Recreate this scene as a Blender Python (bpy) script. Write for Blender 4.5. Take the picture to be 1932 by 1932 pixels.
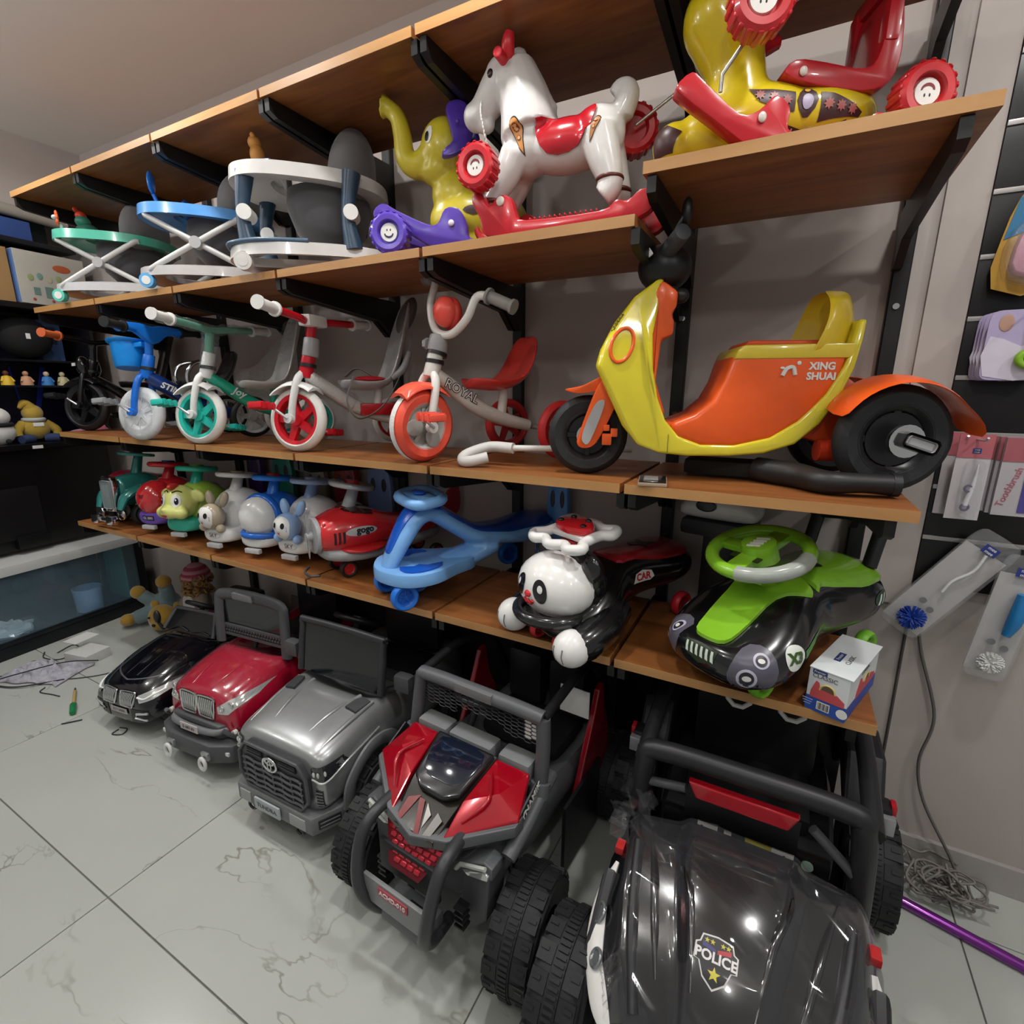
import bpy, bmesh, math, random
from mathutils import Vector, Matrix, Euler
for _o in list(bpy.data.objects): bpy.data.objects.remove(_o, do_unlink=True)
SC = bpy.context.scene
COL = SC.collection
PI = math.pi
random.seed(7)

# ---------------------------------------------------------------- camera
cam_d = bpy.data.cameras.new('camera'); cam = bpy.data.objects.new('camera', cam_d); COL.objects.link(cam)
cam_d.sensor_width = 36.0; cam_d.lens = 951.2/1932*36.0; cam_d.clip_start = 0.02
_yaw, _pitch, _roll = math.radians(28.2226), math.radians(13.7484), math.radians(0.266)
_f = Vector((-math.sin(_yaw)*math.cos(_pitch), math.cos(_yaw)*math.cos(_pitch), -math.sin(_pitch)))
_r = Vector((math.cos(_yaw), math.sin(_yaw), 0)); _u = _r.cross(_f)
_r2 = _r*math.cos(_roll)+_u*math.sin(_roll); _u2 = _u*math.cos(_roll)-_r*math.sin(_roll)
_m = Matrix((_r2, _u2, -_f)).transposed().to_4x4(); _m.translation = Vector((3.3552, -1.2195, 1.4994))
cam.matrix_world = _m
SC.camera = cam

# ---------------------------------------------------------------- light and exposure
w = bpy.data.worlds.new('shop_ambient'); SC.world = w; w.use_nodes = True
w.node_tree.nodes['Background'].inputs[0].default_value = (1.0, 0.99, 0.98, 1)
w.node_tree.nodes['Background'].inputs[1].default_value = 0.26
# ceiling downlights: (x, y, watts)
DOWNLIGHTS = [(x, -0.3, 9) for x in (0.3, 1.45, 2.6, 3.75, 4.9)]
# unseen globe lamps added to brighten the ceiling: (x, y, watts)
FILL_LAMPS = [(-0.1, -1.05, 17), (1.1, -1.1, 15), (2.3, -1.5, 15), (3.5, -1.7, 15), (4.7, -1.3, 15)]
SC.view_settings.view_transform = 'Standard'; SC.view_settings.look = 'None'
SC.view_settings.gamma = 1.0; SC.view_settings.use_curve_mapping = False
SC.view_settings.exposure = 0.12

# ---------------------------------------------------------------- helpers
def lin(h):
    if isinstance(h, str):
        c = [int(h[i:i+2], 16)/255 for i in (0, 2, 4)]
    else: c = h
    return tuple(x/12.92 if x <= 0.04045 else ((x+0.055)/1.055)**2.4 for x in c)+(1,)
MATS = {}
def mt(h, rough=0.35, metal=0.0, coat=0.0, name=None, emit=0.0, trans=0.0, bump=0.0, bscale=40, spec=0.5, sheen=0.0, ior=1.45, var=0.0, alpha=1.0):
    key = (h, rough, metal, coat, emit, trans, bump, bscale, spec, sheen, var, alpha)
    if key in MATS: return MATS[key]
    m = bpy.data.materials.new(name or 'mat_'+str(h)); m.use_nodes = True
    nt = m.node_tree; b = nt.nodes['Principled BSDF']
    b.inputs['Base Color'].default_value = lin(h); b.inputs['Roughness'].default_value = rough
    b.inputs['Metallic'].default_value = metal; b.inputs['Coat Weight'].default_value = coat
    b.inputs['Coat Roughness'].default_value = 0.04
    b.inputs['Specular IOR Level'].default_value = spec; b.inputs['IOR'].default_value = ior
    b.inputs['Sheen Weight'].default_value = sheen
    b.inputs['Transmission Weight'].default_value = trans; b.inputs['Alpha'].default_value = alpha
    if emit: b.inputs['Emission Color'].default_value = lin(h); b.inputs['Emission Strength'].default_value = emit
    tc = nt.nodes.new('ShaderNodeTexCoord'); nz = nt.nodes.new('ShaderNodeTexNoise')
    nz.inputs['Scale'].default_value = bscale; nz.inputs['Detail'].default_value = 4
    nt.links.new(tc.outputs['Object'], nz.inputs['Vector'])
    if bump:
        bp = nt.nodes.new('ShaderNodeBump'); bp.inputs['Strength'].default_value = bump; bp.inputs['Distance'].default_value = 0.004
        nt.links.new(nz.outputs['Fac'], bp.inputs['Height']); nt.links.new(bp.outputs['Normal'], b.inputs['Normal'])
    v = var if var else 0.06
    mx = nt.nodes.new('ShaderNodeMapRange'); mx.inputs['To Min'].default_value = 1-v; mx.inputs['To Max'].default_value = 1+v
    nt.links.new(nz.outputs['Fac'], mx.inputs['Value'])
    ml = nt.nodes.new('ShaderNodeVectorMath'); ml.operation = 'SCALE'; ml.inputs[0].default_value = lin(h)[:3]
    nt.links.new(mx.outputs['Result'], ml.inputs['Scale']); nt.links.new(ml.outputs['Vector'], b.inputs['Base Color'])
    MATS[key] = m
    return m
def plastic(h, rough=0.3, **k): return mt(h, rough, **k)
def gloss(h, **k): return mt(h, 0.12, coat=0.8, **k)
CHROME = mt('d8d8d8', 0.12, 1.0, name='chrome')
BLACKP = mt('1c1c1e', 0.4, name='black plastic')
RUBBER = mt('1e1f21', 0.62, bump=0.15, bscale=120, name='rubber')
BLACKST = mt('0d0c0d', 0.45, name='black steel')
WHITEP = mt('d9d8d4', 0.3, name='white plastic')
GREYP = mt('a3a3a4', 0.35, name='grey plastic')

def glassmat(h='ffffff', alpha=0.12, rough=0.03, name='clear film', bump=0.0, bscale=30):
    """thin clear sheet: mostly see-through with a glossy skin"""
    key = ('film', h, alpha, rough, bump, bscale)
    if key in MATS: return MATS[key]
    m = bpy.data.materials.new(name); m.use_nodes = True; nt = m.node_tree
    b = nt.nodes['Principled BSDF']; out = nt.nodes['Material Output']
    b.inputs['Base Color'].default_value = lin(h); b.inputs['Roughness'].default_value = rough
    tr = nt.nodes.new('ShaderNodeBsdfTransparent'); mx = nt.nodes.new('ShaderNodeMixShader')
    gl = nt.nodes.new('ShaderNodeBsdfGlossy'); gl.inputs['Roughness'].default_value = rough
    fr = nt.nodes.new('ShaderNodeLayerWeight'); fr.inputs['Blend'].default_value = 0.5
    pw = nt.nodes.new('ShaderNodeMath'); pw.operation = 'POWER'; pw.inputs[1].default_value = 4.0; nt.links.new(fr.outputs['Facing'], pw.inputs[0])
    ma = nt.nodes.new('ShaderNodeMath'); ma.operation = 'MULTIPLY_ADD'; ma.inputs[1].default_value = 0.5; ma.inputs[2].default_value = 0.035; nt.links.new(pw.outputs[0], ma.inputs[0])
    mx2 = nt.nodes.new('ShaderNodeMixShader'); mx.inputs[0].default_value = alpha
    nt.links.new(tr.outputs[0], mx.inputs[1]); nt.links.new(b.outputs[0], mx.inputs[2])
    nt.links.new(ma.outputs[0], mx2.inputs[0]); nt.links.new(mx.outputs[0], mx2.inputs[1]); nt.links.new(gl.outputs[0], mx2.inputs[2])
    nt.links.new(mx2.outputs[0], out.inputs[0])
    if bump:
        tc = nt.nodes.new('ShaderNodeTexCoord'); nz = nt.nodes.new('ShaderNodeTexNoise'); nz.inputs['Scale'].default_value = bscale
        nz.inputs['Detail'].default_value = 3; nz.inputs['Distortion'].default_value = 1.5
        bp = nt.nodes.new('ShaderNodeBump'); bp.inputs['Strength'].default_value = bump; bp.inputs['Distance'].default_value = 0.02
        nt.links.new(tc.outputs['Object'], nz.inputs[0]); nt.links.new(nz.outputs['Fac'], bp.inputs['Height'])
        for n in (b, gl, fr): nt.links.new(bp.outputs[0], n.inputs['Normal'])
    MATS[key] = m
    return m

def BM(): return bmesh.new()
def obj(name, bm, mat, parent=None, smooth=35, bevel=0.0, sub=0, loc=None, rot=None, solid=0.0, seg=2):
    """link a bmesh as one mesh object; smooth = auto-smooth angle in degrees (0 = flat)"""
    if isinstance(bm, bpy.types.Mesh): me = bm
    else:
        bmesh.ops.recalc_face_normals(bm, faces=bm.faces[:])
        me = bpy.data.meshes.new(name); bm.to_mesh(me); bm.free()
    o = bpy.data.objects.new(name, me); COL.objects.link(o)
    for m in (mat if isinstance(mat, (list, tuple)) else [mat]): me.materials.append(m)
    if loc: o.location = loc
    if rot: o.rotation_euler = rot
    if parent is not None: o.parent = parent
    mods = []
    if solid: md = o.modifiers.new('s', 'SOLIDIFY'); md.thickness = solid; md.offset = 0
    if bevel: md = o.modifiers.new('b', 'BEVEL'); md.width = bevel; md.segments = seg; md.limit_method = 'ANGLE'; md.angle_limit = math.radians(30)
    if sub: md = o.modifiers.new('u', 'SUBSURF'); md.levels = sub; md.render_levels = sub
    if o.modifiers: bake(o)
    me = o.data
    if smooth:
        for p in me.polygons: p.use_smooth = True
        if smooth < 180: me.set_sharp_from_angle(angle=math.radians(smooth))
    return o
def bake(o):
    par = o.parent; o.parent = None; mw = o.matrix_basis.copy(); o.matrix_basis = Matrix()
    dg = bpy.context.evaluated_depsgraph_get(); dg.update()
    me = bpy.data.meshes.new_from_object(o.evaluated_get(dg))
    o.modifiers.clear(); old = o.data; o.data = me; bpy.data.meshes.remove(old)
    o.matrix_basis = mw; o.parent = par
def blob(name, bm, mat, parent=None, voxel=0.006, smooth=6, dec=0.35):
    """fuse overlapping closed shapes into one continuous skin"""
    bmesh.ops.recalc_face_normals(bm, faces=bm.faces[:])
    me = bpy.data.meshes.new(name); bm.to_mesh(me); bm.free()
    o = bpy.data.objects.new(name, me); COL.objects.link(o)
    md = o.modifiers.new('r', 'REMESH'); md.mode = 'VOXEL'; md.voxel_size = voxel
    md = o.modifiers.new('s', 'SMOOTH'); md.factor = 0.6; md.iterations = smooth
    if dec and dec < 1: md = o.modifiers.new('d', 'DECIMATE'); md.ratio = dec
    bake(o)
    if not o.data.materials: 
        for m in (mat if isinstance(mat, (list, tuple)) else [mat]): o.data.materials.append(m)
    if parent is not None: o.parent = parent
    for p in o.data.polygons: p.use_smooth = True
    return o
def tag(o, label, cat, group=None, kind=None):
    if label: o['label'] = label
    if cat: o['category'] = cat
    if group: o['group'] = group
    if kind: o['kind'] = kind
    return o
def thing(name, label, cat, loc=(0, 0, 0), rz=0.0, group=None, scale=1.0, rx=0.0, ry=0.0):
    o = bpy.data.objects.new(name, None); COL.objects.link(o); o.empty_display_size = 0.05
    o.location = loc; o.rotation_euler = (math.radians(rx), math.radians(ry), math.radians(rz)); o.scale = (scale,)*3
    return tag(o, label, cat, group)
def struct(o): o['kind'] = 'structure'; return o

def T(x=0, y=0, z=0, rx=0, ry=0, rz=0, s=1.0):
    return Matrix.Translation((x, y, z)) @ Euler((math.radians(rx), math.radians(ry), math.radians(rz))).to_matrix().to_4x4() @ Matrix.Diagonal((s, s, s, 1))
def box(bm, c, s, M=None, bev=0.0, seg=2):
    r = bmesh.ops.create_cube(bm, size=1.0)
    vs = r['verts']
    for v in vs: v.co = Vector((v.co.x*s[0]+c[0], v.co.y*s[1]+c[1], v.co.z*s[2]+c[2]))
    if bev:
        es = list({e for v in vs for e in v.link_edges})
        q = bmesh.ops.bevel(bm, geom=es, offset=bev, segments=seg, profile=0.7, affect='EDGES')
        vs = list({v for f in q['faces'] for v in f.verts} | {v for v in vs if v.is_valid})
    if M is not None:
        for v in vs: v.co = M @ v.co
    return bm
def rings(bm, secs, cap=True, closed=False, M=None):
    """skin a list of rings (lists of points, same length)"""
    vv = []
    for s in secs: vv.append([bm.verts.new((M @ Vector(p)) if M is not None else p) for p in s])
    n = len(vv[0]); k = len(vv)
    for i in range(k if closed else k-1):
        a, b = vv[i], vv[(i+1) % k]
        for j in range(n):
            try: bm.faces.new((a[j], a[(j+1) % n], b[(j+1) % n], b[j]))
            except ValueError: pass
    if cap and not closed:
        for q in (vv[0], vv[-1]):
            try: bm.faces.new(q)
            except ValueError: pass
    return bm
def spline(pts, n=8, closed=False):
    P = [Vector(p) for p in pts]; out = []; k = len(P)
    if k < 3 or n <= 1: return P
    for i in range(k if closed else k-1):
        p0 = P[(i-1) % k] if (closed or i) else P[0]*2-P[1]
        p1, p2 = P[i], P[(i+1) % k]
        p3 = P[(i+2) % k] if (closed or i+2 < k) else P[-1]*2-P[-2]
        for t in range(n):
            t /= n
            out.append(0.5*((2*p1)+(-p0+p2)*t+(2*p0-5*p1+4*p2-p3)*t*t+(-p0+3*p1-3*p2+p3)*t**3))
    if not closed: out.append(P[-1])
    return out
def tube(bm, pts, r, n=10, sm=6, closed=False, cap=True, M=None, flat=None, up=None):
    """round bar along pts; r = radius, list of radii per control point; flat = (a,b) section scaling"""
    rl = r if isinstance(r, (list, tuple)) else [r]*len(pts)
    Q = spline([Vector(p).to_4d()[:3] for p in pts], sm, closed)
    R = spline([(x, 0, 0) for x in rl], sm, closed)
    k = len(Q); secs = []
    t0 = (Q[1]-Q[0]).normalized()
    nrm = Vector(up) if up else (Vector((0, 0, 1)) if abs(t0.z) < 0.9 else Vector((1, 0, 0)))
    for i in range(k):
        if closed: t = Q[(i+1) % k]-Q[i-1]
        else: t = Q[min(i+1, k-1)]-Q[max(i-1, 0)]
        if t.length < 1e-9: t = t0
        t.normalize(); nrm = (nrm-t*nrm.dot(t))
        if nrm.length < 1e-6: nrm = t.orthogonal()
        nrm.normalize(); bn = t.cross(nrm)
        a, b = flat if flat else (1, 1); rr = max(R[min(i, len(R)-1)].x, 1e-4)
        secs.append([Q[i]+nrm*(math.cos(2*PI*j/n)*rr*a)+bn*(math.sin(2*PI*j/n)*rr*b) for j in range(n)])
    return rings(bm, secs, cap, closed, M)
def cyl(bm, p0, p1, r, r1=None, n=24, M=None, bev=0.0):
    r1 = r if r1 is None else r1; p0, p1 = Vector(p0), Vector(p1)
    if bev:
        d = (p1-p0).normalized()*bev
        return tube(bm, [p0, p0+d*0.3, p0+d, p1-d, p1-d*0.3, p1], [r-bev, r-bev*0.3, r, r1, r1-bev*0.3, r1-bev], n, 1, M=M)
    return tube(bm, [p0, p1], [r, r1], n, 1, M=M)
def lathe(bm, prof, n=28, M=None, cap=True):
    """revolve (r, z) profile about z"""
    return rings(bm, [[(r*math.cos(2*PI*j/n), r*math.sin(2*PI*j/n), z) for j in range(n)] for r, z in prof], cap, False, M)
def ellip(bm, c, r, M=None, n=20, rot=None):
    if not isinstance(r, (list, tuple)): r = (r, r, r)
    q = bmesh.ops.create_uvsphere(bm, u_segments=n, v_segments=max(8, n*2//3), radius=1)
    E = Euler([math.radians(a) for a in rot]).to_matrix() if rot else Matrix.Identity(3)
    for v in q['verts']:
        v.co = E @ Vector((v.co.x*r[0], v.co.y*r[1], v.co.z*r[2])) + Vector(c)
        if M is not None: v.co = M @ v.co
    return bm
def torus(bm, c, R, r, M=None, n=36, m=12, axis='z', sx=1.0, sy=1.0):
    secs = []
    for i in range(n):
        a = 2*PI*i/n; s = []
        for j in range(m):
            b = 2*PI*j/m; q = ((R+r*math.cos(b))*math.cos(a)*sx, (R+r*math.cos(b))*math.sin(a)*sy, r*math.sin(b))
            if axis == 'x': q = (q[2], q[0], q[1])
            elif axis == 'y': q = (q[0], q[2], q[1])
            s.append(Vector(q)+Vector(c))
        secs.append(s)
    return rings(bm, secs, False, True, M)
def prism(bm, poly, t, M=None, axis='y', off=0.0):
    """extrude a 2-D outline by thickness t, centred; axis = direction of thickness"""
    def m3(a, b, h): return {'y': (a, h, b), 'x': (h, a, b), 'z': (a, b, h)}[axis]
    return rings(bm, [[m3(a, b, off-t/2) for a, b in poly], [m3(a, b, off+t/2) for a, b in poly]], True, False, M)
def smoothpoly(poly, n=6): return [(p.x, p.y) for p in spline([(a, b, 0) for a, b in poly], n, True)]
def oval(rx, ry, n=28, e=2.0, c=(0, 0)):
    out = []
    for i in range(n):
        a = 2*PI*i/n; ca, sa = math.cos(a), math.sin(a)
        out.append((c[0]+rx*math.copysign(abs(ca)**(2/e), ca), c[1]+ry*math.copysign(abs(sa)**(2/e), sa)))
    return out
def sheet(bm, pts, M=None):
    vs = [bm.verts.new((M @ Vector(p)) if M is not None else p) for p in pts]; bm.faces.new(vs); return bm
def text(name, s, size, mat, parent, M, extrude=0.0006, bold=0.0, shear=0.0, align='CENTER', wrap=None):
    cu = bpy.data.curves.new(name, 'FONT'); cu.body = s; cu.size = size; cu.extrude = extrude; cu.offset = bold; cu.shear = shear
    cu.align_x = align; cu.align_y = 'CENTER'; cu.resolution_u = 3
    o = bpy.data.objects.new(name, cu); COL.objects.link(o)
    dg = bpy.context.evaluated_depsgraph_get(); dg.update()
    me = bpy.data.meshes.new_from_object(o.evaluated_get(dg)); bpy.data.objects.remove(o)
    me.transform(M)
    if wrap:
        for v in me.vertices: v.co = wrap(v.co)
    me.materials.clear(); me.materials.append(mat)
    o = bpy.data.objects.new(name, me); COL.objects.link(o); o.parent = parent
    return o
def copy_tree(o, parent=None, **kw):
    c = o.copy(); COL.objects.link(c); c.parent = parent
    for ch in list(o.children): copy_tree(ch, c)
    for k, v in kw.items(): c[k] = v
    return c
def face_M(o, n, up=(0, 0, 1)):
    """matrix whose local z looks along n at point o, local y along up: for lettering and decals"""
    n = Vector(n).normalized(); u = Vector(up); u = (u-n*u.dot(n)).normalized(); r = u.cross(n)
    m = Matrix((r, u, n)).transposed().to_4x4(); m.translation = Vector(o); return m
# ================================================================ the room
ZT, ZS, ZR, ZW, ZF = 2.386, 1.876, 1.27, 0.789, 1.975      # shelf rows: top, second, third (tricycles), fourth (ride-ons); raised board
WALL_Y = 0.585; BAY = 0.6; DEPTH = 0.45; BT = 0.024
def surf_mat(name, h, rough=0.6, scale=3.0, var=0.05, bump=0.05):
    return mt(h, rough, bump=bump, bscale=scale, var=var, name=name)
WALLM = surf_mat('wall paint', 'b0a7a1', 0.7, 6, 0.03)
CEILM = surf_mat('ceiling paint', 'e2dfda', 0.75, 3, 0.03)
def marble():
    m = bpy.data.materials.new('marble tile'); m.use_nodes = True; nt = m.node_tree; N = nt.nodes.new; L = nt.links.new
    b = nt.nodes['Principled BSDF']; b.inputs['Roughness'].default_value = 0.22; b.inputs['Specular IOR Level'].default_value = 0.4
    geo = N('ShaderNodeNewGeometry'); info = N('ShaderNodeObjectInfo')
    add = N('ShaderNodeVectorMath'); add.operation = 'MULTIPLY_ADD'
    L(info.outputs['Random'], add.inputs[0]); add.inputs[1].default_value = (13, 7, 3); L(geo.outputs['Position'], add.inputs[2])
    mp = N('ShaderNodeMapping'); mp.inputs['Rotation'].default_value = (0, 0, 0.5); mp.inputs['Scale'].default_value = (1.3, 3.2, 1); L(add.outputs[0], mp.inputs[0])
    n1 = N('ShaderNodeTexNoise'); n1.inputs['Scale'].default_value = 0.9; n1.inputs['Detail'].default_value = 5; n1.inputs['Roughness'].default_value = 0.55; n1.inputs['Distortion'].default_value = 0.5
    L(mp.outputs[0], n1.inputs[0])
    sb = N('ShaderNodeMath'); sb.operation = 'SUBTRACT'; sb.inputs[1].default_value = 0.47; L(n1.outputs['Fac'], sb.inputs[0])
    ab = N('ShaderNodeMath'); ab.operation = 'ABSOLUTE'; L(sb.outputs[0], ab.inputs[0])
    vr = N('ShaderNodeMapRange'); vr.inputs['From Min'].default_value = 0.0; vr.inputs['From Max'].default_value = 0.007; vr.inputs['To Min'].default_value = 1; vr.inputs['To Max'].default_value = 0; L(ab.outputs[0], vr.inputs['Value'])
    n2 = N('ShaderNodeTexNoise'); n2.inputs['Scale'].default_value = 3.0; n2.inputs['Detail'].default_value = 2; L(add.outputs[0], n2.inputs[0])
    mk = N('ShaderNodeMapRange'); mk.inputs['From Min'].default_value = 0.5; mk.inputs['From Max'].default_value = 0.66; mk.inputs['To Max'].default_value = 0.75; L(n2.outputs['Fac'], mk.inputs['Value'])
    ml = N('ShaderNodeMath'); ml.operation = 'MULTIPLY'; L(vr.outputs[0], ml.inputs[0]); L(mk.outputs[0], ml.inputs[1])
    n3 = N('ShaderNodeTexNoise'); n3.inputs['Scale'].default_value = 2.2; L(add.outputs[0], n3.inputs[0])
    cr = N('ShaderNodeMix'); cr.data_type = 'RGBA'; cr.inputs['A'].default_value = lin('acb0aa'); cr.inputs['B'].default_value = lin('b8bbb5'); L(n3.outputs['Fac'], cr.inputs['Factor'])
    mx = N('ShaderNodeMix'); mx.data_type = 'RGBA'; L(ml.outputs[0], mx.inputs['Factor']); L(cr.outputs['Result'], mx.inputs['A']); mx.inputs['B'].default_value = lin('74705f')
    L(mx.outputs['Result'], b.inputs['Base Color'])
    return m
MARBLE = marble()
bm = BM(); box(bm, (2.6, -1.6, -0.03), (7.4, 4.6, 0.05)); FLOOR = struct(obj('floor', bm, mt('6f7069', 0.8, name='grout'), smooth=0))
def tilemesh(sx, sy):
    bm = BM(); box(bm, (0, 0, 0), (sx-0.004, sy-0.004, 0.012), bev=0.001, seg=1); bmesh.ops.recalc_face_normals(bm, faces=bm.faces[:]); me = bpy.data.meshes.new('tile'); bm.to_mesh(me); bm.free(); me.materials.append(MARBLE); return me
TX, TY = 1.12, 0.556
_tm = tilemesh(TX, TY)
for i in range(-2, 4):
    for j in range(-6, 3):
        x0, y0 = 1.715+i*TX, -0.735+j*TY
        if y0 > 0.55: continue
        o = bpy.data.objects.new('tile', _tm); COL.objects.link(o); o.location = (x0+TX/2, y0+TY/2, -0.006); o.parent = FLOOR
CH = 2.85
bm = BM(); box(bm, (2.6, WALL_Y+0.05, 1.45), (7.4, 0.1, 2.9)); WALLB = struct(obj('wall_back', bm, WALLM, smooth=0))
bm = BM(); box(bm, (2.6, -1.65, CH+0.03), (7.4, 4.7, 0.06)); struct(obj('ceiling', bm, CEILM, smooth=0))
bm = BM(); box(bm, (-0.63, 0.0, 2.66), (0.1, 1.2, 0.4)); box(bm, (-1.0, -0.8, 1.45), (0.06, 2.9, 2.9)); struct(obj('wall_left', bm, WALLM, smooth=0))
# painted column beside the shelving, slightly proud, with a seam, and the baseboard
bm = BM(); box(bm, (3.69, WALL_Y-0.006, 1.85), (0.09, 0.012, 1.95)); struct(obj('trim_1', bm, WALLM, smooth=0))
bm = BM(); box(bm, (4.9, WALL_Y-0.008, 0.05), (2.4, 0.016, 0.1), bev=0.002); struct(obj('baseboard_back', bm, mt('a5a09c', 0.4), smooth=0))
for k, (x, y, e) in enumerate(DOWNLIGHTS):
    t = thing('ceiling_downlight', 'small round recessed ceiling downlight with white rim', 'downlight', (x, y, CH), group='recessed ceiling downlights')
    bm = BM(); lathe(bm, [(0.075, 0.0), (0.078, -0.008), (0.06, -0.012), (0.055, -0.002)], 24, cap=False); obj('rim', bm, WHITEP, t)
    bm = BM(); cyl(bm, (0, 0, -0.003), (0, 0, -0.001), 0.055); obj('diffuser', bm, mt('fff6ea', 0.5, emit=4.0), t)
    ld = bpy.data.lights.new('downlight_lamp', 'AREA'); ld.shape = 'DISK'; ld.size = 0.11; ld.energy = e; ld.color = (1, 0.985, 0.965); ld.spread = math.radians(165)
    lo = bpy.data.objects.new('downlight_lamp', ld); COL.objects.link(lo); lo.location = (0, 0, -0.014); lo.parent = t

for k, (x, y, e) in enumerate(FILL_LAMPS):  # added fill lamps, out of view, lighting the ceiling as well
    t = thing('ceiling_fill_lamp', 'added frosted globe lamp out of view that brightens the ceiling', 'lamp', (x, y, CH), group='globe lamps added to brighten the ceiling')
    bm = BM(); cyl(bm, (0, 0, -0.012), (0, 0, 0), 0.05); obj('canopy', bm, WHITEP, t); bm = BM(); cyl(bm, (0, 0, -0.2), (0, 0, -0.01), 0.008); obj('stem', bm, WHITEP, t)
    bm = BM(); ellip(bm, (0, 0, -0.26), 0.07); obj('globe', bm, glassmat('fffdf8', 0.25, 0.3, 'frosted globe'), t)
    ld = bpy.data.lights.new('fill_lamp', 'POINT'); ld.shadow_soft_size = 0.05; ld.energy = e; ld.color = (1, 0.985, 0.965)
    lo = bpy.data.objects.new('fill_lamp', ld); COL.objects.link(lo); lo.location = (0, 0, -0.26); lo.parent = t

# ================================================================ shelving
def wood(name, dark, light, sc=1.0):
    m = bpy.data.materials.new(name); m.use_nodes = True; nt = m.node_tree; N = nt.nodes.new; L = nt.links.new
    b = nt.nodes['Principled BSDF']; b.inputs['Roughness'].default_value = 0.42
    tc = N('ShaderNodeTexCoord'); info = N('ShaderNodeObjectInfo')
    add = N('ShaderNodeVectorMath'); add.operation = 'MULTIPLY_ADD'; L(info.outputs['Random'], add.inputs[0]); add.inputs[1].default_value = (17, 11, 5); L(tc.outputs['Object'], add.inputs[2])
    mp = N('ShaderNodeMapping'); mp.inputs['Scale'].default_value = (1.6*sc, 13*sc, 13*sc); L(add.outputs[0], mp.inputs[0])
    n1 = N('ShaderNodeTexNoise'); n1.inputs['Scale'].default_value = 1.4; n1.inputs['Detail'].default_value = 7; n1.inputs['Roughness'].default_value = 0.62; n1.inputs['Distortion'].default_value = 0.9; L(mp.outputs[0], n1.inputs[0])
    cr = N('ShaderNodeValToRGB'); L(n1.outputs['Fac'], cr.inputs[0]); e = cr.color_ramp.elements
    e[0].position = 0.32; e[0].color = lin(dark); e[1].position = 0.68; e[1].color = lin(light)
    L(cr.outputs[0], b.inputs['Base Color'])
    return m
WOOD = wood('walnut laminate', '70401f', '99602f'); EDGE = wood('edge band', 'a47646', 'b88a55', 0.7)
POSTS = [0.022+i*BAY for i in range(6)]+[3.578]
UP = []
NEAR = ['the black tricycle', 'the blue tricycle', 'the green tricycle', 'the red tricycle', 'the coral tricycle', 'the handlebar of the yellow scooter', 'the rear wheels of the yellow scooter']
for i, x in enumerate(POSTS):
    t = thing('upright_post', 'black steel wall upright behind '+NEAR[i], 'upright', (x, WALL_Y, 0), group='black shelving uprights'); UP.append(t)
    bm = BM(); box(bm, (0, -0.017, 1.32), (0.04, 0.03, 2.64), bev=0.003, seg=1); obj('post', bm, BLACKST, t, 30)
    for z in (0.5, 1.0, 1.42, 1.72, 2.15):
        bm = BM(); cyl(bm, (0, -0.036, z), (0, -0.031, z), 0.008, 0.009, 12); obj('screw', bm, CHROME, t)
def brk_mesh():
    bm = BM()
    poly = [(0.0, 0.0), (-0.548, 0.0), (-0.548, -0.034), (-0.52, -0.046), (-0.1, -0.085), (-0.03, -0.14), (0.0, -0.14)]
    prism(bm, poly, 0.02, axis='x'); bmesh.ops.recalc_face_normals(bm, faces=bm.faces[:])
    me = bpy.data.meshes.new('bracket'); bm.to_mesh(me); bm.free(); me.materials.append(BLACKST); return me
BRK = brk_mesh()
def add_bracket(i, z, dx):
    o = bpy.data.objects.new('bracket', BRK); COL.objects.link(o); o.parent = UP[i]; o.location = (dx, -0.03, z-BT-0.0015)
def board_mesh(wd, dp):
    bm = BM(); box(bm, (0, 0, -BT/2), (wd, dp, BT)); bmesh.ops.recalc_face_normals(bm, faces=bm.faces[:]); me = bpy.data.meshes.new('shelf_board'); bm.to_mesh(me); bm.free(); me.materials.append(WOOD)
    bm = BM(); box(bm, (0, -dp/2-0.0006, -BT/2), (wd, 0.0016, BT)); bmesh.ops.recalc_face_normals(bm, faces=bm.faces[:]); m2 = bpy.data.meshes.new('edge_band'); bm.to_mesh(m2); bm.free(); m2.materials.append(EDGE); return me, m2
BDM = board_mesh(BAY-0.012, DEPTH)
ROWS = {
 ZT: ['empty wood-grain shelf board in the topmost row']*6,
 ZS: ['wood-grain shelf board under the teal baby walker', 'wood-grain shelf board under the sky-blue baby walker', 'wood-grain shelf board under the front of the white baby walker', 'wood-grain shelf board under the purple rocker wheel', 'wood-grain shelf board under the white rocking horse', 'raised wood-grain shelf board under the yellow and red rocker'],
 ZR: ['wood-grain shelf board under the black tricycle', 'wood-grain shelf board under the blue tricycle', 'wood-grain shelf board under the green tricycle', 'wood-grain shelf board under the red and coral tricycles', 'wood-grain shelf board under the white push bar and scooter front wheel', 'wood-grain shelf board under the phone and scooter rear wheels'],
 ZW: ['wood-grain shelf board under the teal vintage ride-on car', 'wood-grain shelf board under the squirrel-faced and red ride-on cars', 'wood-grain shelf board under the blue ride-on and both puppy ride-ons', 'wood-grain shelf board under the red aeroplane ride-on', 'wood-grain shelf board under the panda swing car', 'wood-grain shelf board under the black and green swing car'],
}
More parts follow.
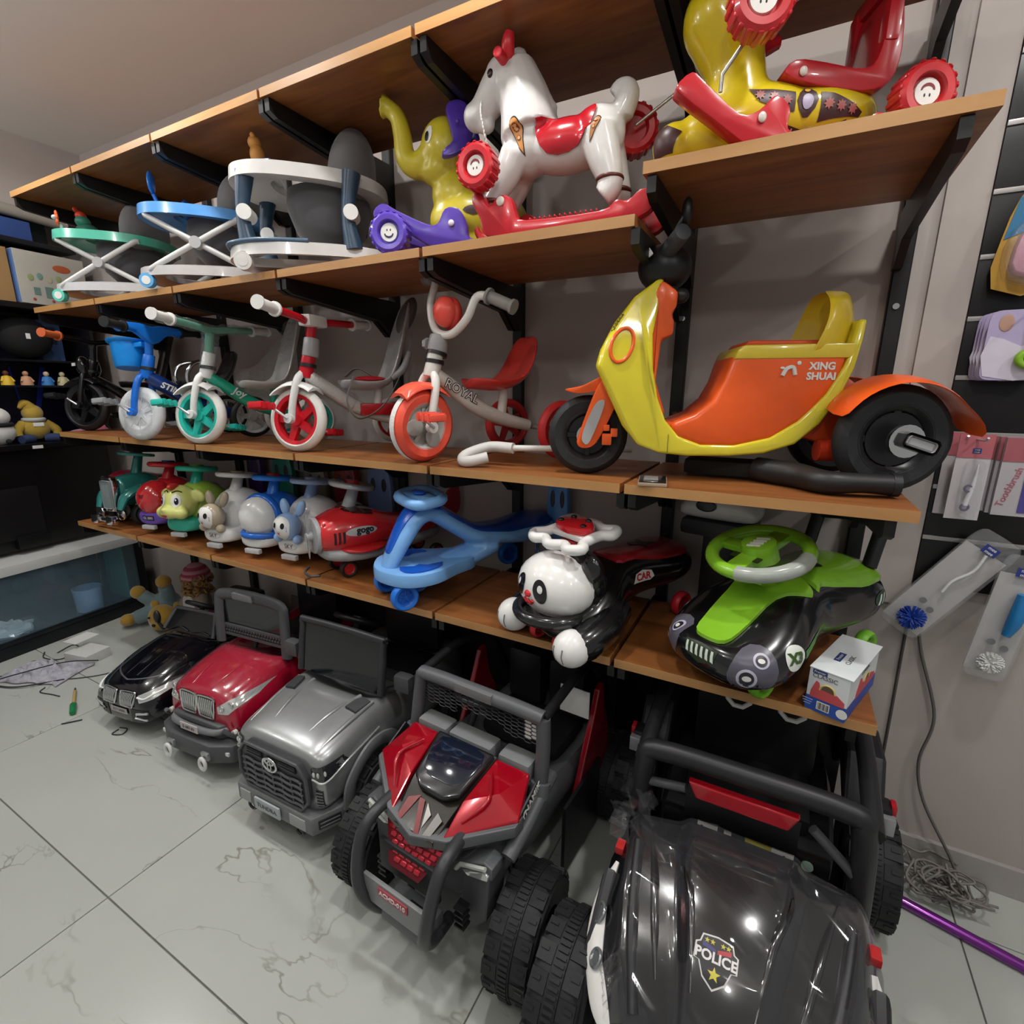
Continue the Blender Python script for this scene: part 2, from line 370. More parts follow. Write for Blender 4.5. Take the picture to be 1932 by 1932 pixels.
for z, labs in ROWS.items():
    for i, lb in enumerate(labs):
        zz = ZF if (z == ZS and i == 5) else z
        o = bpy.data.objects.new('shelf_board', BDM[0]); COL.objects.link(o); o.location = (0.018+BAY*i+BAY/2-0.006, DEPTH/2, zz)
        tag(o, lb, 'shelf', 'wood-grain shelf boards')
        e = bpy.data.objects.new('edge_band', BDM[1]); COL.objects.link(e); e.parent = o
        add_bracket(i, zz, 0.0145); add_bracket(i+1, zz, -0.0145)
# ================================================================ tools for vehicles
from mathutils.bvhtree import BVHTree
from mathutils import noise as NZ
def bvh(*objs):
    vs, fs = [], []
    for o in objs:
        k = len(vs); vs += [v.co.copy() for v in o.data.vertices]; fs += [[i+k for i in p.vertices] for p in o.data.polygons]
    return BVHTree.FromPolygons(vs, fs)
def onto(bv, p, n, off=0.001):
    """move point p onto the surface along direction n (n points away from the surface)"""
    n = Vector(n).normalized(); p = Vector(p); h = bv.ray_cast(p+n*0.6, -n, 1.6)
    if h[0] is None:
        h = bv.find_nearest(p); return h[0]+h[1]*off
    return h[0]+n*off
def patch(name, poly, mat, parent, M, bv=None, off=0.0012, sub=3, thick=0.0, curve=0):
    """flat outline given in M's xy-plane, wrapped on a surface when bv is given"""
    bm = BM(); P = smoothpoly(poly, curve) if curve else poly
    vs = [bm.verts.new((a, b, 0)) for a, b in P]; f = bm.faces.new(vs)
    bmesh.ops.triangulate(bm, faces=[f])
    if bv:
        for _ in range(sub): bmesh.ops.subdivide_edges(bm, edges=[e for e in bm.edges if e.calc_length() > 0.008], cuts=1, use_grid_fill=True)
        bmesh.ops.triangulate(bm, faces=bm.faces[:])
    n = (M.to_3x3() @ Vector((0, 0, 1))).normalized()
    for v in bm.verts:
        v.co = M @ v.co
        if bv: v.co = onto(bv, v.co, n, off)
    if thick:
        r = bmesh.ops.extrude_face_region(bm, geom=bm.faces[:])
        for v in [g for g in r['geom'] if isinstance(g, bmesh.types.BMVert)]: v.co += n*thick
    return obj(name, bm, mat, parent, 40)
def wraptext(name, s, size, mat, parent, M, bv, off=0.0016, **k):
    n = (M.to_3x3() @ Vector((0, 0, 1))).normalized()
    return text(name, s, size, mat, parent, M, extrude=0.0, wrap=lambda c: onto(bv, c, n, off), **k)
def mirror(pts): return [(-a, *r) for a, *r in pts]
def body(secs, closed_bottom=True):
    """half cross-sections (y, [(x, z) from roof centre to sill]) mirrored and skinned nose to tail"""
    bm = BM(); R = []
    for y, pts in secs:
        R.append([(x, y, z) for x, z in pts]+[(-x, y, z) for x, z in reversed(pts) if x > 1e-6])
    return rings(bm, R)
def film(name, bv, mat, parent, x0, x1, y0, y1, n=(0, 0, 1), off=0.006, amp=0.008, freq=14, nu=46, nv=46, drop=None, seed=0, lift=None):
    """crumpled clear sheet lying on a surface"""
    B = []
    for i in range(nu+1):
        row = []
        for j in range(nv+1):
            x = x0+(x1-x0)*i/nu; y = y0+(y1-y0)*j/nv; e = 0.014*NZ.noise((x*9+seed, y*9, 0))
            row.append(onto(bv, (x+e*(i in (0, nu)), y+e*(j in (0, nv)), 0.4), n, 0))
        B.append(row)
    for _ in range(6):      # the sheet bridges the small steps below it
        for i in range(1, nu):
            for j in range(1, nv):
                h = (B[i-1][j].z+B[i+1][j].z+B[i][j-1].z+B[i][j+1].z)/4; B[i][j].z = max(B[i][j].z, h)
    bm = BM(); G = []
    for i in range(nu+1):
        row = []
        for j in range(nv+1):
            p = B[i][j]; x, y = p.x, p.y; q = x*0.5+y*0.85; r = x*0.85-y*0.5
            k = max(0, 1-2.6*abs(NZ.noise((q*freq*1.2+seed, r*freq*0.22, seed))))**3; k2 = max(0, 1-2.6*abs(NZ.noise((x*freq*0.3+seed, y*freq*1.3+x*3, 3.1))))**3
            ed = min(1, min(i, j, nu-i, nv-j)/4); row.append(bm.verts.new(p+Vector(n)*(off+amp*ed*(0.6*k+0.6*k2))))
        G.append(row)
    for i in range(nu):
        for j in range(nv): bm.faces.new((G[i][j], G[i+1][j], G[i+1][j+1], G[i][j+1]))
    return obj(name, bm, mat, parent, 180)
_WH = {}
def wheel(parent, c, r, w, style='lug', hub=None, tyre=None, name='wheel', rz=0, spokes=5, hubmat=None):
    key = (r, w, style, hub, spokes, tyre.name if tyre else 0)
    hm = hubmat or mt(hub or '2a2b2d', 0.35); tm = tyre or RUBBER
    if key not in _WH:
        MX = T(ry=90); bm = BM()
        if style == 'lug':
            p = [(r*0.45, -w*0.44), (r*0.86, -w*0.5), (r*0.95, -w*0.36), (r*0.96, -w*0.14), (r*0.985, -w*0.13), (r*0.985, w*0.13), (r*0.96, w*0.14), (r*0.95, w*0.36), (r*0.86, w*0.5), (r*0.45, w*0.44)]
            lathe(bm, p, 40, MX, cap=False)
            N = 18
            for s in (-1, 1):
                for i in range(N):
                    a = 2*PI*(i+(0.5 if s > 0 else 0))/N
                    MM = Matrix.Rotation(a, 4, 'X') @ T(s*w*0.31, 0, r*0.935)
                    box(bm, (0, 0, 0), (w*0.32, r*0.25, r*0.07), MM); box(bm, (s*w*0.04, r*0.03, r*0.03), (w*0.16, r*0.05, r*0.05), MM)
            for i in range(72):
                box(bm, (0, 0, 0), (w*0.2, r*0.045, r*0.04), Matrix.Rotation(2*PI*i/72, 4, 'X') @ T(0, 0, r*0.99))
        elif style == 'road':
            lathe(bm, [(r*0.55, -w*0.42), (r*0.8, -w*0.5), (r*0.93, -w*0.44), (r, -w*0.2), (r, w*0.2), (r*0.93, w*0.44), (r*0.8, w*0.5), (r*0.55, w*0.42)], 40, MX, cap=False)
            for i in range(60):
                for s in (-1, 1): box(bm, (0, 0, 0), (w*0.3, r*0.03, r*0.02), Matrix.Rotation(2*PI*i/60, 4, 'X') @ T(s*w*0.28, 0, r*0.965, rz=25*s))
        else:   # 'toy': smooth thick ring
            q = 0.77 if style == 'thin' else 0.62
            lathe(bm, [(r*q, -w*0.4), (r*0.84, -w*0.5), (r*0.95, -w*0.36), (r, -w*0.12), (r, w*0.12), (r*0.95, w*0.36), (r*0.84, w*0.5), (r*q, w*0.4)], 40, MX, cap=False)
        o = obj(name, bm, tm, parent, 40)
        bm = BM(); R = r*(0.5 if style == 'lug' else 0.75 if style == 'thin' else 0.6)
        if style == 'thin':
            lathe(bm, [(R*0.9, w*0.36), (R*1.06, w*0.44), (R*1.06, -w*0.44), (R*0.9, -w*0.36), (R*0.9, w*0.36)], 32, MX, cap=False); cyl(bm, (-w*0.4, 0, 0), (w*0.4, 0, 0), R*0.26, None, 20)
            for i in range(spokes): prism(bm, [(-R*0.2, R*0.1), (R*0.2, R*0.1), (R*0.36, R*0.95), (R*0.1, R*0.95)], w*0.4, Matrix.Rotation(2*PI*i/spokes, 4, 'X'), axis='x')
        else: lathe(bm, [(0.0005, w*0.2), (R*0.25, w*0.22), (R*0.3, w*0.12), (R*0.82, w*0.1), (R*0.9, w*0.3), (R*1.08, w*0.42), (R*1.08, -w*0.42), (R*0.9, -w*0.3), (R*0.82, -w*0.1), (R*0.3, -w*0.12), (R*0.25, -w*0.22), (0.0005, -w*0.2)], 28, MX, cap=False)
        for i in range(0 if style == 'thin' else spokes):
            for s in (-1, 1): box(bm, (s*w*0.16, 0, R*0.55), (w*0.1, R*0.22, R*0.7), Matrix.Rotation(2*PI*i/spokes, 4, 'X'), bev=r*0.01, seg=1)
        h = obj('hub', bm, hm, o, 40); _WH[key] = (o, h)
    else:
        o = _WH[key][0].copy(); COL.objects.link(o); o.parent = parent; o.name = name
        h = _WH[key][1].copy(); COL.objects.link(h); h.parent = o
    o.location = c; o.rotation_euler = (0, 0, math.radians(rz))
    return o
def settle(t, z=None):
    """stand a thing so that its lowest point is exactly on its base height"""
    bpy.context.view_layer.update(); lo = 1e9
    def walk(o, M):
        nonlocal lo
        M = M @ o.matrix_basis
        if o.type == 'MESH': lo = min(lo, min((M @ v.co).z for v in o.data.vertices))
        for c in o.children: walk(c, M)
    for c in t.children: walk(c, t.matrix_basis)
    t.location.z += (t.location.z if z is None else z)-lo+0.0005
def bar(name, pts, r, mat, parent, n=10, sm=6, **k):
    bm = BM(); tube(bm, pts, r, n, sm, **k); return obj(name, bm, mat, parent, 50)
def slab(name, c, s, mat, parent, bev=0.004, M=None, seg=2, smooth=40):
    bm = BM(); box(bm, c, s, M, bev, seg); return obj(name, bm, mat, parent, smooth)
def rod(name, p0, p1, r, mat, parent, r1=None, n=20, bev=0.0):
    bm = BM(); cyl(bm, p0, p1, r, r1, n, bev=bev); return obj(name, bm, mat, parent, 40)
def ring(name, c, R, r, mat, parent, axis='z', M=None, sx=1, sy=1, n=36, m=10):
    bm = BM(); torus(bm, c, R, r, M, n, m, axis, sx, sy); return obj(name, bm, mat, parent, 60)
def ball(name, c, r, mat, parent, rot=None, n=20):
    bm = BM(); ellip(bm, c, r, None, n, rot); return obj(name, bm, mat, parent, 60)
def steering(parent, c, R, mat, tilt=-30, r=0.011, hub='2a2a2c', rz=0):
    M = T(*c, rx=tilt, rz=rz); bm = BM(); torus(bm, (0, 0, 0), R, r, M, 32, 10); o = obj('steering_wheel', bm, mat, parent, 60)
    bm = BM()
    for a in (0, 180, 270): box(bm, (R*0.5, 0, -0.002), (R, R*0.28, 0.008), M @ T(rz=a), bev=0.002, seg=1)
    cyl(bm, (0, 0, -0.015), (0, 0, 0.012), R*0.34, R*0.3, 20, M); cyl(bm, (0, 0, -0.1), (0, 0, -0.01), R*0.16, None, 12, M); obj('wheel_boss', bm, mt(hub, 0.35), o, 40)
    return o
def star(r, n=5, q=0.42): return [(r*(1 if i % 2 == 0 else q)*math.sin(PI*i/n), r*(1 if i % 2 == 0 else q)*math.cos(PI*i/n)) for i in range(2*n)]
def front_M(x, y, z): return face_M((x, y, z), (0, -1, 0))      # lettering that faces the room
# ================================================================ ride-on cars on the floor
DGREY = mt('4b4c4f', 0.45, name='dark grey plastic'); MGREY = mt('6d6e70', 0.45, name='mid grey plastic'); SMOKE = mt('15171a', 0.12, coat=0.5, name='smoked glass')
LENS = mt('c9ccc9', 0.08, 0.5, coat=1.0, name='lamp lens'); PLATE = mt('b9b4b2', 0.4, name='plate')
FILM = glassmat('e8e8ee', 0.02, 0.05, 'clear wrap', bump=0.0)

def car_common(t, hw, yf, yr, r, w, style, hub, zax=None):
    for s in (-1, 1):
        for y in (yf, yr): wheel(t, (s*hw, y, zax or r), r, w, style, hub)
def screen(t, base, top, hb, ht, mat, fr=0.012, zb=None, glass=True):
    """windscreen: frame tube and smoked pane between base (y,z) and top (y,z), half widths hb, ht"""
    (y0, z0), (y1, z1) = base, top
    P = [(-hb, y0, z0), (-ht-0.004, y1+(y0-y1)*0.12, z1-(z1-z0)*0.12), (-ht+0.02, y1, z1), (ht-0.02, y1, z1), (ht+0.004, y1+(y0-y1)*0.12, z1-(z1-z0)*0.12), (hb, y0, z0)]
    o = bar('windshield_frame', P, fr, mat, t, 8, 3)
    if glass:
        bm = BM(); prism(bm, [(-hb, 0), (-ht, 0.95), (ht, 0.95), (hb, 0)], 0.004, Matrix(((1, 0, 0, 0), (0, 1, (y1-y0), y0), (0, 0, (z1-z0), z0), (0, 0, 0, 1))))
        obj('windshield', bm, SMOKE, t, 0)
    return o
def kidney(t, bv, cx, cz, wd, ht, nb, sgn, lean=0.0, nm='grille'):
    pts = [(cx-wd/2, cz+ht*0.35), (cx-wd*0.38, cz+ht/2), (cx+wd*0.38, cz+ht/2), (cx+wd/2, cz+ht*0.3), (cx+wd*0.42, cz-ht*0.38), (cx+wd*0.3, cz-ht/2), (cx-wd*0.3, cz-ht/2), (cx-wd*0.42, cz-ht*0.38)]
    o = patch(nm, pts, mt('3a3d3c', 0.5), t, front_M(0, 0, 0), bv, 0.001, 3)
    bm = BM(); tube(bm, [onto(bv, (a, 0, b), (0, -1, 0), 0.004) for a, b in pts], 0.0042, 8, 3, closed=True); obj('grille_rim', bm, CHROME, o)
    for i in range(nb):
        x = cx-wd*0.36+wd*0.72*i/(nb-1)
        bar('grille_bar', [onto(bv, (x, 0, cz+ht*0.42), (0, -1, 0), 0.003), onto(bv, (x, 0, cz), (0, -1, 0), 0.007), onto(bv, (x, 0, cz-ht*0.42), (0, -1, 0), 0.003)], 0.0032, mt('c9cbc8', 0.2, 0.8), o, 6, 3)
    return o

# ---- glossy black roadster
t = thing('ride_on_car', 'glossy black ride-on roadster with chrome twin grille and low windscreen', 'toy car', (0.86, 0.13, 0), 8, 'ride-on cars on the floor')
BLK = gloss('0b0c12', name='black lacquer')
b = obj('body', body([
 (-0.455, [(0, .17), (.08, .17), (.13, .15), (.14, .11), (.11, .075)]),
 (-0.445, [(0, .215), (.1, .21), (.165, .18), (.175, .12), (.14, .06)]),
 (-0.40, [(0, .25), (.1, .245), (.18, .215), (.2, .14), (.17, .055)]),
 (-0.32, [(0, .278), (.1, .276), (.19, .245), (.213, .16), (.19, .06)]),
 (-0.2, [(0, .31), (.1, .31), (.185, .28), (.216, .19), (.2, .07)]),
 (-0.1, [(0, .33), (.1, .328), (.18, .3), (.214, .2), (.2, .07)]),
 (-0.06, [(0, .25), (.12, .25), (.175, .31), (.214, .2), (.2, .07)]),
 (0.2, [(0, .18), (.13, .2), (.175, .31), (.216, .2), (.2, .07)]),
 (0.3, [(0, .3), (.12, .32), (.18, .31), (.216, .2), (.2, .07)]),
 (0.37, [(0, .3), (.1, .3), (.17, .27), (.2, .18), (.17, .08)])]), BLK, t, 60, sub=2)
bv = bvh(b)
for s in (-1, 1):
    kidney(t, bv, s*0.055, 0.185, 0.085, 0.06, 8, s)
    hl = patch('headlight', [(s*.108, .205), (s*.15, .222), (s*.19, .235), (s*.2, .215), (s*.17, .19), (s*.125, .178)], LENS, t, front_M(0, 0, 0), bv, .002, 3)
    bm = BM(); tube(bm, [onto(bv, (s*x, 0, z), (0, -1, 0), .004) for x, z in ((.11, .2), (.14, .195), (.16, .205), (.18, .215))], 0.004, 6, 4); obj('light_strip', bm, mt('eef0ee', 0.2), hl)
    ft = patch('bumper_vent', [(s*.075, .145), (s*.165, .15), (s*.175, .1), (s*.15, .075), (s*.07, .08)], mt('0a0a0c', 0.25), t, front_M(0, 0, 0), bv, .0015, 3)
    bm = BM(); tube(bm, [onto(bv, (s*x, 0, z), (0, -1, 0), .004) for x, z in ((.165, .135), (.11, .128), (.1, .108), (.155, .1))], 0.0055, 6, 1); obj('chrome_trim', bm, mt('e3e4e2', 0.2, 0.6), ft)
    bm = BM(); tube(bm, [onto(bv, (s*.03, y, 0), (0, 0, 1), 0) for y in (-.38, -.3, -.2, -.11)], .0025, 6, 3); tube(bm, [onto(bv, (s*(.13+.02*k), y, 0), (0, 0, 1), 0) for k, y in enumerate((-.4, -.3, -.2, -.12))], .003, 6, 3); obj('hood_crease', bm, BLK, t)
    rod('mirror_stalk', (s*.19, -.09, .3), (s*.205, -.1, .34), .008, BLACKP, t)
    ball('side_mirror', (s*.21, -.1, .37), (.02, .014, .036), BLACKP, t)
    bar('sill_line', [onto(bv, (s*.4, y, z), (s, 0, 0), .001) for y, z in ((-.3, .1), (0, .1), (.3, .11))], .004, BLACKP, t)
bar('bumper_lip', [onto(bv, (x, 0, z), (0, -1, 0), .004) for x, z in ((-.165, .085), (-.1, .065), (0, .062), (.1, .065), (.165, .085))], .007, mt('3c3c3e', .35), t)
pl = patch('licence_plate', [(-.052, .138), (.052, .138), (.052, .112), (-.052, .112)], PLATE, t, front_M(0, 0, 0), bv, .004, 2)
wraptext('plate_lettering', 'BDT-8888', .018, mt('2b2b2d', .5), pl, front_M(0, 0, .125), bv, .0055)
patch('hood_seam', [(-.14, .258), (0, .244), (.14, .258), (.14, .255), (0, .241), (-.14, .255)], mt('4a4a50', .4), t, front_M(0, 0, 0), bv, .001, 3)
screen(t, (-.1, .32), (-.045, .415), .165, .13, DGREY, .009)
bar('wiper', [(-.12, -.104, .325), (-.06, -.098, .345), (0, -.1, .33)], .003, BLACKP, t); bar('wiper', [(0.03, -.104, .33), (.09, -.1, .34), (.14, -.1, .33)], .003, BLACKP, t)
steering(t, (-.03, .02, .41), .075, BLACKP, -35)
slab('seat', (0, .17, .24), (.22, .16, .05), BLACKP, t, .015); slab('backrest', (0, .26, .33), (.22, .05, .18), BLACKP, t, .02)
car_common(t, .185, -.26, .27, .085, .075, 'road', '8a8c8e')

# ---- red SUV wrapped in film, with roll bar
t = thing('ride_on_car', 'red ride-on off-roader in clear film with grey roll bar and tow hooks', 'toy car', (1.385, 0.16, 0), 5, 'ride-on cars on the floor')
RED = mt('a30d2c', 0.16, coat=0.8, name='red lacquer')
b = obj('body', body([
 (-0.415, [(0, .3), (.08, .3), (.15, .28), (.17, .2), (.15, .14)]),
 (-0.405, [(0, .335), (.1, .332), (.17, .305), (.195, .22), (.17, .13)]),
 (-0.36, [(0, .355), (.1, .352), (.185, .325), (.218, .24), (.2, .13)]),
 (-0.25, [(0, .385), (.1, .382), (.19, .36), (.225, .27), (.21, .14)]),
 (-0.155, [(0, .405), (.1, .402), (.19, .38), (.225, .28), (.21, .14)]),
 (-0.12, [(0, .33), (.13, .33), (.195, .39), (.225, .28), (.21, .14)]),
 (0.2, [(0, .24), (.14, .26), (.195, .39), (.225, .28), (.21, .14)]),
 (0.32, [(0, .38), (.13, .4), (.195, .39), (.225, .28), (.21, .14)]),
 (0.355, [(0, .36), (.1, .36), (.18, .34), (.2, .24), (.17, .15)])]), RED, t, 60, sub=2)
bv = bvh(b)
for s in (-1, 1):
    kidney(t, bv, s*.05, .275, .095, .085, 7, s)
    hl = patch('headlight', [(s*.112, .29), (s*.15, .315), (s*.2, .332), (s*.2, .305), (s*.165, .268), (s*.115, .262)], LENS, t, front_M(0, 0, 0), bv, .003, 3)
    for k in (0, 1): bm = BM(); torus(bm, onto(bv, (s*(.135+.03*k), 0, .288+.012*k), (0, -1, 0), .004), .011, .003, axis='y'); obj('lamp_ring', bm, CHROME, hl)
    bar('hood_crease', [onto(bv, (s*x, y, 0), (0, 0, 1), .001) for x, y in ((.05, -.39), (.065, -.3), (.08, -.17))], .004, RED, t)
    hk = slab('hook_mount', (s*.1, -.47, .115), (.04, .03, .03), mt('aeb0b0', .25, .7), t, .004)
    bm = BM(); torus(bm, (s*.1, -.495, .09), .016, .0065, axis='y', sy=1.4); obj('tow_hook', bm, mt('dadad8', .3), hk)
    slab('bumper_lamp', (s*.165, -.447, .125), (.055, .008, .016), WHITEP, t, .003)
    cyl_b = rod('fog_lamp', (s*.185, -.4, .195), (s*.185, -.415, .195), .011, WHITEP, t)
    slab('rear_light', (s*.2, .02, .43), (.035, .07, .03), mt('c3122a', .2, coat=.5), t, .01)
bm = BM(); prism(bm, [(-.225, -.37), (-.2, -.44), (-.12, -.475), (.12, -.475), (.2, -.44), (.225, -.37), (.15, -.33), (-.15, -.33)], .075, axis='z', off=.12); bp = obj('front_bumper', bm, DGREY, t, 30, bevel=.008)
bm = BM(); prism(bm, [(-.19, -.36), (-.13, -.435), (.13, -.435), (.19, -.36)], .06, axis='z', off=.19); obj('bumper_shelf', bm, DGREY, t, 30, bevel=.01)
bar('bumper_bar', [(-.15, -.4, .2), (-.1, -.445, .195), (.1, -.445, .195), (.15, -.4, .2)], .013, MGREY, t)
pl = slab('licence_plate', (0, -.462, .2), (.1, .004, .03), PLATE, t, .001); text('plate_lettering', 'E 687.81', .02, mt('6b5b66', .5), pl, front_M(0, -.4648, .2))
for s in (-1, 1):
    bm = BM(); tube(bm, [(s*.165, -.45+.01, .22), (s*.19, -.42, .19), (s*.2, -.38, .15)], .008, 8, 4); obj('bumper_edge', bm, DGREY, t)
film('plastic_wrap', bv, FILM, t, -.2, .2, -.405, -.14, off=.006, amp=.003, freq=7, seed=2)
# roll bar with mesh strip
fr = bar('roll_bar', [(-.2, -.14, .38), (-.195, -.13, .56), (-.17, -.125, .605), (0, -.12, .615), (.17, -.125, .605), (.195, -.13, .56), (.2, -.14, .38)], .021, DGREY, t, 10, 4, flat=(1.25, .8))
slab('roll_bar_badge', (-.03, -.135, .615), (.12, .02, .03), MGREY, t, .004)
bm = BM(); box(bm, (0, -.125, .52), (.36, .004, .14)); obj('windshield', bm, SMOKE, t, 0)
bm = BM()
for i in range(22):
    for k in range(2): box(bm, (-.18+.0165*i+.008*k, -.132, .438+.015*k), (.011, .008, .009))
box(bm, (0, -.13, .42), (.37, .012, .012)); box(bm, (0, -.13, .463), (.37, .012, .01)); obj('mesh_strip', bm, DGREY, t, 0)
slab('seat', (0, .16, .32), (.26, .18, .06), BLACKP, t, .02); slab('backrest', (0, .27, .45), (.26, .06, .22), BLACKP, t, .03)
steering(t, (-.06, -.03, .43), .075, BLACKP, -35)
car_common(t, .195, -.24, .27, .12, .1, 'lug', '3a3b3e')

# ---- silver pickup
t = thing('ride_on_car', 'silver grey ride-on pickup with honeycomb grille and dark windscreen', 'toy car', (1.985, 0.125, 0), 1.5, 'ride-on cars on the floor', scale=1.05)
SIL = mt('9b9d9e', 0.28, 0.55, coat=.4, name='silver lacquer')
b = obj('body', body([
 (-0.435, [(0, .335), (.13, .335), (.15, .33), (.165, .29), (.165, .2), (.15, .15)]),
 (-0.43, [(0, .352), (.14, .35), (.17, .345), (.195, .305), (.2, .2), (.18, .14)]),
 (-0.39, [(0, .37), (.13, .37), (.175, .36), (.21, .325), (.215, .22), (.2, .14)]),
 (-0.28, [(0, .395), (.12, .392), (.18, .38), (.215, .345), (.222, .24), (.21, .14)]),
 (-0.17, [(0, .415), (.12, .412), (.18, .405), (.215, .365), (.222, .25), (.21, .14)]),
 (-0.14, [(0, .33), (.14, .33), (.185, .405), (.215, .37), (.222, .25), (.21, .14)]),
 (0.2, [(0, .24), (.14, .26), (.185, .4), (.215, .37), (.222, .25), (.21, .14)]),
 (0.3, [(0, .38), (.13, .4), (.185, .4), (.215, .37), (.222, .25), (.21, .14)]),
 (0.37, [(0, .36), (.12, .36), (.18, .35), (.2, .3), (.2, .22), (.17, .15)])]), SIL, t, 50, sub=2)
bv = bvh(b)
F = -0.447
gm = mt('37383b', .4)
g = None
bm = BM(); prism(bm, [(-.118, .325), (.118, .325), (.15, .285), (.155, .21), (.12, .165), (-.12, .165), (-.155, .21), (-.15, .285)], .02, axis='y', off=F+.006); g = obj('grille', bm, gm, t, 20, bevel=.004)
bm = BM(); tube(bm, [(x, F-.006, z) for x, z in ((-.118, .325), (.118, .325), (.15, .285), (.155, .21), (.12, .165), (-.12, .165), (-.155, .21), (-.15, .285))], .006, 8, 1, closed=True); obj('grille_rim', bm, DGREY, g)
bm = BM()
for i, z in enumerate((.268, .246, .224, .202, .182)):
    pts = []
    for k in range(-4, 5):
        pts += [(k*.036-.01, F-.008, z+.004*(k % 2)), (k*.036+.01, F-.008, z+.004*(k % 2))]
    pts = [q for q in pts if abs(q[0]) < .148]; tube(bm, pts, .004, 6, 1)
for k in range(-3, 4): tube(bm, [(k*.042, F-.008, .275), (k*.042+.006, F-.008, .18)], .0025, 5, 1)
obj('honeycomb_bars', bm, mt('55575a', .4), g)
for s in (-1, 1):
    slab('grille_slot', (s*.075, F-.006, .303), (.07, .006, .022), mt('26272a', .5), g, .002)
    for dz in (-.005, .004): slab('slot_bar', (s*.075, F-.01, .303+dz), (.066, .004, .003), gm, g, .0005)
em = ring('emblem', (0, F-.012, .288), .024, .0036, CHROME, t, 'y', sx=1.25, sy=.95)
ring('emblem_oval', (0, F-.013, .298), .012, .003, CHROME, em, 'y', sx=1.5, sy=.8); ring('emblem_oval', (0, F-.013, .285), .014, .003, CHROME, em, 'y', sx=.55, sy=1.2)
for s in (-1, 1):
    hd = patch('headlight', [(s*.155, .318), (s*.205, .325), (s*.213, .3), (s*.2, .275), (s*.16, .285)], mt('2b2c30', .1, coat=1), t, front_M(0, 0, 0), bv, .004, 3)
    for k in range(3): bm = BM(); ellip(bm, onto(bv, (s*(.168+.014*k), 0, .3), (0, -1, 0), .006), (.006, .004, .009)); obj('lamp', bm, LENS, hd)
    bar('lamp_trim', [onto(bv, (s*x, 0, z), (0, -1, 0), .005) for x, z in ((.16, .282), (.198, .272), (.212, .3), (.215, .325))], .004, mt('c8cac9', .2, .6), hd)
    vt = patch('side_vent', [(s*.168, .245), (s*.192, .242), (s*.192, .185), (s*.17, .185)], mt('16171a', .5), t, front_M(0, 0, 0), bv, .003, 3)
    for k in range(5): bar('vent_slat', [onto(bv, (s*.17, 0, .192+.011*k), (0, -1, 0), .004), onto(bv, (s*.19, 0, .192+.011*k), (0, -1, 0), .004)], .002, MGREY, vt, 6, 1)
    P = [(s*.07, -.39), (s*.078, -.33), (s*.105, -.2), (s*.115, -.17), (s*.102, -.17), (s*.085, -.25)]
    bar('hood_ridge', [onto(bv, (s*.075, -.385, 0), (0, 0, 1), -.003), onto(bv, (s*.092, -.28, 0), (0, 0, 1), .0), onto(bv, (s*.112, -.17, 0), (0, 0, 1), .002)], [.002, .007, .009], SIL, t, 8, 4)
    bar('fender_ridge', [onto(bv, (s*.155, -.4, 0), (0, 0, 1), -.003), onto(bv, (s*.165, -.3, 0), (0, 0, 1), .0), onto(bv, (s*.175, -.18, 0), (0, 0, 1), .0)], [.004, .008, .008], SIL, t, 8, 4)
    hv = patch('hood_vent', [(s*.12, -.25), (s*.165, -.25), (s*.175, -.19), (s*.14, -.185), (s*.128, -.21)], mt('3a3b3e', .45), t, T(), bv, .002, 2, thick=.008)
    bar('fender_flare', [(s*.222, -.36, .15), (s*.232, -.35, .24), (s*.234, -.26, .3), (s*.234, -.16, .27), (s*.226, -.11, .15)], .02, MGREY, t, 10, 6, flat=(.6, 1.2))
    bm = BM(); cyl(bm, (s*.205, -.24, .125), (s*.2235, -.24, .125), .108, None, 32); obj('wheel_arch', bm, mt('121214', .7), t)
    mr = slab('side_mirror', (s*.265, -.12, .46), (.065, .04, .06), DGREY, t, .015); rod('mirror_stalk', (s*.2, -.13, .42), (s*.25, -.12, .44), .011, BLACKP, mr)
bm = BM(); prism(bm, [(-.22, -.37), (-.17, -.465), (.17, -.465), (.22, -.37), (.18, -.33), (-.18, -.33)], .062, axis='z', off=.13); bp = obj('front_bumper', bm, MGREY, t, 30, bevel=.006)
slab('bumper_panel', (.11, -.462, .128), (.07, .012, .04), mt('9a9b9c', .35), t, .004); slab('bumper_panel', (-.13, -.462, .128), (.05, .012, .04), mt('9a9b9c', .35), t, .004)
for s in (-1, 1):
    MM = T(s*.193, -.415, .13, rz=s*62); slab('bumper_grille', (0, 0, 0), (.07, .012, .032), mt('232427', .5), t, .003, MM)
    for dz in (-.007, .006): slab('bumper_grille_bar', (0, 0, dz), (.06, .016, .004), MGREY, t, .001, MM)
    ring('tow_hook', (s*.11, -.46, .092), .012, .004, BLACKP, t, 'y', sx=1.3)
pl = slab('licence_plate', (-.02, -.471, .128), (.115, .006, .042), mt('a9adb0', .4), t, .002); text('plate_lettering', 'TUNDRA', .022, mt('5d646d', .5), pl, front_M(-.02, -.4748, .128))
screen(t, (-.155, .41), (-.125, .6), .19, .185, mt('2c2d30', .4), .013)
steering(t, (-.06, .02, .56), .085, BLACKP, -30)
slab('seat', (0, .16, .32), (.28, .18, .06), BLACKP, t, .02); slab('backrest', (0, .28, .46), (.28, .06, .24), BLACKP, t, .03)
car_common(t, .195, -.24, .27, .125, .11, 'lug', '3a3b3e')
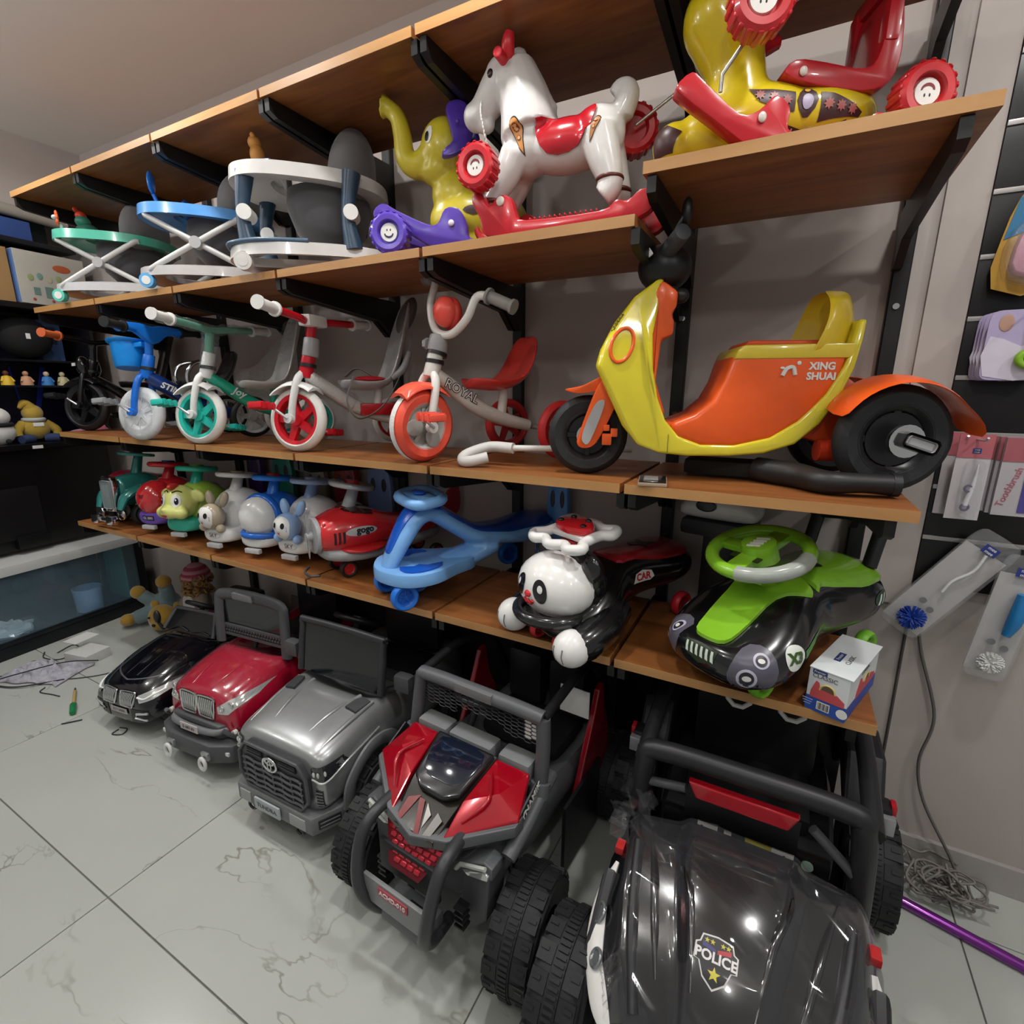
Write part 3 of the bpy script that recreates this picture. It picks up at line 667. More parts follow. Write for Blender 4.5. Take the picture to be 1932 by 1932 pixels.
# ---- red and grey off-road buggy
t = thing('ride_on_buggy', 'red and grey ride-on off-road buggy with honeycomb screen and front bull bar', 'toy car', (2.675, 0.10, -0.0), -4, 'ride-on cars on the floor')
RED2 = mt('a8081f', 0.14, 0.25, coat=1.0, name='metallic red')
GR = mt('55575a', 0.42, name='buggy grey')
# lower tub and side panels
bm = body([(-.46, [(0, .36), (.1, .36), (.17, .34), (.18, .26), (.1, .16)]), (-.38, [(0, .44), (.12, .44), (.2, .42), (.215, .3), (.13, .15)]),
 (-.28, [(0, .5), (.14, .5), (.21, .48), (.225, .34), (.16, .14)]), (-.24, [(0, .36), (.14, .36), (.21, .46), (.225, .34), (.17, .13)]),
 (.18, [(0, .24), (.14, .26), (.21, .4), (.23, .3), (.18, .13)]), (.28, [(0, .4), (.14, .42), (.2, .42), (.22, .3), (.17, .15)]), (.4, [(0, .36), (.12, .38), (.18, .38), (.2, .3), (.14, .18)])])
tub = obj('tub', bm, GR, t, 30, sub=1)
# hood: red facets left and right of a black centre
def facet(bm, pts): 
    vs = [bm.verts.new(p) for p in pts]; bm.faces.new(vs)
for s in (-1, 1):
    bm = BM()
    A, B, C2, D, E2, G = (s*.105, -.285, .548), (s*.205, -.275, .538), (s*.238, -.385, .492), (s*.085, -.5, .448), (s*.09, -.42, .505), (s*.17, -.37, .53)
    facet(bm, [A, B, G]); facet(bm, [B, C2, G]); facet(bm, [C2, D, G]); facet(bm, [D, E2, G]); facet(bm, [E2, A, G])
    bmesh.ops.remove_doubles(bm, verts=bm.verts[:], dist=.0005)
    r = bmesh.ops.extrude_face_region(bm, geom=bm.faces[:])
    for v in [g for g in r['geom'] if isinstance(g, bmesh.types.BMVert)]: v.co.z -= .022
    obj('hood_panel', bm, RED2, t, 12, bevel=.004)
    bar('hood_crease', [(s*.12, -.33, .546), (s*.155, -.4, .525), (s*.115, -.46, .482)], [.002, .005, .002], RED2, t, 8, 4)
    sp = None
    bm = BM(); prism(bm, [(-.385, .488), (-.29, .535), (-.275, .51), (-.37, .452)], .006, axis='x', off=s*.232); sp = obj('side_plate', bm, mt('17181a', .3), t, 20, bevel=.002)
    up = Vector((0, -.095, -.047)).normalized() if s < 0 else Vector((0, .095, .047)).normalized()
    M = face_M((s*.2358, -.33, .493), (s, 0, 0), (0, -.045, .08))
    text('side_lettering', 'DYNAMIK', .027, WHITEP, sp, M, bold=.0006, shear=.2)
    bar('frame_rail', [(s*.228, -.42, .4), (s*.232, -.33, .44), (s*.232, -.25, .48), (s*.23, -.2, .49)], .02, GR, t, 10, 4)
    # headlight
    bm = BM(); prism(bm, [(s*.1, .36), (s*.19, .41), (s*.215, .4), (s*.215, .365), (s*.13, .335)], .05, axis='y', off=-.445); hb = obj('headlight_housing', bm, GR, t, 20, bevel=.004)
    bm = BM(); prism(bm, [(s*.128, .352), (s*.19, .385), (s*.207, .38), (s*.205, .362), (s*.145, .343)], .03, axis='y', off=-.462); obj('headlight', bm, LENS, hb, 20, bevel=.004)
    bar('headlight_trim', [(s*.108, -.475, .345), (s*.125, -.477, .372), (s*.2, -.477, .402)], .006, mt('b8bbb6', .3), hb, 6, 1)
    bar('bull_bar', [(s*.12, -.45, .45), (s*.125, -.54, .435), (s*.125, -.58, .38), (s*.115, -.6, .28), (s*.095, -.585, .21), (s*.08, -.54, .15), (s*.07, -.46, .13)], .017, mt('333437', .38), t, 10, 5)
    bm = BM()
    for k in range(4): box(bm, (s*.135, -.49, .25-.02*k), (.03, .03, .006))
    obj('cooling_fins', bm, BLACKP, t, 0)
    bm = BM(); prism(bm, [(s*.12, .33), (s*.2, .35), (s*.19, .2), (s*.13, .12), (s*.1, .16)], .08, axis='y', off=-.42); obj('lower_cowl', bm, DGREY, t, 20, bevel=.006)
    bar('suspension_arm', [(s*.1, -.36, .2), (s*.24, -.36, .14)], .014, BLACKP, t)
    rod('shock', (s*.17, -.34, .34), (s*.24, -.34, .16), .018, BLACKP, t)
    # roll cage
    bar('cage_post', [(s*.225, -.255, .47), (s*.222, -.235, .6), (s*.215, -.225, .69)], .02, DGREY, t, 10, 3)
    rod('cage_socket', (s*.227, -.265, .465), (s*.2255, -.252, .505), .028, GR, t)
    bar('cage_side', [(s*.215, -.225, .69), (s*.215, .1, .7), (s*.21, .26, .45)], .015, BLACKP, t, 8, 2)
    # rear fenders and seat sides
    bm = BM(); prism(bm, [(-.05, .28), (.06, .5), (.1, .6), (.135, .61), (.16, .48), (.2, .4), (.2, .2), (0, .16)], .02, axis='x', off=s*.235); obj('rear_fender', bm, mt('8c0a1c', .25, coat=.6), t, 20, bevel=.005)
    sk = slab('side_skirt', (s*.25, -.02, .2), (.012, .26, .26), mt('1a1a1c', .35), t, .004)
bar('cage_top', [(-.215, -.225, .69), (-.13, -.232, .7), (.13, -.232, .7), (.215, -.225, .69)], .022, GR, t, 10, 1)
slab('cage_badge', (0, -.245, .705), (.13, .02, .03), MGREY, t, .004)
# centre of the hood
bm = BM(); prism(bm, [(-.105, -.28), (.105, -.28), (.083, -.42), (.066, -.515), (-.066, -.515), (-.083, -.42)], .02, axis='z')
for v in bm.verts: v.co.z += .54-(max(0, -.28-v.co.y))*.38-(max(0, -.42-v.co.y))*.25
obj('hood_centre', bm, mt('2a2723', .16, coat=.7), t, 20, bevel=.003)
bm = BM(); prism(bm, [(-.1, -.285), (.1, -.285), (.078, -.415), (.04, -.44), (-.04, -.44), (-.078, -.415)], .02, axis='z')
for v in bm.verts: v.co.z += .55-(max(0, -.285-v.co.y))*.34
sc = obj('hood_scoop', bm, mt('1b1c20', .2, coat=.6), t, 20, bevel=.008)
bm = BM(); prism(bm, smoothpoly([(-.075, -.3), (.075, -.3), (.062, -.395), (0, -.41), (-.062, -.395)], 3), .012, axis='z')
for v in bm.verts: v.co.z += .556-(max(0, -.285-v.co.y))*.34
obj('scoop_inset', bm, mt('141b2b', .1, coat=1), sc, 30, bevel=.003)
for k, (p, m) in enumerate((([(-.062, -.46), (-.03, -.445), (-.05, -.51), (-.064, -.51)], mt('7c2a2a', .3)), ([(-.03, -.45), (-.012, -.45), (.02, -.515), (.004, -.515)], mt('7c2a2a', .3)), ([(.0, -.452), (.025, -.47), (.018, -.5)], mt('b6b3ad', .2)), ([(.04, -.46), (.062, -.47), (.05, -.513), (.03, -.513)], mt('8a8782', .2)))):
    bm = BM(); prism(bm, p, .001, axis='z')
    for v in bm.verts: v.co.z += .5512-(max(0, -.28-v.co.y))*.38-(max(0, -.42-v.co.y))*.25
    obj('hood_decal', bm, m, t, 0)
# front V frame, red mesh grille, plate
bm = BM(); rings(bm, [[(x, y-.01, z+.02), (x, y+.03, z+.025), (x, y+.03, z-.02), (x, y-.012, z-.012)] for x, y, z in ((-.238, -.39, .465), (-.1, -.492, .432), (0, -.515, .415), (.1, -.492, .432), (.238, -.39, .465))]); obj('nose_frame', bm, GR, t, 20, bevel=.004)
bm = BM(); GM = T(0, -.505, .4, rx=-32); prism(bm, [(-.1, .015), (.1, .015), (.05, -.08), (-.05, -.08)], .012, GM, axis='y'); gg = obj('grille', bm, mt('5c0613', .4), t, 20)
for r_ in range(6):
    for c_ in range(9):
        x = -.098+.0225*c_+(.011 if r_ % 2 else 0); z = .006-.0165*r_
        if abs(x) < .088-(.015-z)*.5 and z > -.075: slab('grille_cell', (x, -.0065, z), (.0195, .005, .0135), RED2, gg, .002, GM, seg=1)
slab('grille_backing', (0, -.53, .33), (.2, .012, .1), mt('17171a', .5), t, .003, None)
slab('bumper_plate', (0, -.585, .265), (.215, .012, .085), mt('7d7f80', .4), t, .005)
pl = slab('number_plate', (-.0, -.593, .287), (.1, .004, .026), mt('9a3c46', .4), t, .001); text('plate_lettering', 'ACHD-010', .019, mt('e6d6d6', .5), pl, front_M(0, -.5958, .287), bold=.0003)
slab('skid_plate', (0, -.53, .17), (.15, .08, .05), GR, t, .008)
slab('winch', (.02, -.525, .185), (.07, .02, .022), BLACKP, t, .003)
# dash pods behind the hood
for x, wd in ((-.14, .11), (.0, .15), (.15, .1)): slab('dash_pod', (x, -.245, .525), (wd, .06, .06), mt('777a7b', .4), t, .012)
# honeycomb screen
bm = BM(); hx = .0145
for r_ in range(6):
    for c_ in range(19):
        cx = -.2+c_*hx*1.5; cz = .668-r_*hx*.87-(hx*.43 if c_ % 2 else 0)
        if cx > .205 or (r_ > 3 and -.07 < cx < .1): continue
        P = [(cx+hx*math.cos(PI/3*k), -.228, cz+hx*.5*math.sin(PI/3*k)) for k in range(6)]
        tube(bm, P, .0016, 4, 1, closed=True)
obj('honeycomb_screen', bm, mt('35363a', .35), t, 0)
bm = BM(); hx = .0145
for r_ in range(5):
    for c_ in range(17, 19):
        cx = -.2+c_*hx*1.5; cz = .668-r_*hx*.87-(hx*.43 if c_ % 2 else 0)
        prism(bm, [(cx+hx*.86*math.cos(PI/3*k), cz+hx*.43*math.sin(PI/3*k)) for k in range(6)], .003, axis='y', off=-.226)
obj('white_panel', bm, WHITEP, t, 0)
steering(t, (-.08, -.12, .56), .075, BLACKP, -35)
slab('seat', (0, .1, .36), (.3, .2, .06), BLACKP, t, .02); slab('backrest', (-.08, .2, .5), (.14, .06, .22), BLACKP, t, .03); slab('backrest', (.09, .2, .5), (.14, .06, .22), BLACKP, t, .03)
slab('rear_bulkhead', (0, .33, .45), (.46, .05, .5), BLACKP, t, .02)
slab('headrest_card', (.19, .03, .58), (.1, .004, .1), WHITEP, t, .001)
for s in (-1, 1):
    wheel(t, (s*.27, -.385, .156), .156, .12, 'lug', '1d1e20', rz=6); wheel(t, (s*.262, .25, .155), .155, .12, 'lug', '1d1e20')

t.scale = (1.0, 1.0, 0.93)
# ---- black police buggy, hood under film
t = thing('ride_on_buggy', 'black ride-on police buggy with badge on its film-covered hood and roll bar', 'toy car', (3.375, 0.12, 0), 0, 'ride-on cars on the floor')
BK = mt('0e0e11', 0.14, coat=.9, name='black gloss'); BM2 = mt('1d1d20', .42, name='matte black')
b = obj('hood', body([
 (-.66, [(0, .28), (.05, .275), (.06, .265), (.13, .25), (.16, .2), (.13, .13)]),
 (-.62, [(0, .355), (.055, .35), (.068, .332), (.16, .31), (.205, .25), (.17, .13)]),
 (-.53, [(0, .43), (.066, .426), (.082, .4), (.2, .365), (.252, .29), (.22, .15)]),
 (-.43, [(0, .475), (.082, .472), (.104, .445), (.225, .41), (.275, .33), (.24, .17)]),
 (-.33, [(0, .503), (.1, .5), (.125, .472), (.235, .445), (.28, .365), (.25, .2)]),
 (-.27, [(0, .512), (.112, .51), (.135, .486), (.23, .465), (.27, .385), (.25, .2)]),
 (-.245, [(0, .47), (.1, .47), (.13, .455), (.21, .44), (.24, .37), (.23, .2)]),
 (-.235, [(0, .38), (.09, .38), (.12, .38), (.19, .38), (.22, .34), (.21, .2)])]), BK, t, 22, bevel=.012, seg=3)
bv = bvh(b)
obj('tub', body([(-.26, [(0, .36), (.14, .36), (.21, .42), (.225, .3), (.17, .12)]), (.15, [(0, .25), (.15, .27), (.22, .4), (.235, .3), (.18, .12)]), (.3, [(0, .42), (.15, .44), (.21, .44), (.225, .3), (.17, .14)]), (.4, [(0, .38), (.12, .4), (.18, .4), (.2, .3), (.14, .18)])]), BM2, t, 30, sub=1)
for s in (-1, 1):
    for k, pts in enumerate(([(.085, -.27), (.1, -.36), (.075, -.45), (.055, -.56)], [(.19, -.3), (.16, -.4), (.14, -.48), (.12, -.55)])):
        bar('hood_ridge', [onto(bv, (s*x, y, 0), (0, 0, 1), .001) for x, y in pts], [.003, .009, .008, .003], BK, t, 8, 5)
    nh = (s*.75, -.35, .6); hl = bar('headlight', [onto(bv, q, nh, .002) for q in ((s*.25, -.36, .4), (s*.262, -.42, .36), (s*.25, -.5, .32), (s*.215, -.58, .29), (s*.18, -.62, .27))], [.006, .022, .03, .028, .01], WHITEP, t, 10, 6, flat=(1, .28), up=(s*.2, 1, .6))
    for x, y, r_ in ((.256, -.45, .019), (.235, -.525, .016)):
        p = onto(bv, (s*x, y, .34 if y > -.5 else .31), nh, .011); bm = BM(); torus(bm, (0, 0, 0), r_, .004, face_M(p, nh, (0, 1, 0))); cyl(bm, (0, 0, -.004), (0, 0, .001), r_*.8, None, 16, face_M(p, nh, (0, 1, 0))); obj('lamp', bm, mt('8f9396', .12, .6), hl)
    bar('headlight_surround', [onto(bv, (s*x, y, 0), (0, 0, 1), .003) for x, y in ((.215, -.33), (.2, -.42), (.18, -.51), (.15, -.6))], .011, BM2, t, 8, 5)
    bm = BM(); prism(bm, [(-.38, .4), (-.47, .34), (-.56, .28), (-.62, .2), (-.6, .12), (-.45, .14), (-.4, .28)], .035, axis='x', off=s*.262); obj('fender', bm, BM2, t, 20, bevel=.01)
    bar('fender_strut', [(s*.262, -.42, .34), (s*.268, -.52, .2), (s*.25, -.6, .12)], .012, DGREY, t, 8, 4)
    slab('indicator', (s*.255, -.335, .42), (.02, .03, .02), mt('b02a2a', .3), t, .004)
    mr = slab('side_lamp', (s*.285, -.02, .5), (.05, .05, .07), BLACKP, t, .012); slab('side_lamp_lens', (s*.3, -.05, .5), (.03, .02, .045), mt('9a9c9e', .2, .4), mr, .004); slab('side_reflector', (s*.312, -.02, .52), (.012, .03, .04), mt('b11a26', .2), mr, .004)
    slab('side_step', (s*.255, .02, .12), (.05, .3, .03), BM2, t, .008)
    bm = BM(); prism(bm, [(.02, .42), (.12, .56), (.26, .56), (.38, .4), (.34, .36), (.2, .47), (.1, .44)], .09, axis='x', off=s*.27); obj('rear_fender', bm, BM2, t, 20, bevel=.01)
    slab('accent_panel', (s*.249, -.1, .36), (.006, .14, .05), mt('8e1420', .25), t, .002)
pbadge = [(-.03, .038), (0, .042), (.03, .038), (.034, .024), (.042, .02), (.042, -.008), (.032, -.01), (.022, -.034), (0, -.05), (-.022, -.034), (-.032, -.01), (-.042, -.008), (-.042, .02), (-.034, .024)]
MB = face_M((-.02, -.52, .46), (0, -.5, 1), (0, 1, 0)) @ T(s=.86)
bg = patch('badge', [(a*1.08, c*1.08) for a, c in pbadge], WHITEP, t, MB, bv, .004, 2); patch('badge_field', pbadge, mt('1b1b1d', .4), bg, MB, bv, .0048, 2)
patch('badge_ribbon', [(-.03, .028), (-.002, .02), (-.002, .012), (-.03, .018)], mt('3c3a72', .4), bg, MB, bv, .0054, 2); patch('badge_ribbon', [(.03, .028), (.002, .02), (.002, .012), (.03, .018)], mt('b3303a', .4), bg, MB, bv, .0054, 2)
for x in (-.022, -.01, .012, .023): patch('badge_star', star(.006), mt('c9bd3c', .4), bg, MB @ T(x, .031, 0), bv, .0056, 1)
patch('badge_star', star(.014), mt('d0c445', .4), bg, MB @ T(0, -.026, 0), bv, .0056, 2)
wraptext('badge_lettering', 'POLICE', .027, mt('e4e0e0', .4), bg, MB @ T(0, .003, 0), bv, .0058, bold=.0009)
# roll bar frame with red visor
rb = bar('roll_bar', [(-.245, -.225, .38), (-.238, -.245, .5), (-.228, -.25, .62), (-.203, -.25, .655), (0, -.25, .66), (.193, -.25, .655), (.218, -.25, .62), (.23, -.245, .5), (.24, -.225, .36)], .024, BM2, t, 10, 4)
bm = BM(); prism(bm, [(-.125, .615), (.105, .615), (.085, .575), (-.105, .575)], .02, axis='y', off=-.262); obj('visor', bm, mt('a3101f', .15, coat=.8), t, 20, bevel=.004)
for s in (-1, 1): bar('roll_bar_brace', [(s*.225, -.25, .5), (s*.13, -.255, .59)] if s > 0 else [(s*.23, -.25, .56), (s*.13, -.255, .58)], .011, DGREY, t, 8, 1)
slab('visor_panel', (-.01, -.24, .54), (.24, .006, .09), mt('101012', .4), t, .002)
slab('seat', (0, .1, .36), (.32, .2, .06), BLACKP, t, .02); slab('backrest', (0, .22, .5), (.34, .07, .24), BLACKP, t, .03)
slab('rear_bulkhead', (0, .34, .44), (.5, .05, .54), BLACKP, t, .02)
dash = slab('dashboard', (0, -.2, .43), (.36, .06, .12), mt('0c0c0d', .5), t, .01)
for x, wd in ((-.075, .045), (.085, .045)): slab('dash_clip', (x, -.232, .487), (wd, .014, .035), WHITEP, dash, .003)
slab('warning_sticker', (.035, -.2335, .475), (.055, .002, .035), mt('c9bb22', .5), dash, .0005); slab('paper_tag', (-.03, -.2335, .478), (.016, .002, .03), WHITEP, dash, .0005); slab('bar_label', (-.08, -.2335, .455), (.05, .002, .008), WHITEP, dash, .0005)
bm = BM(); cyl(bm, (.135, -.234, .47), (.135, -.23, .47), .012); obj('round_sticker', bm, mt('8fa79b', .4), dash)
for s in (-1, 1):
    bar('cage_rail', [(s*.235, -.25, .62), (s*.24, .1, .66), (s*.235, .3, .5)], .02, BM2, t, 8, 2)
    wheel(t, (s*.315, -.5, .155), .155, .115, 'lug', '1d1e20'); wheel(t, (s*.33, .2, .155), .155, .13, 'lug', '1d1e20')
film('plastic_wrap', bv, FILM, t, -.235, .265, -.61, -.255, off=.01, amp=.008, freq=7, seed=5, nu=80, nv=80)
bm = BM()
for k in range(26):
    a = random.random()*6.28; p = Vector((-.235+random.uniform(-.03, .03), -.3+random.uniform(-.06, .05), .47+random.uniform(-.02, .07)))
    d = Vector((random.uniform(-1, 1), random.uniform(-1, 1), random.uniform(-1, 1)))*.03; e = Vector((random.uniform(-1, 1), random.uniform(-1, 1), random.uniform(-1, 1)))*.03
    sheet(bm, [p-d, p+e, p+d, p-e*.8])
obj('wrap_bunch', bm, FILM, t, 0)
# ================================================================ tricycles and scooter on the third shelf
def trike(loc, heading, steer, label, wheel_r=.115, tyre='d9d7d2', hubc='2aa79a', fork='d9d8d4', frame='1f9d86', stem=None, grip='d9d8d4', bars='flat',
          guard=None, seat='9c9c9c', rear_tyre='1e1f21', rear_hub='c9c9c9', rear_r=.095, pedal='2bb3a0', head='d9d8d4', back=.14, tall=False, barc=None, frame_r=.02, hw=.21, tw=.045, rs=.4, seat_x=.27, seat_z=.235, bar_steer=None, wstyle='thin', bar_roll=0):
    t = thing('tricycle', label, 'tricycle', loc, heading, 'tricycles on the third shelf')
    R = wheel_r; FK = mt(fork, .28); FR = mt(frame, .25, coat=.4)
    H = Vector((.045, 0, .30)); ax = Vector((.20, 0, 1)).normalized()
    S = Matrix.Translation(H) @ Matrix.Rotation(math.radians(steer), 4, ax) @ Matrix.Translation(-H)
    def P(*p): return S @ Vector(p)
    w_ = wheel(t, (0, 0, 0), R, tw, wstyle, hubc, mt(tyre, .5, bump=.25, bscale=60))
    w_.name = 'front_wheel'; w_.matrix_basis = S @ T(0, 0, R, rz=90)
    for s in (-1, 1):
        bar('fork_leg', [P(.0, s*.038, R), P(.012, s*.042, R+.06), P(.028, s*.034, R*2+.02), P(.035, s*.012, R*2+.05)], [.013, .013, .014, .013], FK, t, 8, 4)
        cr = bar('crank', [P(0, s*.045, R), P(0, s*.06, R), P(s*.05, s*.065, R-s*.035), P(s*.055, s*.075, R-s*.04), P(s*.055, s*.14, R-s*.04)], .005, mt('cfcfcf', .25, .6), t, 8, 1)
        bm = BM(); box(bm, (s*.055, s*.118, R-s*.04), (.058, .072, .02), S, .006)
        for k in (-1, 0, 1): box(bm, (s*.055, s*.118+k*.024, R-s*.04), (.062, .008, .024), S)
        obj('pedal', bm, mt(pedal, .35), cr, 40)
        rod('axle_cap', P(0, s*.04, R), P(0, s*.06, R), .017, FK, t)
    if guard:
        bm = BM(); secs = []
        for k in range(9):
            a = math.radians(48+k*10); r_ = R+.018; secs.append([S @ Vector((-r_*q*math.cos(a), y, R+r_*q*math.sin(a)+z)) for y, q, z in ((-.042, .98, -.008), (-.02, 1.0, .004), (.02, 1.0, .004), (.042, .98, -.008), (.042, .955, -.01), (0, .97, 0), (-.042, .955, -.01))])
        rings(bm, secs); obj('mudguard', bm, mt(guard, .28), t, 60)
    rod('steering_head', P(.036, 0, R*2+.035), P(.064, 0, .365), .026, mt(head, .28), t, .023, 16, .004); rod('head_ring', P(.05, 0, .30), P(.052, 0, .312), .029, BLACKP, t)
    B = mt(barc or fork, .22, coat=.4); S0 = S
    HB = P(.06, 0, .36)
    SB = Matrix.Translation(HB) @ Matrix.Rotation(math.radians(steer if bar_steer is None else bar_steer), 4, 'Z') @ Matrix.Rotation(math.radians(bar_roll), 4, 'X') @ Matrix.Translation(-Vector((.06, 0, .36)))
    def PB(*p): return SB @ Vector(p)
    if bars == 'flat':
        bar('handlebar_stem', [PB(.06, 0, .35), PB(.075, 0, .43), PB(.085, 0, 0.447)], .0165, B, t, 10, 4)
        bar('handlebar', [PB(.105, -hw, 0.467), PB(.09, -hw*.45, 0.460), PB(.085, 0, 0.450), PB(.09, hw*.45, 0.460), PB(.105, hw, 0.467)], .0135, B, t, 10, 5)
        g = [((.105, s*hw, 0.467), (.12, s*(hw+.085), 0.474)) for s in (-1, 1)]
    else:
        bar('handlebar_stem', [PB(.06, 0, .35), PB(.07, 0, .385)], .013, B, t, 10, 1)
        bar('handlebar', [PB(.12, -.15, .53), PB(.1, -.11, .52), PB(.085, -.1, .46), PB(.075, -.055, .405), PB(.07, 0, .39), PB(.075, .055, .405), PB(.085, .1, .46), PB(.1, .11, .52), PB(.12, .15, .53)], .0125, B, t, 10, 6)
        g = [((.115, s*.145, .53), (.14, s*.225, .52)) for s in (-1, 1)]
    for a, c in g:
        a, c = PB(*a), PB(*c); gm_ = mt(grip, .5); o = rod('grip', a, c, .0165, gm_, t, .0165, 16, .004)
        d = (c-a).normalized(); rod('grip_flange', a-d*.004, a+d*.004, .023, gm_, o, None, 16); rod('grip_flange', c-d*.004, c+d*.005, .021, gm_, o, None, 16)
    # frame, seat, rear axle
    bar('frame_tube', [(.045, 0, .275), (.1, 0, .235), (.2, 0, .165), (.3, 0, .125), (rs-.02, 0, rear_r+.005)], [frame_r, frame_r*1.25, frame_r*1.3, frame_r*1.15, frame_r], FR, t, 10, 5)
    bar('rear_axle', [(rs, -.165, rear_r), (rs, .165, rear_r)], .009, mt('b9b9b9', .3, .6), t, 8, 1)
    for s in (-1, 1):
        w2 = wheel(t, (rs, s*.175, rear_r), rear_r, .034, 'thin', rear_hub, mt(rear_tyre, .5, bump=.2, bscale=80), rz=90); w2.name = 'rear_wheel'
    bar('seat_post', [(seat_x+.02, 0, .13), (seat_x+.03, 0, seat_z-.01)], .016, FR, t, 8, 1)
    SM = mt(seat, .3, coat=.2)
    bm = BM(); secs = []
    prof = [(-.115, .0, .035), (-.1, .004, .06), (-.03, -.006, .082), (.04, -.002, .095), (.085, .03, .1), (.115, .085, .095), (.135, back, .075), (.142, back+.02, .04)]
    if tall: prof = [(-.115, .0, .04), (-.1, .004, .06), (-.03, -.006, .08), (.04, -.002, .09), (.08, .03, .095), (.105, .1, .095), (.135, .2, .085), (.165, .29, .06), (.175, .31, .03)]
    top = []; bot = []
    for i, (x, z, hw2) in enumerate(prof):
        x0, z0 = (prof[i-1][0], prof[i-1][1]) if i else (x-.01, z); x1, z1 = (prof[i+1][0], prof[i+1][1]) if i+1 < len(prof) else (x+.005, z+.01)
        d = Vector((x1-x0, 0, z1-z0)).normalized(); nn = Vector((-d.z, 0, d.x)); c = Vector((seat_x+x, 0, seat_z+z))
        ring_ = []
        for k in range(14):
            a = 2*PI*k/14; ca, sa = math.cos(a), math.sin(a); yy = hw2*ca; h_ = .014*sa+(.022*(abs(ca)**2.5))
            ring_.append(c+nn*h_+Vector((0, yy, 0)))
        secs.append(ring_)
    rings(bm, secs); st = obj('seat', bm, SM, t, 60, sub=1)
    settle(t)
    return t, (S, SB), (P, PB), st
# black tricycle (partly behind the blue one)
t, (S, SB), (P, PB), st = trike((.07, .12, ZR), 72, -52, 'all black tricycle with orange handlebar grips', wheel_r=.13, tyre='18181a', hubc='111113', fork='141416', frame='161618', grip='b4552b', guard='141416', seat='1c1c1e', pedal='1a1a1c', head='141416', barc='151517', tall=True, hw=.2, rear_hub='2c2c2e')
for s in (-1, 1): ball('head_fairing', P(.03, s*.03, .33), (.03, .028, .05), gloss('131315'), t)
slab('fairing_sticker', (0, 0, 0), (.022, .002, .016), WHITEP, t, .001, S @ T(.005, -.058, .335))
# blue tricycle
t, (S, SB), (P, PB), st = trike((.845, .0, ZR), 74, -58, 'blue tricycle with bucket basket, spoked front wheel in a clear bag', tyre='c9ccce', hubc='dfe1e2', fork='1467c8', frame='10306f', grip='1b1b1d', guard=None, seat='2a2a2c', pedal='8e9092', head='1467c8', barc='1772d6', hw=.14, rear_tyre='141416', rear_hub='b9bcbe', frame_r=.026, wstyle='toy')
bm = BM(); prism(bm, smoothpoly([(-.15, .47), (-.08, .475), (0, .43), (.08, .475), (.15, .47), (.15, .505), (.06, .512), (0, .505), (-.06, .512), (-.15, .505)], 3), .03, SB @ T(.09, 0, -.023), axis='x'); obj('handlebar_plate', bm, mt('1a78de', .2, coat=.5), t, 40, bevel=.008)
bk = BM(); lathe(bk, [(.0005, 0), (.044, 0), (.047, .004), (.056, .085), (.066, .09), (.068, .096), (.063, .098), (.052, .088), (.043, .008), (.0005, .006)], 28, S @ T(-.04, 0, .315, s=1.2)); bo = obj('basket', bk, mt('1788dc', .3), t, 50)
slab('basket_clip', (0, 0, 0), (.05, .06, .02), mt('1788dc', .3), t, .004, S @ T(.035, 0, .405))
bm = BM(); ellip(bm, (0, 0, 0), (.105, .036, .112), S @ T(0, 0, .114), 28)
for v in bm.verts: v.co += Vector((NZ.noise(v.co*22), NZ.noise(v.co*22+Vector((5, 0, 0))), NZ.noise(v.co*22+Vector((0, 5, 0)))))*.018
for v in bm.verts: v.co.z = max(v.co.z, .003)
obj('plastic_bag', bm, glassmat('dcdcdc', .07, .12, 'thin bag', .5, 40), t, 180)
# spokes on its front wheel
bm = BM()
for k in range(18): cyl(bm, (0, 0, .015), (0, 0, .075), .0016, None, 5, S @ T(0, 0, .115) @ Matrix.Rotation(2*PI*k/18, 4, 'Y') @ T(0, -.018 if k % 2 else .018, 0))
obj('spokes', bm, mt('e3e3e3', .3, .4), t)
MT = face_M((.145, -.0345, .208), (0, -1, 0), (.45, 0, .9)); text('frame_lettering', 'STINGER', .036, WHITEP, t, MT, bold=.0012, shear=.1)
bar('grab_rail', [(.2, -.09, .2), (.17, -.1, .27), (.2, -.1, .33), (.27, -.06, .345), (.27, .06, .345), (.2, .1, .33), (.17, .1, .27), (.2, .09, .2)], .009, CHROME, t, 10, 5)
# green and white tricycle
t, (S, SB), (P, PB), st = trike((1.23, .03, ZR), 72, -56, 'green and white tricycle with film-wrapped handlebar and seat', tyre='d3d1cb', hubc='27b3a3', fork='d5d5d2', frame='1d9e80', grip='d9d8d4', guard='d5d5d2', seat='c4c4c2', pedal='28b5a6', head='cfcfcc', barc='5f9f88', rear_tyre='d6d6d2', rear_hub='2aa597', tall=True)
MT = face_M((.15, -.0268, .207), (0, -1, 0), (.45, 0, .9)); text('frame_lettering', 'Joy', .04, WHITEP, t, MT, bold=.0008, shear=.2)
WR = glassmat('eef2ee', .05, .08, 'stretch wrap', .9, 60)
def wrap_tube(name, pts, r, parent, seed=0):
    bm = BM(); tube(bm, pts, r, 12, 8)
    for v in bm.verts: v.co += Vector((NZ.noise(v.co*60+Vector((seed, 0, 0))), NZ.noise(v.co*60+Vector((0, seed, 0))), NZ.noise(v.co*60)))*.008
    return obj(name, bm, WR, parent, 180)
wrap_tube('stretch_wrap', [PB(.105, -.26, .469), PB(.09, -.09, .46), PB(.085, 0, .45), PB(.09, .09, .46), PB(.105, .26, .469)], .021, t, 1)
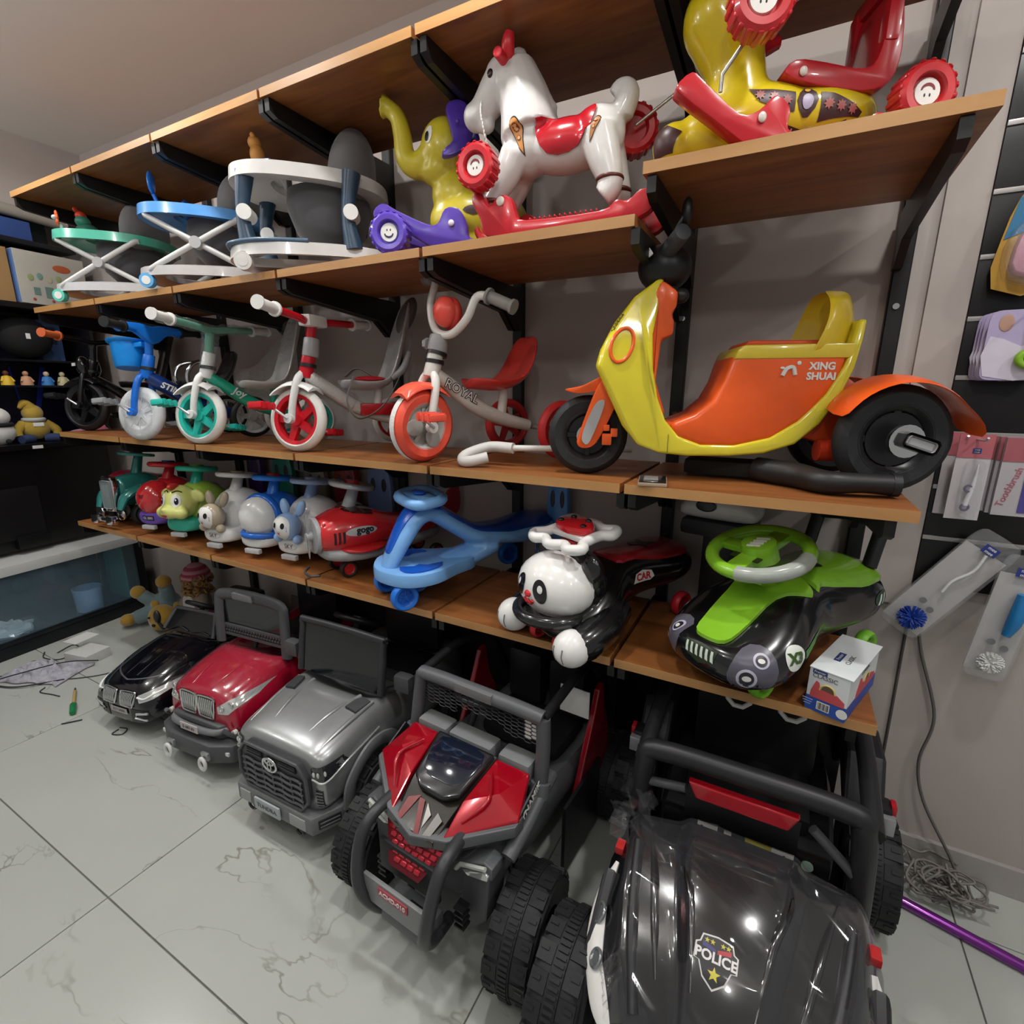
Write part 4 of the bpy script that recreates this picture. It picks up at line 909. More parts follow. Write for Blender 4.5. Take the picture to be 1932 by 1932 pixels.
wrap_tube('stretch_wrap', [P(.05, 0, .3), P(.065, 0, .37), PB(.08, 0, .435)], .031, t, 4); wrap_tube('seat_wrap', [(.17, 0, .245), (.3, 0, .27), (.38, 0, .36), (.43, 0, .5)], [.05, .085, .08, .05], t, 7)
# red tricycle with grey high-back seat
t, (S, SB), (P, PB), st = trike((1.785, .055, ZR), 58, -46, 'red and white tricycle with tall grey harness seat', tyre='d5d3cc', hubc='c01624', fork='d2d2d0', frame='c9c7c2', grip='dddcd8', guard='d8d7d3', seat='b4b4b5', pedal='c81a26', head='c01a28', barc='c0121f', rear_tyre='d6d6d2', rear_hub='c01624', tall=True, rs=.41)
bm = BM(); box(bm, (0, 0, 0), (.05, .1, .04), SB @ T(.084, 0, .456), .012); obj('handlebar_clamp', bm, mt('dcdbd7', .3), t, 40); rod('head_collar', P(.062, 0, .335), P(.072, 0, .4), .029, GREYP, t, .027, 16, .005)
wrap_tube('stretch_wrap', [(.06, 0, .265), (.12, 0, .225), (.2, 0, .17)], .034, t, 9)
slab('rear_beam', (.32, 0, .15), (.2, .07, .045), mt('b5101d', .25, coat=.4), t, .01)
bar('harness_strap', [(.19, -.07, .27), (.16, -.085, .18), (.2, -.1, .12), (.3, -.1, .18), (.39, -.09, .34), (.42, -.07, .43)], .009, mt('7f7c7a', .8), t, 6, 6, flat=(.25, 1.3))
bar('harness_strap', [(.19, .06, .27), (.23, .02, .3), (.3, .0, .26)], .009, mt('7f7c7a', .8), t, 6, 6, flat=(.25, 1.3))
bm = BM(); ellip(bm, (.27, 0, .262), (.06, .055, .012)); obj('seat_pad', bm, mt('c11d27', .35), t)
bm = BM(); ellip(bm, (.425, 0, .5), (.028, .06, .075), rot=(0, 24, 0)); obj('headrest', bm, mt('5e5a58', .45), t)
for s in (-1, 1): bar('side_guard', [(.33, s*.088, .265), (.37, s*.1, .3), (.4, s*.09, .36)], [.01, .014, .01], mt('8f8f90', .3), t, 8, 4)
# coral tricycle
t, (S, SB), (P, PB), st = trike((2.345, .06, ZR), 60, 15, 'white and coral tricycle with coral bucket seat and squeaky lamp', tyre='e8553f', hubc='b8b5b0', fork='d9d6d0', frame='d3cbc2', grip='87847f', guard='ea5f49', seat='d23b33', pedal='ee5a48', head='d5d2cc', barc='dedbd5', bars='ape', rear_tyre='cf2f2f', rear_hub='b52a2a', wheel_r=.112, tw=.06, rs=.42, bar_steer=10, bar_roll=17, wstyle='toy')
bm = BM(); lathe(bm, [(.1125, -.012), (.1135, -.01), (.1135, .01), (.1125, .012)], 40, S @ T(0, 0, .112, rz=90) @ T(ry=90), cap=False); obj('tread_band', bm, mt('d9d9d6', .7, bump=.5, bscale=150), t)
for s in (-1, 1):
    for k in range(3):
        bm = BM(); ellip(bm, (0, 0, 0), (.026, .004, .032), S @ T(0, s*.0245, .112) @ Matrix.Rotation(2*PI*k/3+.5, 4, 'Y') @ T(0, 0, .045)); obj('hub_petal', bm, mt('a9a6a2', .35), t)
ll = ball('lamp', PB(.075, 0, .455), (.036, .045, .045), mt('ea5446', .35), t); ball('lamp_back', PB(.1, 0, .45), (.026, .05, .05), mt('c93c33', .4), ll)
rod('head_clamp', P(.06, 0, .335), P(.07, 0, .385), .031, GREYP, t, .029, 16, .005); rod('head_ring', P(.058, 0, .325), P(.061, 0, .335), .032, BLACKP, t)
bm = BM(); cyl(bm, P(.06, .04, .36), P(.06, .055, .36), .018, None, 6); obj('clamp_knob', bm, GREYP, t, 20)
MT = face_M((.13, -.0265, .216), (0, -1, 0), (.45, 0, .9)); text('frame_lettering', 'ROYAL', .04, mt('3b2b2b', .5), t, MT, bold=.002); text('frame_lettering', 'ROYAL', .04, mt('ece6e0', .5), t, MT @ T(0, 0, .0006), bold=-.0004)
settle(t)
# its push bar lies on the board
t = thing('push_bar', 'white tricycle push bar with bent grip lying on the shelf', 'push bar', (2.53, .07, ZR), 0)
bar('grip', [(.11, .05, .055), (.03, .045, .055), (-.02, -.005, .035), (-.02, -.03, .02), (.005, -.03, .018), (.05, .0, .03)], .0165, mt('c9c7c3', .5), t, 12, 6)
bar('tube', [(.1, .05, .055), (.42, .23, .052)], .0095, mt('dddcd8', .25), t, 10, 1)

# ---- yellow and orange scooter
t = thing('ride_on_scooter', 'yellow and orange three-wheeled ride-on scooter with black headset', 'scooter', (2.875, .115, ZR), 20)
YEL = mt('d5c52a', .14, coat=.9, name='scooter yellow'); ORG = mt('e0581c', .3, coat=.15, name='scooter orange')
outer = [(.156, .492), (.1, .45), (.052, .386), (.022, .325), (.012, .285), (.03, .25), (.055, .2), (.085, .14), (.125, .092), (.18, .072), (.25, .066), (.35, .068), (.43, .076), (.5, .1), (.55, .15), (.585, .21), (.608, .28), (.622, .345), (.63, .39)]

inner = [(.612, .39), (.6, .345), (.588, .29), (.555, .22), (.5, .155), (.44, .115), (.36, .095), (.28, .095), (.225, .115), (.19, .155), (.168, .21), (.152, .28), (.148, .36), (.16, .43), (.17, .492)]
bm = BM(); poly = outer+inner
def body_w(s): return .105 if s > .2 else .06+.045*max(0, (s-.0)/.2)
def crescent(n=7):
    bm = BM(); R = []
    yy = [-1, -.86, -.5, 0, .5, .86, 1]
    for f in yy:
        R.append([(s+(.010*(abs(f) > .95) if s < .1 else 0), f*(.1 if z < .3 else .1-.05*(z-.3)/.2), z) for s, z in poly])
    return rings(bm, R)
sh = obj('front_shield', crescent(), YEL, t, 35, bevel=.012, seg=3)
bm = BM(); prism(bm, [(.2, .145), (.26, .17), (.3, .205), (.322, .25), (.335, .3), (.35, .318), (.596, .318), (.58, .25), (.53, .17), (.45, .11), (.36, .088), (.28, .088), (.22, .11)], .192, axis='y'); tub = obj('seat_tub', bm, ORG, t, 35, bevel=.016, seg=3)
bm = BM(); prism(bm, [(.338, .3), (.345, .322), (.36, .333), (.605, .336), (.602, .302)], .2, axis='y'); obj('seat_band', bm, mt('d3bc3a', .25, coat=.4), t, 35, bevel=.006)
bm = BM(); prism(bm, [(.36, .33), (.375, .345), (.58, .345), (.58, .33)], .15, axis='y'); obj('seat_cushion', bm, mt('c7471a', .5), t, 35, bevel=.008)
bm = BM(); prism(bm, [(.165, .488), (.205, .46), (.203, .425), (.192, .41), (.2, .392), (.2, .36), (.172, .35), (.165, .25), (.195, .165), (.15, .2), (.14, .36), (.15, .46)], .13, axis='y'); obj('leg_shield', bm, ORG, t, 30, bevel=.01)
slab('floor_mat', (.25, 0, .14), (.13, .16, .02), ORG, t, .006, T(.0, 0, .0, ry=0))
# backrest shell
bm = BM(); R = []
for k in range(9):
    a = PI*k/8; R.append(None)
secs = []
for i in range(10):
    u = i/9; z = .31+.155*u; hw_ = .105*math.sqrt(max(.015, 1-u**2.8)); x0 = .61+.026*u-.045*u*u
    secs.append([(x0-.045*(1-(y_/.1)**2 if False else 0)-(.115*(abs(f)**2))*(1-.55*u)+d, f*hw_, z) for f, d, y_ in [(q, 0, 0) for q in (-1, -.8, -.4, 0, .4, .8, 1)]+[(q, .022, 0) for q in (1, .8, .4, 0, -.4, -.8, -1)]])
rings(bm, secs); obj('backrest', bm, mt('d2b42c', .3, coat=.3), t, 50, sub=1)
bv = bvh(sh)
side = (0, -1, 0)
MM = face_M((.075, -.1, .335), side) @ T(rz=-18)
bm = BM(); pts = [onto(bv, MM @ Vector((.026*math.cos(a), .042*math.sin(a), 0)), side, .001) for a in [2*PI*k/28 for k in range(28)]]; tube(bm, pts, .0045, 8, 1, closed=True); obj('ring_light', bm, ORG, t)
for k in range(16):
    p = onto(bv, (.03+.009*(k % 3)+.004*(k//3), -.1, .385+.009*(k//3)), side, .0004); bm = BM(); ellip(bm, p, (.0022, .0008, .0022), None, 8); obj('speaker_hole', bm, mt('5b5212', .6), t)
slab('shield_seam', (.2, -.1008, .095), (.0015, .001, .05), mt('7f7416', .6), t, 0, T(0, 0, 0))
bvt = bvh(tub)
text('maker_lettering', 'XING\nSHUAI', .023, WHITEP, t, face_M((.538, -.0968, .272), side), bold=.0009)
bar('maker_mark', [(.452, -.0975, .262), (.46, -.0975, .278), (.474, -.0975, .281), (.48, -.0975, .264)], .005, WHITEP, t, 6, 5); ball('maker_dot', (.486, -.0975, .291), (.005, .002, .005), WHITEP, t); ball('maker_dot', (.45, -.0975, .28), (.005, .0015, .003), WHITEP, t)
# headset
bm = BM(); ellip(bm, (.175, 0, .525), (.066, .066, .056)); obj('headset', bm, mt('19191b', .4), t)
bar('neck', [(.172, 0, .44), (.176, 0, .5)], .035, mt('1b1b1d', .4), t, 14, 1)
for s in (-1, 1):
    g = rod('grip', (.17, s*.04, .55), (.195, s*.125, .575), .02, mt('3e4043', .55), t, .019, 16, .003)
    bar('mirror_stalk', [(.17, s*.07, .56), (.19, s*.09, .6), (.2, s*.09, .62)], .006, BLACKP, t, 8, 3); ball('mirror', (.205, s*.09, .625), (.012, .02, .03), BLACKP, t)
lv = slab('brake_lever', (0, 0, 0), (.018, .012, .09), WHITEP, t, .006, T(.105, -.06, .575, ry=-38))
for k in range(5): slab('lever_groove', (0, 0, 0), (.011, .014, .006), mt('777777', .5), lv, .001, T(.105, -.0605, .575, ry=-38) @ T(0, 0, -.03+.015*k))
ball('ignition_knob', (.215, -.03, .455), (.02, .02, .018), BLACKP, t)
# wheels, fork, fenders
def scoot_wheel(c, r, w, nm):
    o = wheel(t, c, r, w, 'toy', '1b1b1d', RUBBER, nm, rz=90, spokes=4); return o
scoot_wheel((0, 0, .107), .107, .05, 'front_wheel')
for s in (-1, 1):
    bm = BM(); prism(bm, smoothpoly([(-.028, .085), (.0, .075), (.03, .1), (.075, .2), (.09, .245), (.05, .262), (.02, .235), (-.018, .13)], 4), .018, axis='y', off=s*.042); fk = obj('fork_leg', bm, ORG, t, 40, bevel=.005)
    bm = BM(); prism(bm, smoothpoly([(-.012, .092), (.006, .094), (.04, .19), (.026, .2), (.008, .175), (-.014, .115)], 4), .004, axis='y', off=s*.0525); obj('fork_inset', bm, GREYP, fk, 40)
    bm = BM(); box(bm, (.05, s*.048, .1), (.025, .018, .03), None, .004); box(bm, (.068, s*.05, .118), (.018, .016, .022), None, .003); box(bm, (.048, s*.05, .13), (.016, .014, .016), None, .003); obj('brake_caliper', bm, ORG, t, 40)
    rod('axle_cap', (0, s*.02, .107), (0, s*.035, .107), .03, CHROME, t)
bm = BM(); prism(bm, smoothpoly([(-.065, .228), (-.02, .238), (.03, .262), (.085, .285), (.1, .262), (.06, .245), (.02, .225), (-.03, .218)], 4), .085, axis='y'); obj('front_fender', bm, ORG, t, 40, bevel=.008)
for s in (-1, 1):
    rw = scoot_wheel((.685, s*.145, .122), .122, .055, 'rear_wheel')
    hub = BM(); lathe(hub, [(.0005, .048), (.03, .046), (.05, .03), (.06, .0)], 24, T(.685, s*.158, .122, rx=90*s)); hb = obj('hub_dome', hub, mt('1a1a1c', .35), t)
    rod('hub_chrome', (.685, s*.195, .122), (.685, s*.208, .122), .036, CHROME, t)
    cp = slab('hub_cap', (0, 0, 0), (.075, .012, .034), BLACKP, t, .016, T(.705, s*.215, .118, ry=18), 3); slab('hub_cap_plate', (0, 0, 0), (.06, .006, .022), GREYP, cp, .01, T(.705, s*.221, .118, ry=18), 3)
    secs = []; bm = BM()
    for k in range(11):
        a = math.radians(14+k*15.5); rr = .142+(.018 if k > 8 else 0); x = .685-rr*math.cos(a+math.radians(8)); z = .122+rr*math.sin(a+math.radians(8))*.95
        secs.append([(x, s*.085, z+.012), (x, s*.15, z+.01), (x, s*.205, z-.006), (x, s*.205, z-.013), (x, s*.15, z+.003), (x, s*.085, z+.004)])
    rings(bm, secs); obj('rear_fender', bm, ORG, t, 60, sub=1)
rod('rear_axle', (.685, -.15, .122), (.685, .15, .122), .018, BLACKP, t); bm = BM(); prism(bm, [(.5, .12), (.58, .1), (.7, .11), (.7, .2), (.6, .27), (.56, .2)], .13, axis='y'); obj('rear_carriage', bm, mt('c9481a', .4), t, 30, bevel=.01)
rod('exhaust', (.56, -.075, .085), (.64, -.075, .085), .026, mt('cf3a1e', .4), t)
# phone and loose black bar
t = thing('mobile_phone', 'smartphone lying on the shelf edge below the scooter', 'phone', (3.075, .05, ZR), 12)
slab('phone_body', (0, 0, .005), (.07, .11, .009), mt('b39a84', .3, .3), t, .004); slab('phone_back', (0, 0, .0105), (.064, .104, .002), mt('1a1a1c', .12, coat=.7), t, .0008); slab('phone_ring', (-.004, -.01, .014), (.035, .045, .005), mt('c9c5c0', .15, .7), t, .002)
t = thing('folded_handle', 'black plastic bent handle bar wrapped in film, lying on the shelf', 'handle', (3.42, .13, ZR), 0)
bar('tube', [(-.12, .08, .03), (-.03, .03, .028), (.03, -.03, .026), (.1, -.02, .028), (.155, .0, .026)], [.03, .03, .026, .022, .024], mt('18181a', .45), t, 12, 6); rod('end_cap', (.15, 0, .026), (.165, .003, .026), .026, BLACKP, t)
slab('strap_bundle', (-.2, .12, .025), (.2, .1, .04), mt('0f0f10', .7), t, .015); settle(t)
# ================================================================ ride-on toys on the fourth shelf
def hull(secs, n=24, e=2.4):
    """rings across the length: (x, half width, z low, z high[, exponent])"""
    bm = BM(); R = []
    for q in secs:
        x, hw, z0, z1 = q[:4]; ee = q[4] if len(q) > 4 else e
        R.append([(x, a, (z0+z1)/2+b) for a, b in oval(hw, (z1-z0)/2, n, ee)])
    return rings(bm, R)
def wheels4(t, pts, r, w, hub, tyre, nm='wheel', style='toy'):
    for x, y in pts: wheel(t, (x, y, r), r, w, style, hub, tyre, nm, rz=90)
GRP4 = 'ride-on toys on the fourth shelf'
UPV = (0, 0, 1)
def ring_wheel(t, c, R, r, mat, tilt=14, nm='steering_wheel', sx=1, sy=1, boss=None, column=None, zb=.2):
    M = T(*c, ry=tilt); bm = BM(); torus(bm, (0, 0, 0), R, r, M, 36, 10, 'z', sx, sy); o = obj(nm, bm, mat, t, 60)
    b_ = BM()
    box(b_, (0, 0, 0), (R*1.9*sx, R*.42, r*1.1), M, .003); box(b_, (R*.5*sx, 0, 0), (R*sx, R*.3, r), M @ T(rz=90), .002); obj('spokes', b_, mat, o, 40)
    if boss: bm = BM(); cyl(bm, (0, 0, -r), (0, 0, r*1.6), R*.42, R*.36, 20, M); obj('boss', bm, boss, o, 40)
    cm = column or mat; rod('steering_column', (c[0]+.01, c[1], c[2]-.004), (c[0]-.02, c[1], zb), .02, cm, t, .026, 16)
    return o, M
# ---- black and green swing car
t = thing('swing_car', 'glossy black and lime green swing car with headlight decals and rear backrest', 'ride-on', (3.235, -.06, ZW), 59, GRP4)
LIME = mt('7fb52b', .22, coat=.5, name='lime'); BK3 = mt('121214', .2, coat=.6, name='black shell')
hb = obj('body', hull([(.0, .03, .08, .11), (.008, .08, .055, .135), (.04, .135, .035, .135, 2.8), (.1, .16, .03, .17, 2.8), (.18, .16, .035, .22), (.25, .135, .045, .255), (.33, .112, .055, .262), (.42, .12, .07, .25), (.5, .14, .075, .25), (.57, .14, .09, .25), (.61, .1, .12, .235), (.625, .04, .15, .21)]), BK3, t, 60, sub=1)
bv = bvh(hb); TOP = T()
patch('hood_tongue', [(.022, 0), (.035, .04), (.1, .052), (.19, .058), (.25, .095), (.275, .095), (.285, .05), (.285, -.05), (.275, -.095), (.25, -.095), (.19, -.058), (.1, -.052), (.035, -.04)], LIME, t, TOP, bv, .0015, 3, thick=.009, curve=3)
patch('seat', [(.3, .09), (.33, .085), (.42, .1), (.5, .118), (.58, .11), (.605, .07), (.605, -.07), (.58, -.11), (.5, -.118), (.42, -.1), (.33, -.085), (.3, -.09), (.295, 0)], LIME, t, TOP, bv, .001, 3, thick=.012, curve=3)
o, M = ring_wheel(t, (.19, 0, .325), .108, .017, LIME, -17, boss=LIME, column=LIME, zb=.25)
bm = BM(); P_ = [M @ Vector((.108*math.cos(a), .108*math.sin(a), 0)) for a in [math.radians(q) for q in range(188, 290, 8)]]; tube(bm, P_, .0185, 10, 2); obj('clear_rim', bm, mt('b9bdb6', .2, trans=.3), o, 60)
bm = BM(); prism(bm, oval(.03, .02, 20), .002, M @ T(0, 0, .026), axis='z'); ins = obj('wheel_decal', bm, mt('1a1a1a', .3), o, 0)
for k in range(4): slab('decal_stripe', (0, 0, 0), (.008, .03, .0015), WHITEP, ins, 0, M @ T(-.02+.013*k, 0, .0275, rz=25))
for x, y in ((.05, .03), (.05, -.03)): slab('wheel_window', (0, 0, 0), (.02, .014, .003), mt('2a3a12', .4), o, .001, M @ T(-x, y, .01))
for s in (-1, 1):
    fr = Vector((-.75, s*.65, .35)).normalized(); pc = onto(bv, (.045, s*.11, .105), fr, 0); MH = face_M(pc, fr) @ T(s=1.55)
    h = patch('headlight_decal', [(-.034, -.012), (-.026, -.028), (.0, -.034), (.026, -.024), (.034, .002), (.022, .03), (-.004, .034), (-.024, .016)], mt('55535e', .3), t, MH, bv, .0012, 3, curve=2)
    for cx, cy, r_ in ((-.008, -.014, .014), (.01, .014, .011)):
        patch('headlight_ring', oval(r_, r_, 18), mt('b7b2c4', .3), h, MH @ T(cx, cy, 0), bv, .002, 1); patch('headlight_ring', oval(r_*.72, r_*.72, 18), mt('25252b', .3), h, MH @ T(cx, cy, 0), bv, .0026, 1); patch('headlight_glow', oval(r_*.45, r_*.3, 14), WHITEP, h, MH @ T(cx, cy, 0), bv, .0032, 1)
    ms = face_M((.13, s*.16, .13), (-.15, s, .2))
    dd = patch('side_decal', oval(.03, .03, 22), mt('dfe3dc', .35), t, ms, bv, .0014, 2); wraptext('decal_lettering', 'X3', .034, mt('39571d', .4), dd, ms, bv, .003, bold=.002)
    patch('side_stripe', [(.035, .01), (.09, .034), (.13, .04), (.09, .018), (.04, -.012)] if s < 0 else [(-.035, .01), (-.09, .034), (-.13, .04), (-.09, .018), (-.04, -.012)], mt('3f7a22', .35), t, ms, bv, .0013, 3)
    mr_ = face_M((.56, s*.17, .18), (.3, s, .1)); rd = patch('rear_decal', oval(.04, .022, 22), mt('31402f', .35), t, mr_, bv, .0014, 2)
    for k in range(3): patch('rear_stripe', [(-.03+.02*k, -.014), (-.022+.02*k, -.014), (-.01+.02*k, .014), (-.018+.02*k, .014)], mt('c9d2c6', .4), rd, mr_, bv, .0026, 1)
    bar('backrest_post', [(.56, s*.085, .245), (.59, s*.085, .33), (.6, s*.085, .36)], .018, BLACKP, t, 10, 3)
zb_ = face_M((.01, -.0, .1), (-1, 0, .5)); zd = patch('nose_decal', [(-.045, .022), (0, .026), (.045, .022), (.04, -.008), (0, -.022), (-.04, -.008)], mt('27331f', .35), t, zb_, bv, .0014, 2)
for k in range(6): patch('nose_stripe', [(-.038+.014*k, -.006), (-.03+.014*k, -.008), (-.034+.014*k, .018), (-.04+.014*k, .018)], mt('cfd8cb', .4), zd, zb_, bv, .0026, 1)
patch('seat_decal', smoothpoly([(.34, -.03), (.37, -.012), (.41, -.03), (.4, -.045)], 2), mt('202020', .4), t, TOP, bv, .0145, 1)
bm = BM(); prism(bm, smoothpoly([(-.11, .0), (-.1, .035), (0, .048), (.1, .035), (.11, 0), (.09, -.022), (0, -.012), (-.09, -.022)], 4), .03, T(.6, 0, .365, rz=90, ry=0), axis='y'); obj('backrest', bm, BLACKP, t, 40, bevel=.008)
wheels4(t, ((.12, .09), (.12, -.09), (.53, .12), (.53, -.12)), .04, .03, '6aa52a', mt('6fae2c', .4)); settle(t)
# ---- panda swing car
t = thing('swing_car', 'black and white panda-faced swing car with red seat and white steering wheel', 'ride-on', (2.8, -.06, ZW), 64, GRP4)
hb = obj('body', hull([(.03, .05, .05, .12), (.05, .12, .02, .12), (.12, .155, .015, .15), (.2, .14, .02, .2), (.28, .09, .05, .23), (.36, .08, .09, .23), (.45, .105, .09, .225), (.53, .12, .1, .225), (.6, .09, .12, .215), (.62, .03, .15, .19)]), BK3, t, 60, sub=1)
bv = bvh(hb)
bm = BM(); ellip(bm, (.085, 0, .178), (.105, .122, .092)); hd = obj('head', bm, mt('e4e3e0', .22, coat=.4), t); bh = bvh(hd); ball('head_cap', (.135, 0, .18), (.095, .12, .098), BK3, t)
bm = BM(); torus(bm, (.065, 0, .105), .098, .017, axis='z', sx=.95); obj('mouth_band', bm, mt('1f1f21', .2, coat=.5), t)
for s in (-1, 1):
    fr = Vector((-.9, s*.42, .25)).normalized(); MH = face_M(Vector((-.02, s*.045, .19)), fr) @ T(rz=-s*14)
    e = patch('eye', oval(.022, .033, 24), mt('141416', .15, coat=.5), hd, MH, bh, .002, 2); patch('pupil', oval(.008, .011, 14), WHITEP, e, MH @ T(-s*.003, .006, 0), bh, .004, 1)
    ball('ear', (.115, s*.1, .24), (.018, .034, .04), mt('17171a', .2, coat=.5), hd, rot=(s*-22, 0, 0))
    bm = BM(); tube(bm, [(.22, s*.09, .1), (.15, s*.125, .08), (.08, s*.135, .06), (.04, s*.128, .05)], [.055, .052, .05, .046], 14, 6); arm = obj('arm', bm, BK3, t, 60)
    pw = ball('paw', (.03, s*.128, .05), (.052, .05, .05), mt('e4e3e0', .25, coat=.3), t)
    for k in (-1, 1): bar('claw_line', [(-.018, s*.128+k*.016, .066), (-.02, s*.128+k*.015, .045), (-.012, s*.128+k*.014, .024)], .0016, mt('777777', .5), pw, 6, 3)
    wheel(t, (.06, s*.05, .026), .026, .025, 'toy', 'a3202a', mt('c1232f', .4), rz=90); wheel(t, (.53, s*.1, .04), .04, .03, 'toy', 'a3202a', mt('c1232f', .4), rz=90)
fr = (-1, 0, .1); MH = face_M((-.02, 0, .165), fr)
ball('nose', (-.018, 0, .172), (.009, .012, .01), mt('c4202c', .15, coat=.6), hd); bar('mouth', [onto(bh, MH @ Vector(p), fr, .002) for p in ((-.018, -.008, 0), (-.008, -.02, 0), (0, -.012, 0), (.008, -.02, 0), (.018, -.008, 0))], .005, mt('c4202c', .15, coat=.6), hd, 8, 4)
rod('steering_column', (.12, 0, .22), (.137, 0, .295), .034, mt('b81d28', .3, coat=.3), t, .03)
M = T(.14, 0, .315, ry=-10); bm = BM(); cl = smoothpoly([(.085, 0), (.07, .05), (.085, .085), (.05, .1), (.03, .075), (-.03, .075), (-.06, .1), (-.085, .07), (-.07, .04), (-.09, 0), (-.07, -.04), (-.085, -.07), (-.06, -.1), (-.03, -.075), (.03, -.075), (.05, -.1), (.085, -.085), (.07, -.05)], 4)
tube(bm, [M @ Vector((a, b, 0)) for a, b in cl], .015, 10, 1, closed=True); sw = obj('steering_wheel', bm, mt('e4e3e0', .25, coat=.3), t, 60)
slab('wheel_bridge', (0, 0, 0), (.05, .15, .016), mt('e4e3e0', .25), sw, .006, M)
bm = BM(); cu = smoothpoly([(.05, -.03), (.06, 0), (.05, .03), (.02, .065), (-.01, .06), (-.025, 0), (-.01, -.06), (.02, -.065)], 3); prism(bm, cu, .026, M @ T(.0, 0, .018), axis='z'); tp = obj('sound_panel', bm, mt('c81e26', .2, coat=.5), sw, 40, bevel=.008)
for x, y in ((.035, -.03), (.035, .03), (.0, -.045), (.0, .045)): ball('button', M @ Vector((x, y, .032)), (.009, .009, .006), mt('1d1d1f', .3), tp, None, 12)
patch('seat', [(.27, .05), (.34, .058), (.45, .085), (.54, .09), (.59, .05), (.59, -.05), (.54, -.09), (.45, -.085), (.34, -.058), (.27, -.05)], mt('9c1f26', .25, coat=.4), t, T(), bv, .001, 3, thick=.008, curve=3)
patch('seat_decal', [(.38, 0), (.4, .03), (.42, .012), (.46, .04), (.45, .005), (.49, -.02), (.44, -.02), (.42, -.04), (.41, -.015)], mt('17171a', .35), t, T(), bv, .011, 2)
for s in (-1, 1):
    ms = face_M((.35, s*.12, .17), (0, s, .1)); d = patch('side_decal', [(-.045, -.015), (-.03, .012), (.0, .02), (.035, .014), (.045, -.006), (.03, -.016)], mt('d9d3cf', .35), t, ms, bv, .0014, 2); wraptext('decal_lettering', 'CAR', .03, mt('b3202a', .35), d, ms, bv, .003, bold=.001)
settle(t)
# ---- blue swing car
t = thing('swing_car', 'two-tone blue swing car with open side window and light blue steering wheel', 'ride-on', (2.215, -.035, ZW), 60, GRP4, scale=1.12)
LB = mt('79aee6', .3, coat=.2, name='light blue'); DB = mt('1559c4', .25, coat=.3, name='deep blue')
bm = BM(); rings(bm, [[(x*1.0, y, z+zz) for x, y in smoothpoly([(-.01, 0), (.02, .085), (.07, .125), (.14, .125), (.22, .085), (.3, .05), (.3, -.05), (.22, -.085), (.14, -.125), (.07, -.125), (.02, -.085)], 3)] for z, zz in ((.078, 0), (.086, .008), (.104, .014))]); pl = obj('foot_plate', bm, LB, t, 40, bevel=.006)
bm = BM(); tube(bm, [(.02, 0, .09), (.05, 0, .15), (.1, 0, .235), (.135, 0, .265), (.18, 0, .262), (.25, 0, .215), (.32, 0, .175), (.42, 0, .165), (.52, 0, .17), (.6, 0, .175)], [.03, .04, .05, .05, .045, .045, .05, .06, .075, .06], 14, 5, flat=(.62, 1.15), up=(0, 0, 1)); tube(bm, [(.2, 0, .09), (.3, 0, .11), (.38, 0, .14)], [.045, .05, .055], 12, 4, flat=(.7, 1.2), up=(0, 0, 1))
frm = blob('frame', bm, LB, t, .007, 4, .4); bvf = bvh(frm)
patch('front_stripe', [(.03, .02), (.06, .03), (.12, .042), (.2, .035), (.2, -.035), (.12, -.042), (.06, -.03), (.03, -.02)], DB, t, T(), bvf, .001, 3, thick=.004, curve=3)
patch('seat', [(.19, .035), (.27, .04), (.36, .05), (.46, .068), (.55, .075), (.61, .04), (.61, -.04), (.55, -.075), (.46, -.068), (.36, -.05), (.27, -.04), (.19, -.035)], mt('123f96', .3, coat=.3), t, T(), bvf, .001, 3, thick=.006, curve=3)
bvp = bvh(pl)
for s in (-1, 1):
    patch('foot_grip', [(.05, s*.045), (.09, s*.06), (.11, s*.05), (.13, s*.068), (.18, s*.065), (.15, s*.1), (.09, s*.112), (.05, s*.09)], DB, t, T(), bvp, .001, 2, thick=.004, curve=2)
    patch('badge', oval(.018, .009, 14), mt('7fb7e8', .3), t, face_M((.46, s*.08, .15), (0, s, 0)), bvf, .001, 1)
M = T(.14, 0, .315, ry=-8); bm = BM(); tube(bm, [M @ Vector((a, b, 0)) for a, b in oval(.05, .095, 30, 3.2)], .016, 10, 1, closed=True); sw = obj('steering_wheel', bm, LB, t, 60)
bm = BM(); box(bm, (-.02, 0, 0), (.05, .16, .02), M @ T(.02, 0, 0), .008); obj('wheel_bridge', bm, LB, sw, 40); ball('wheel_button', M @ Vector((0, 0, .016)), (.02, .03, .006), DB, sw); rod('steering_column', (.14, 0, .26), (.14, 0, .32), .032, LB, t, .024)
wheels4(t, ((.05, .08), (.05, -.08), (.13, .03), (.52, .11), (.52, -.11)), .042, .03, '1a56b4', mt('1f6fd0', .35)); settle(t)
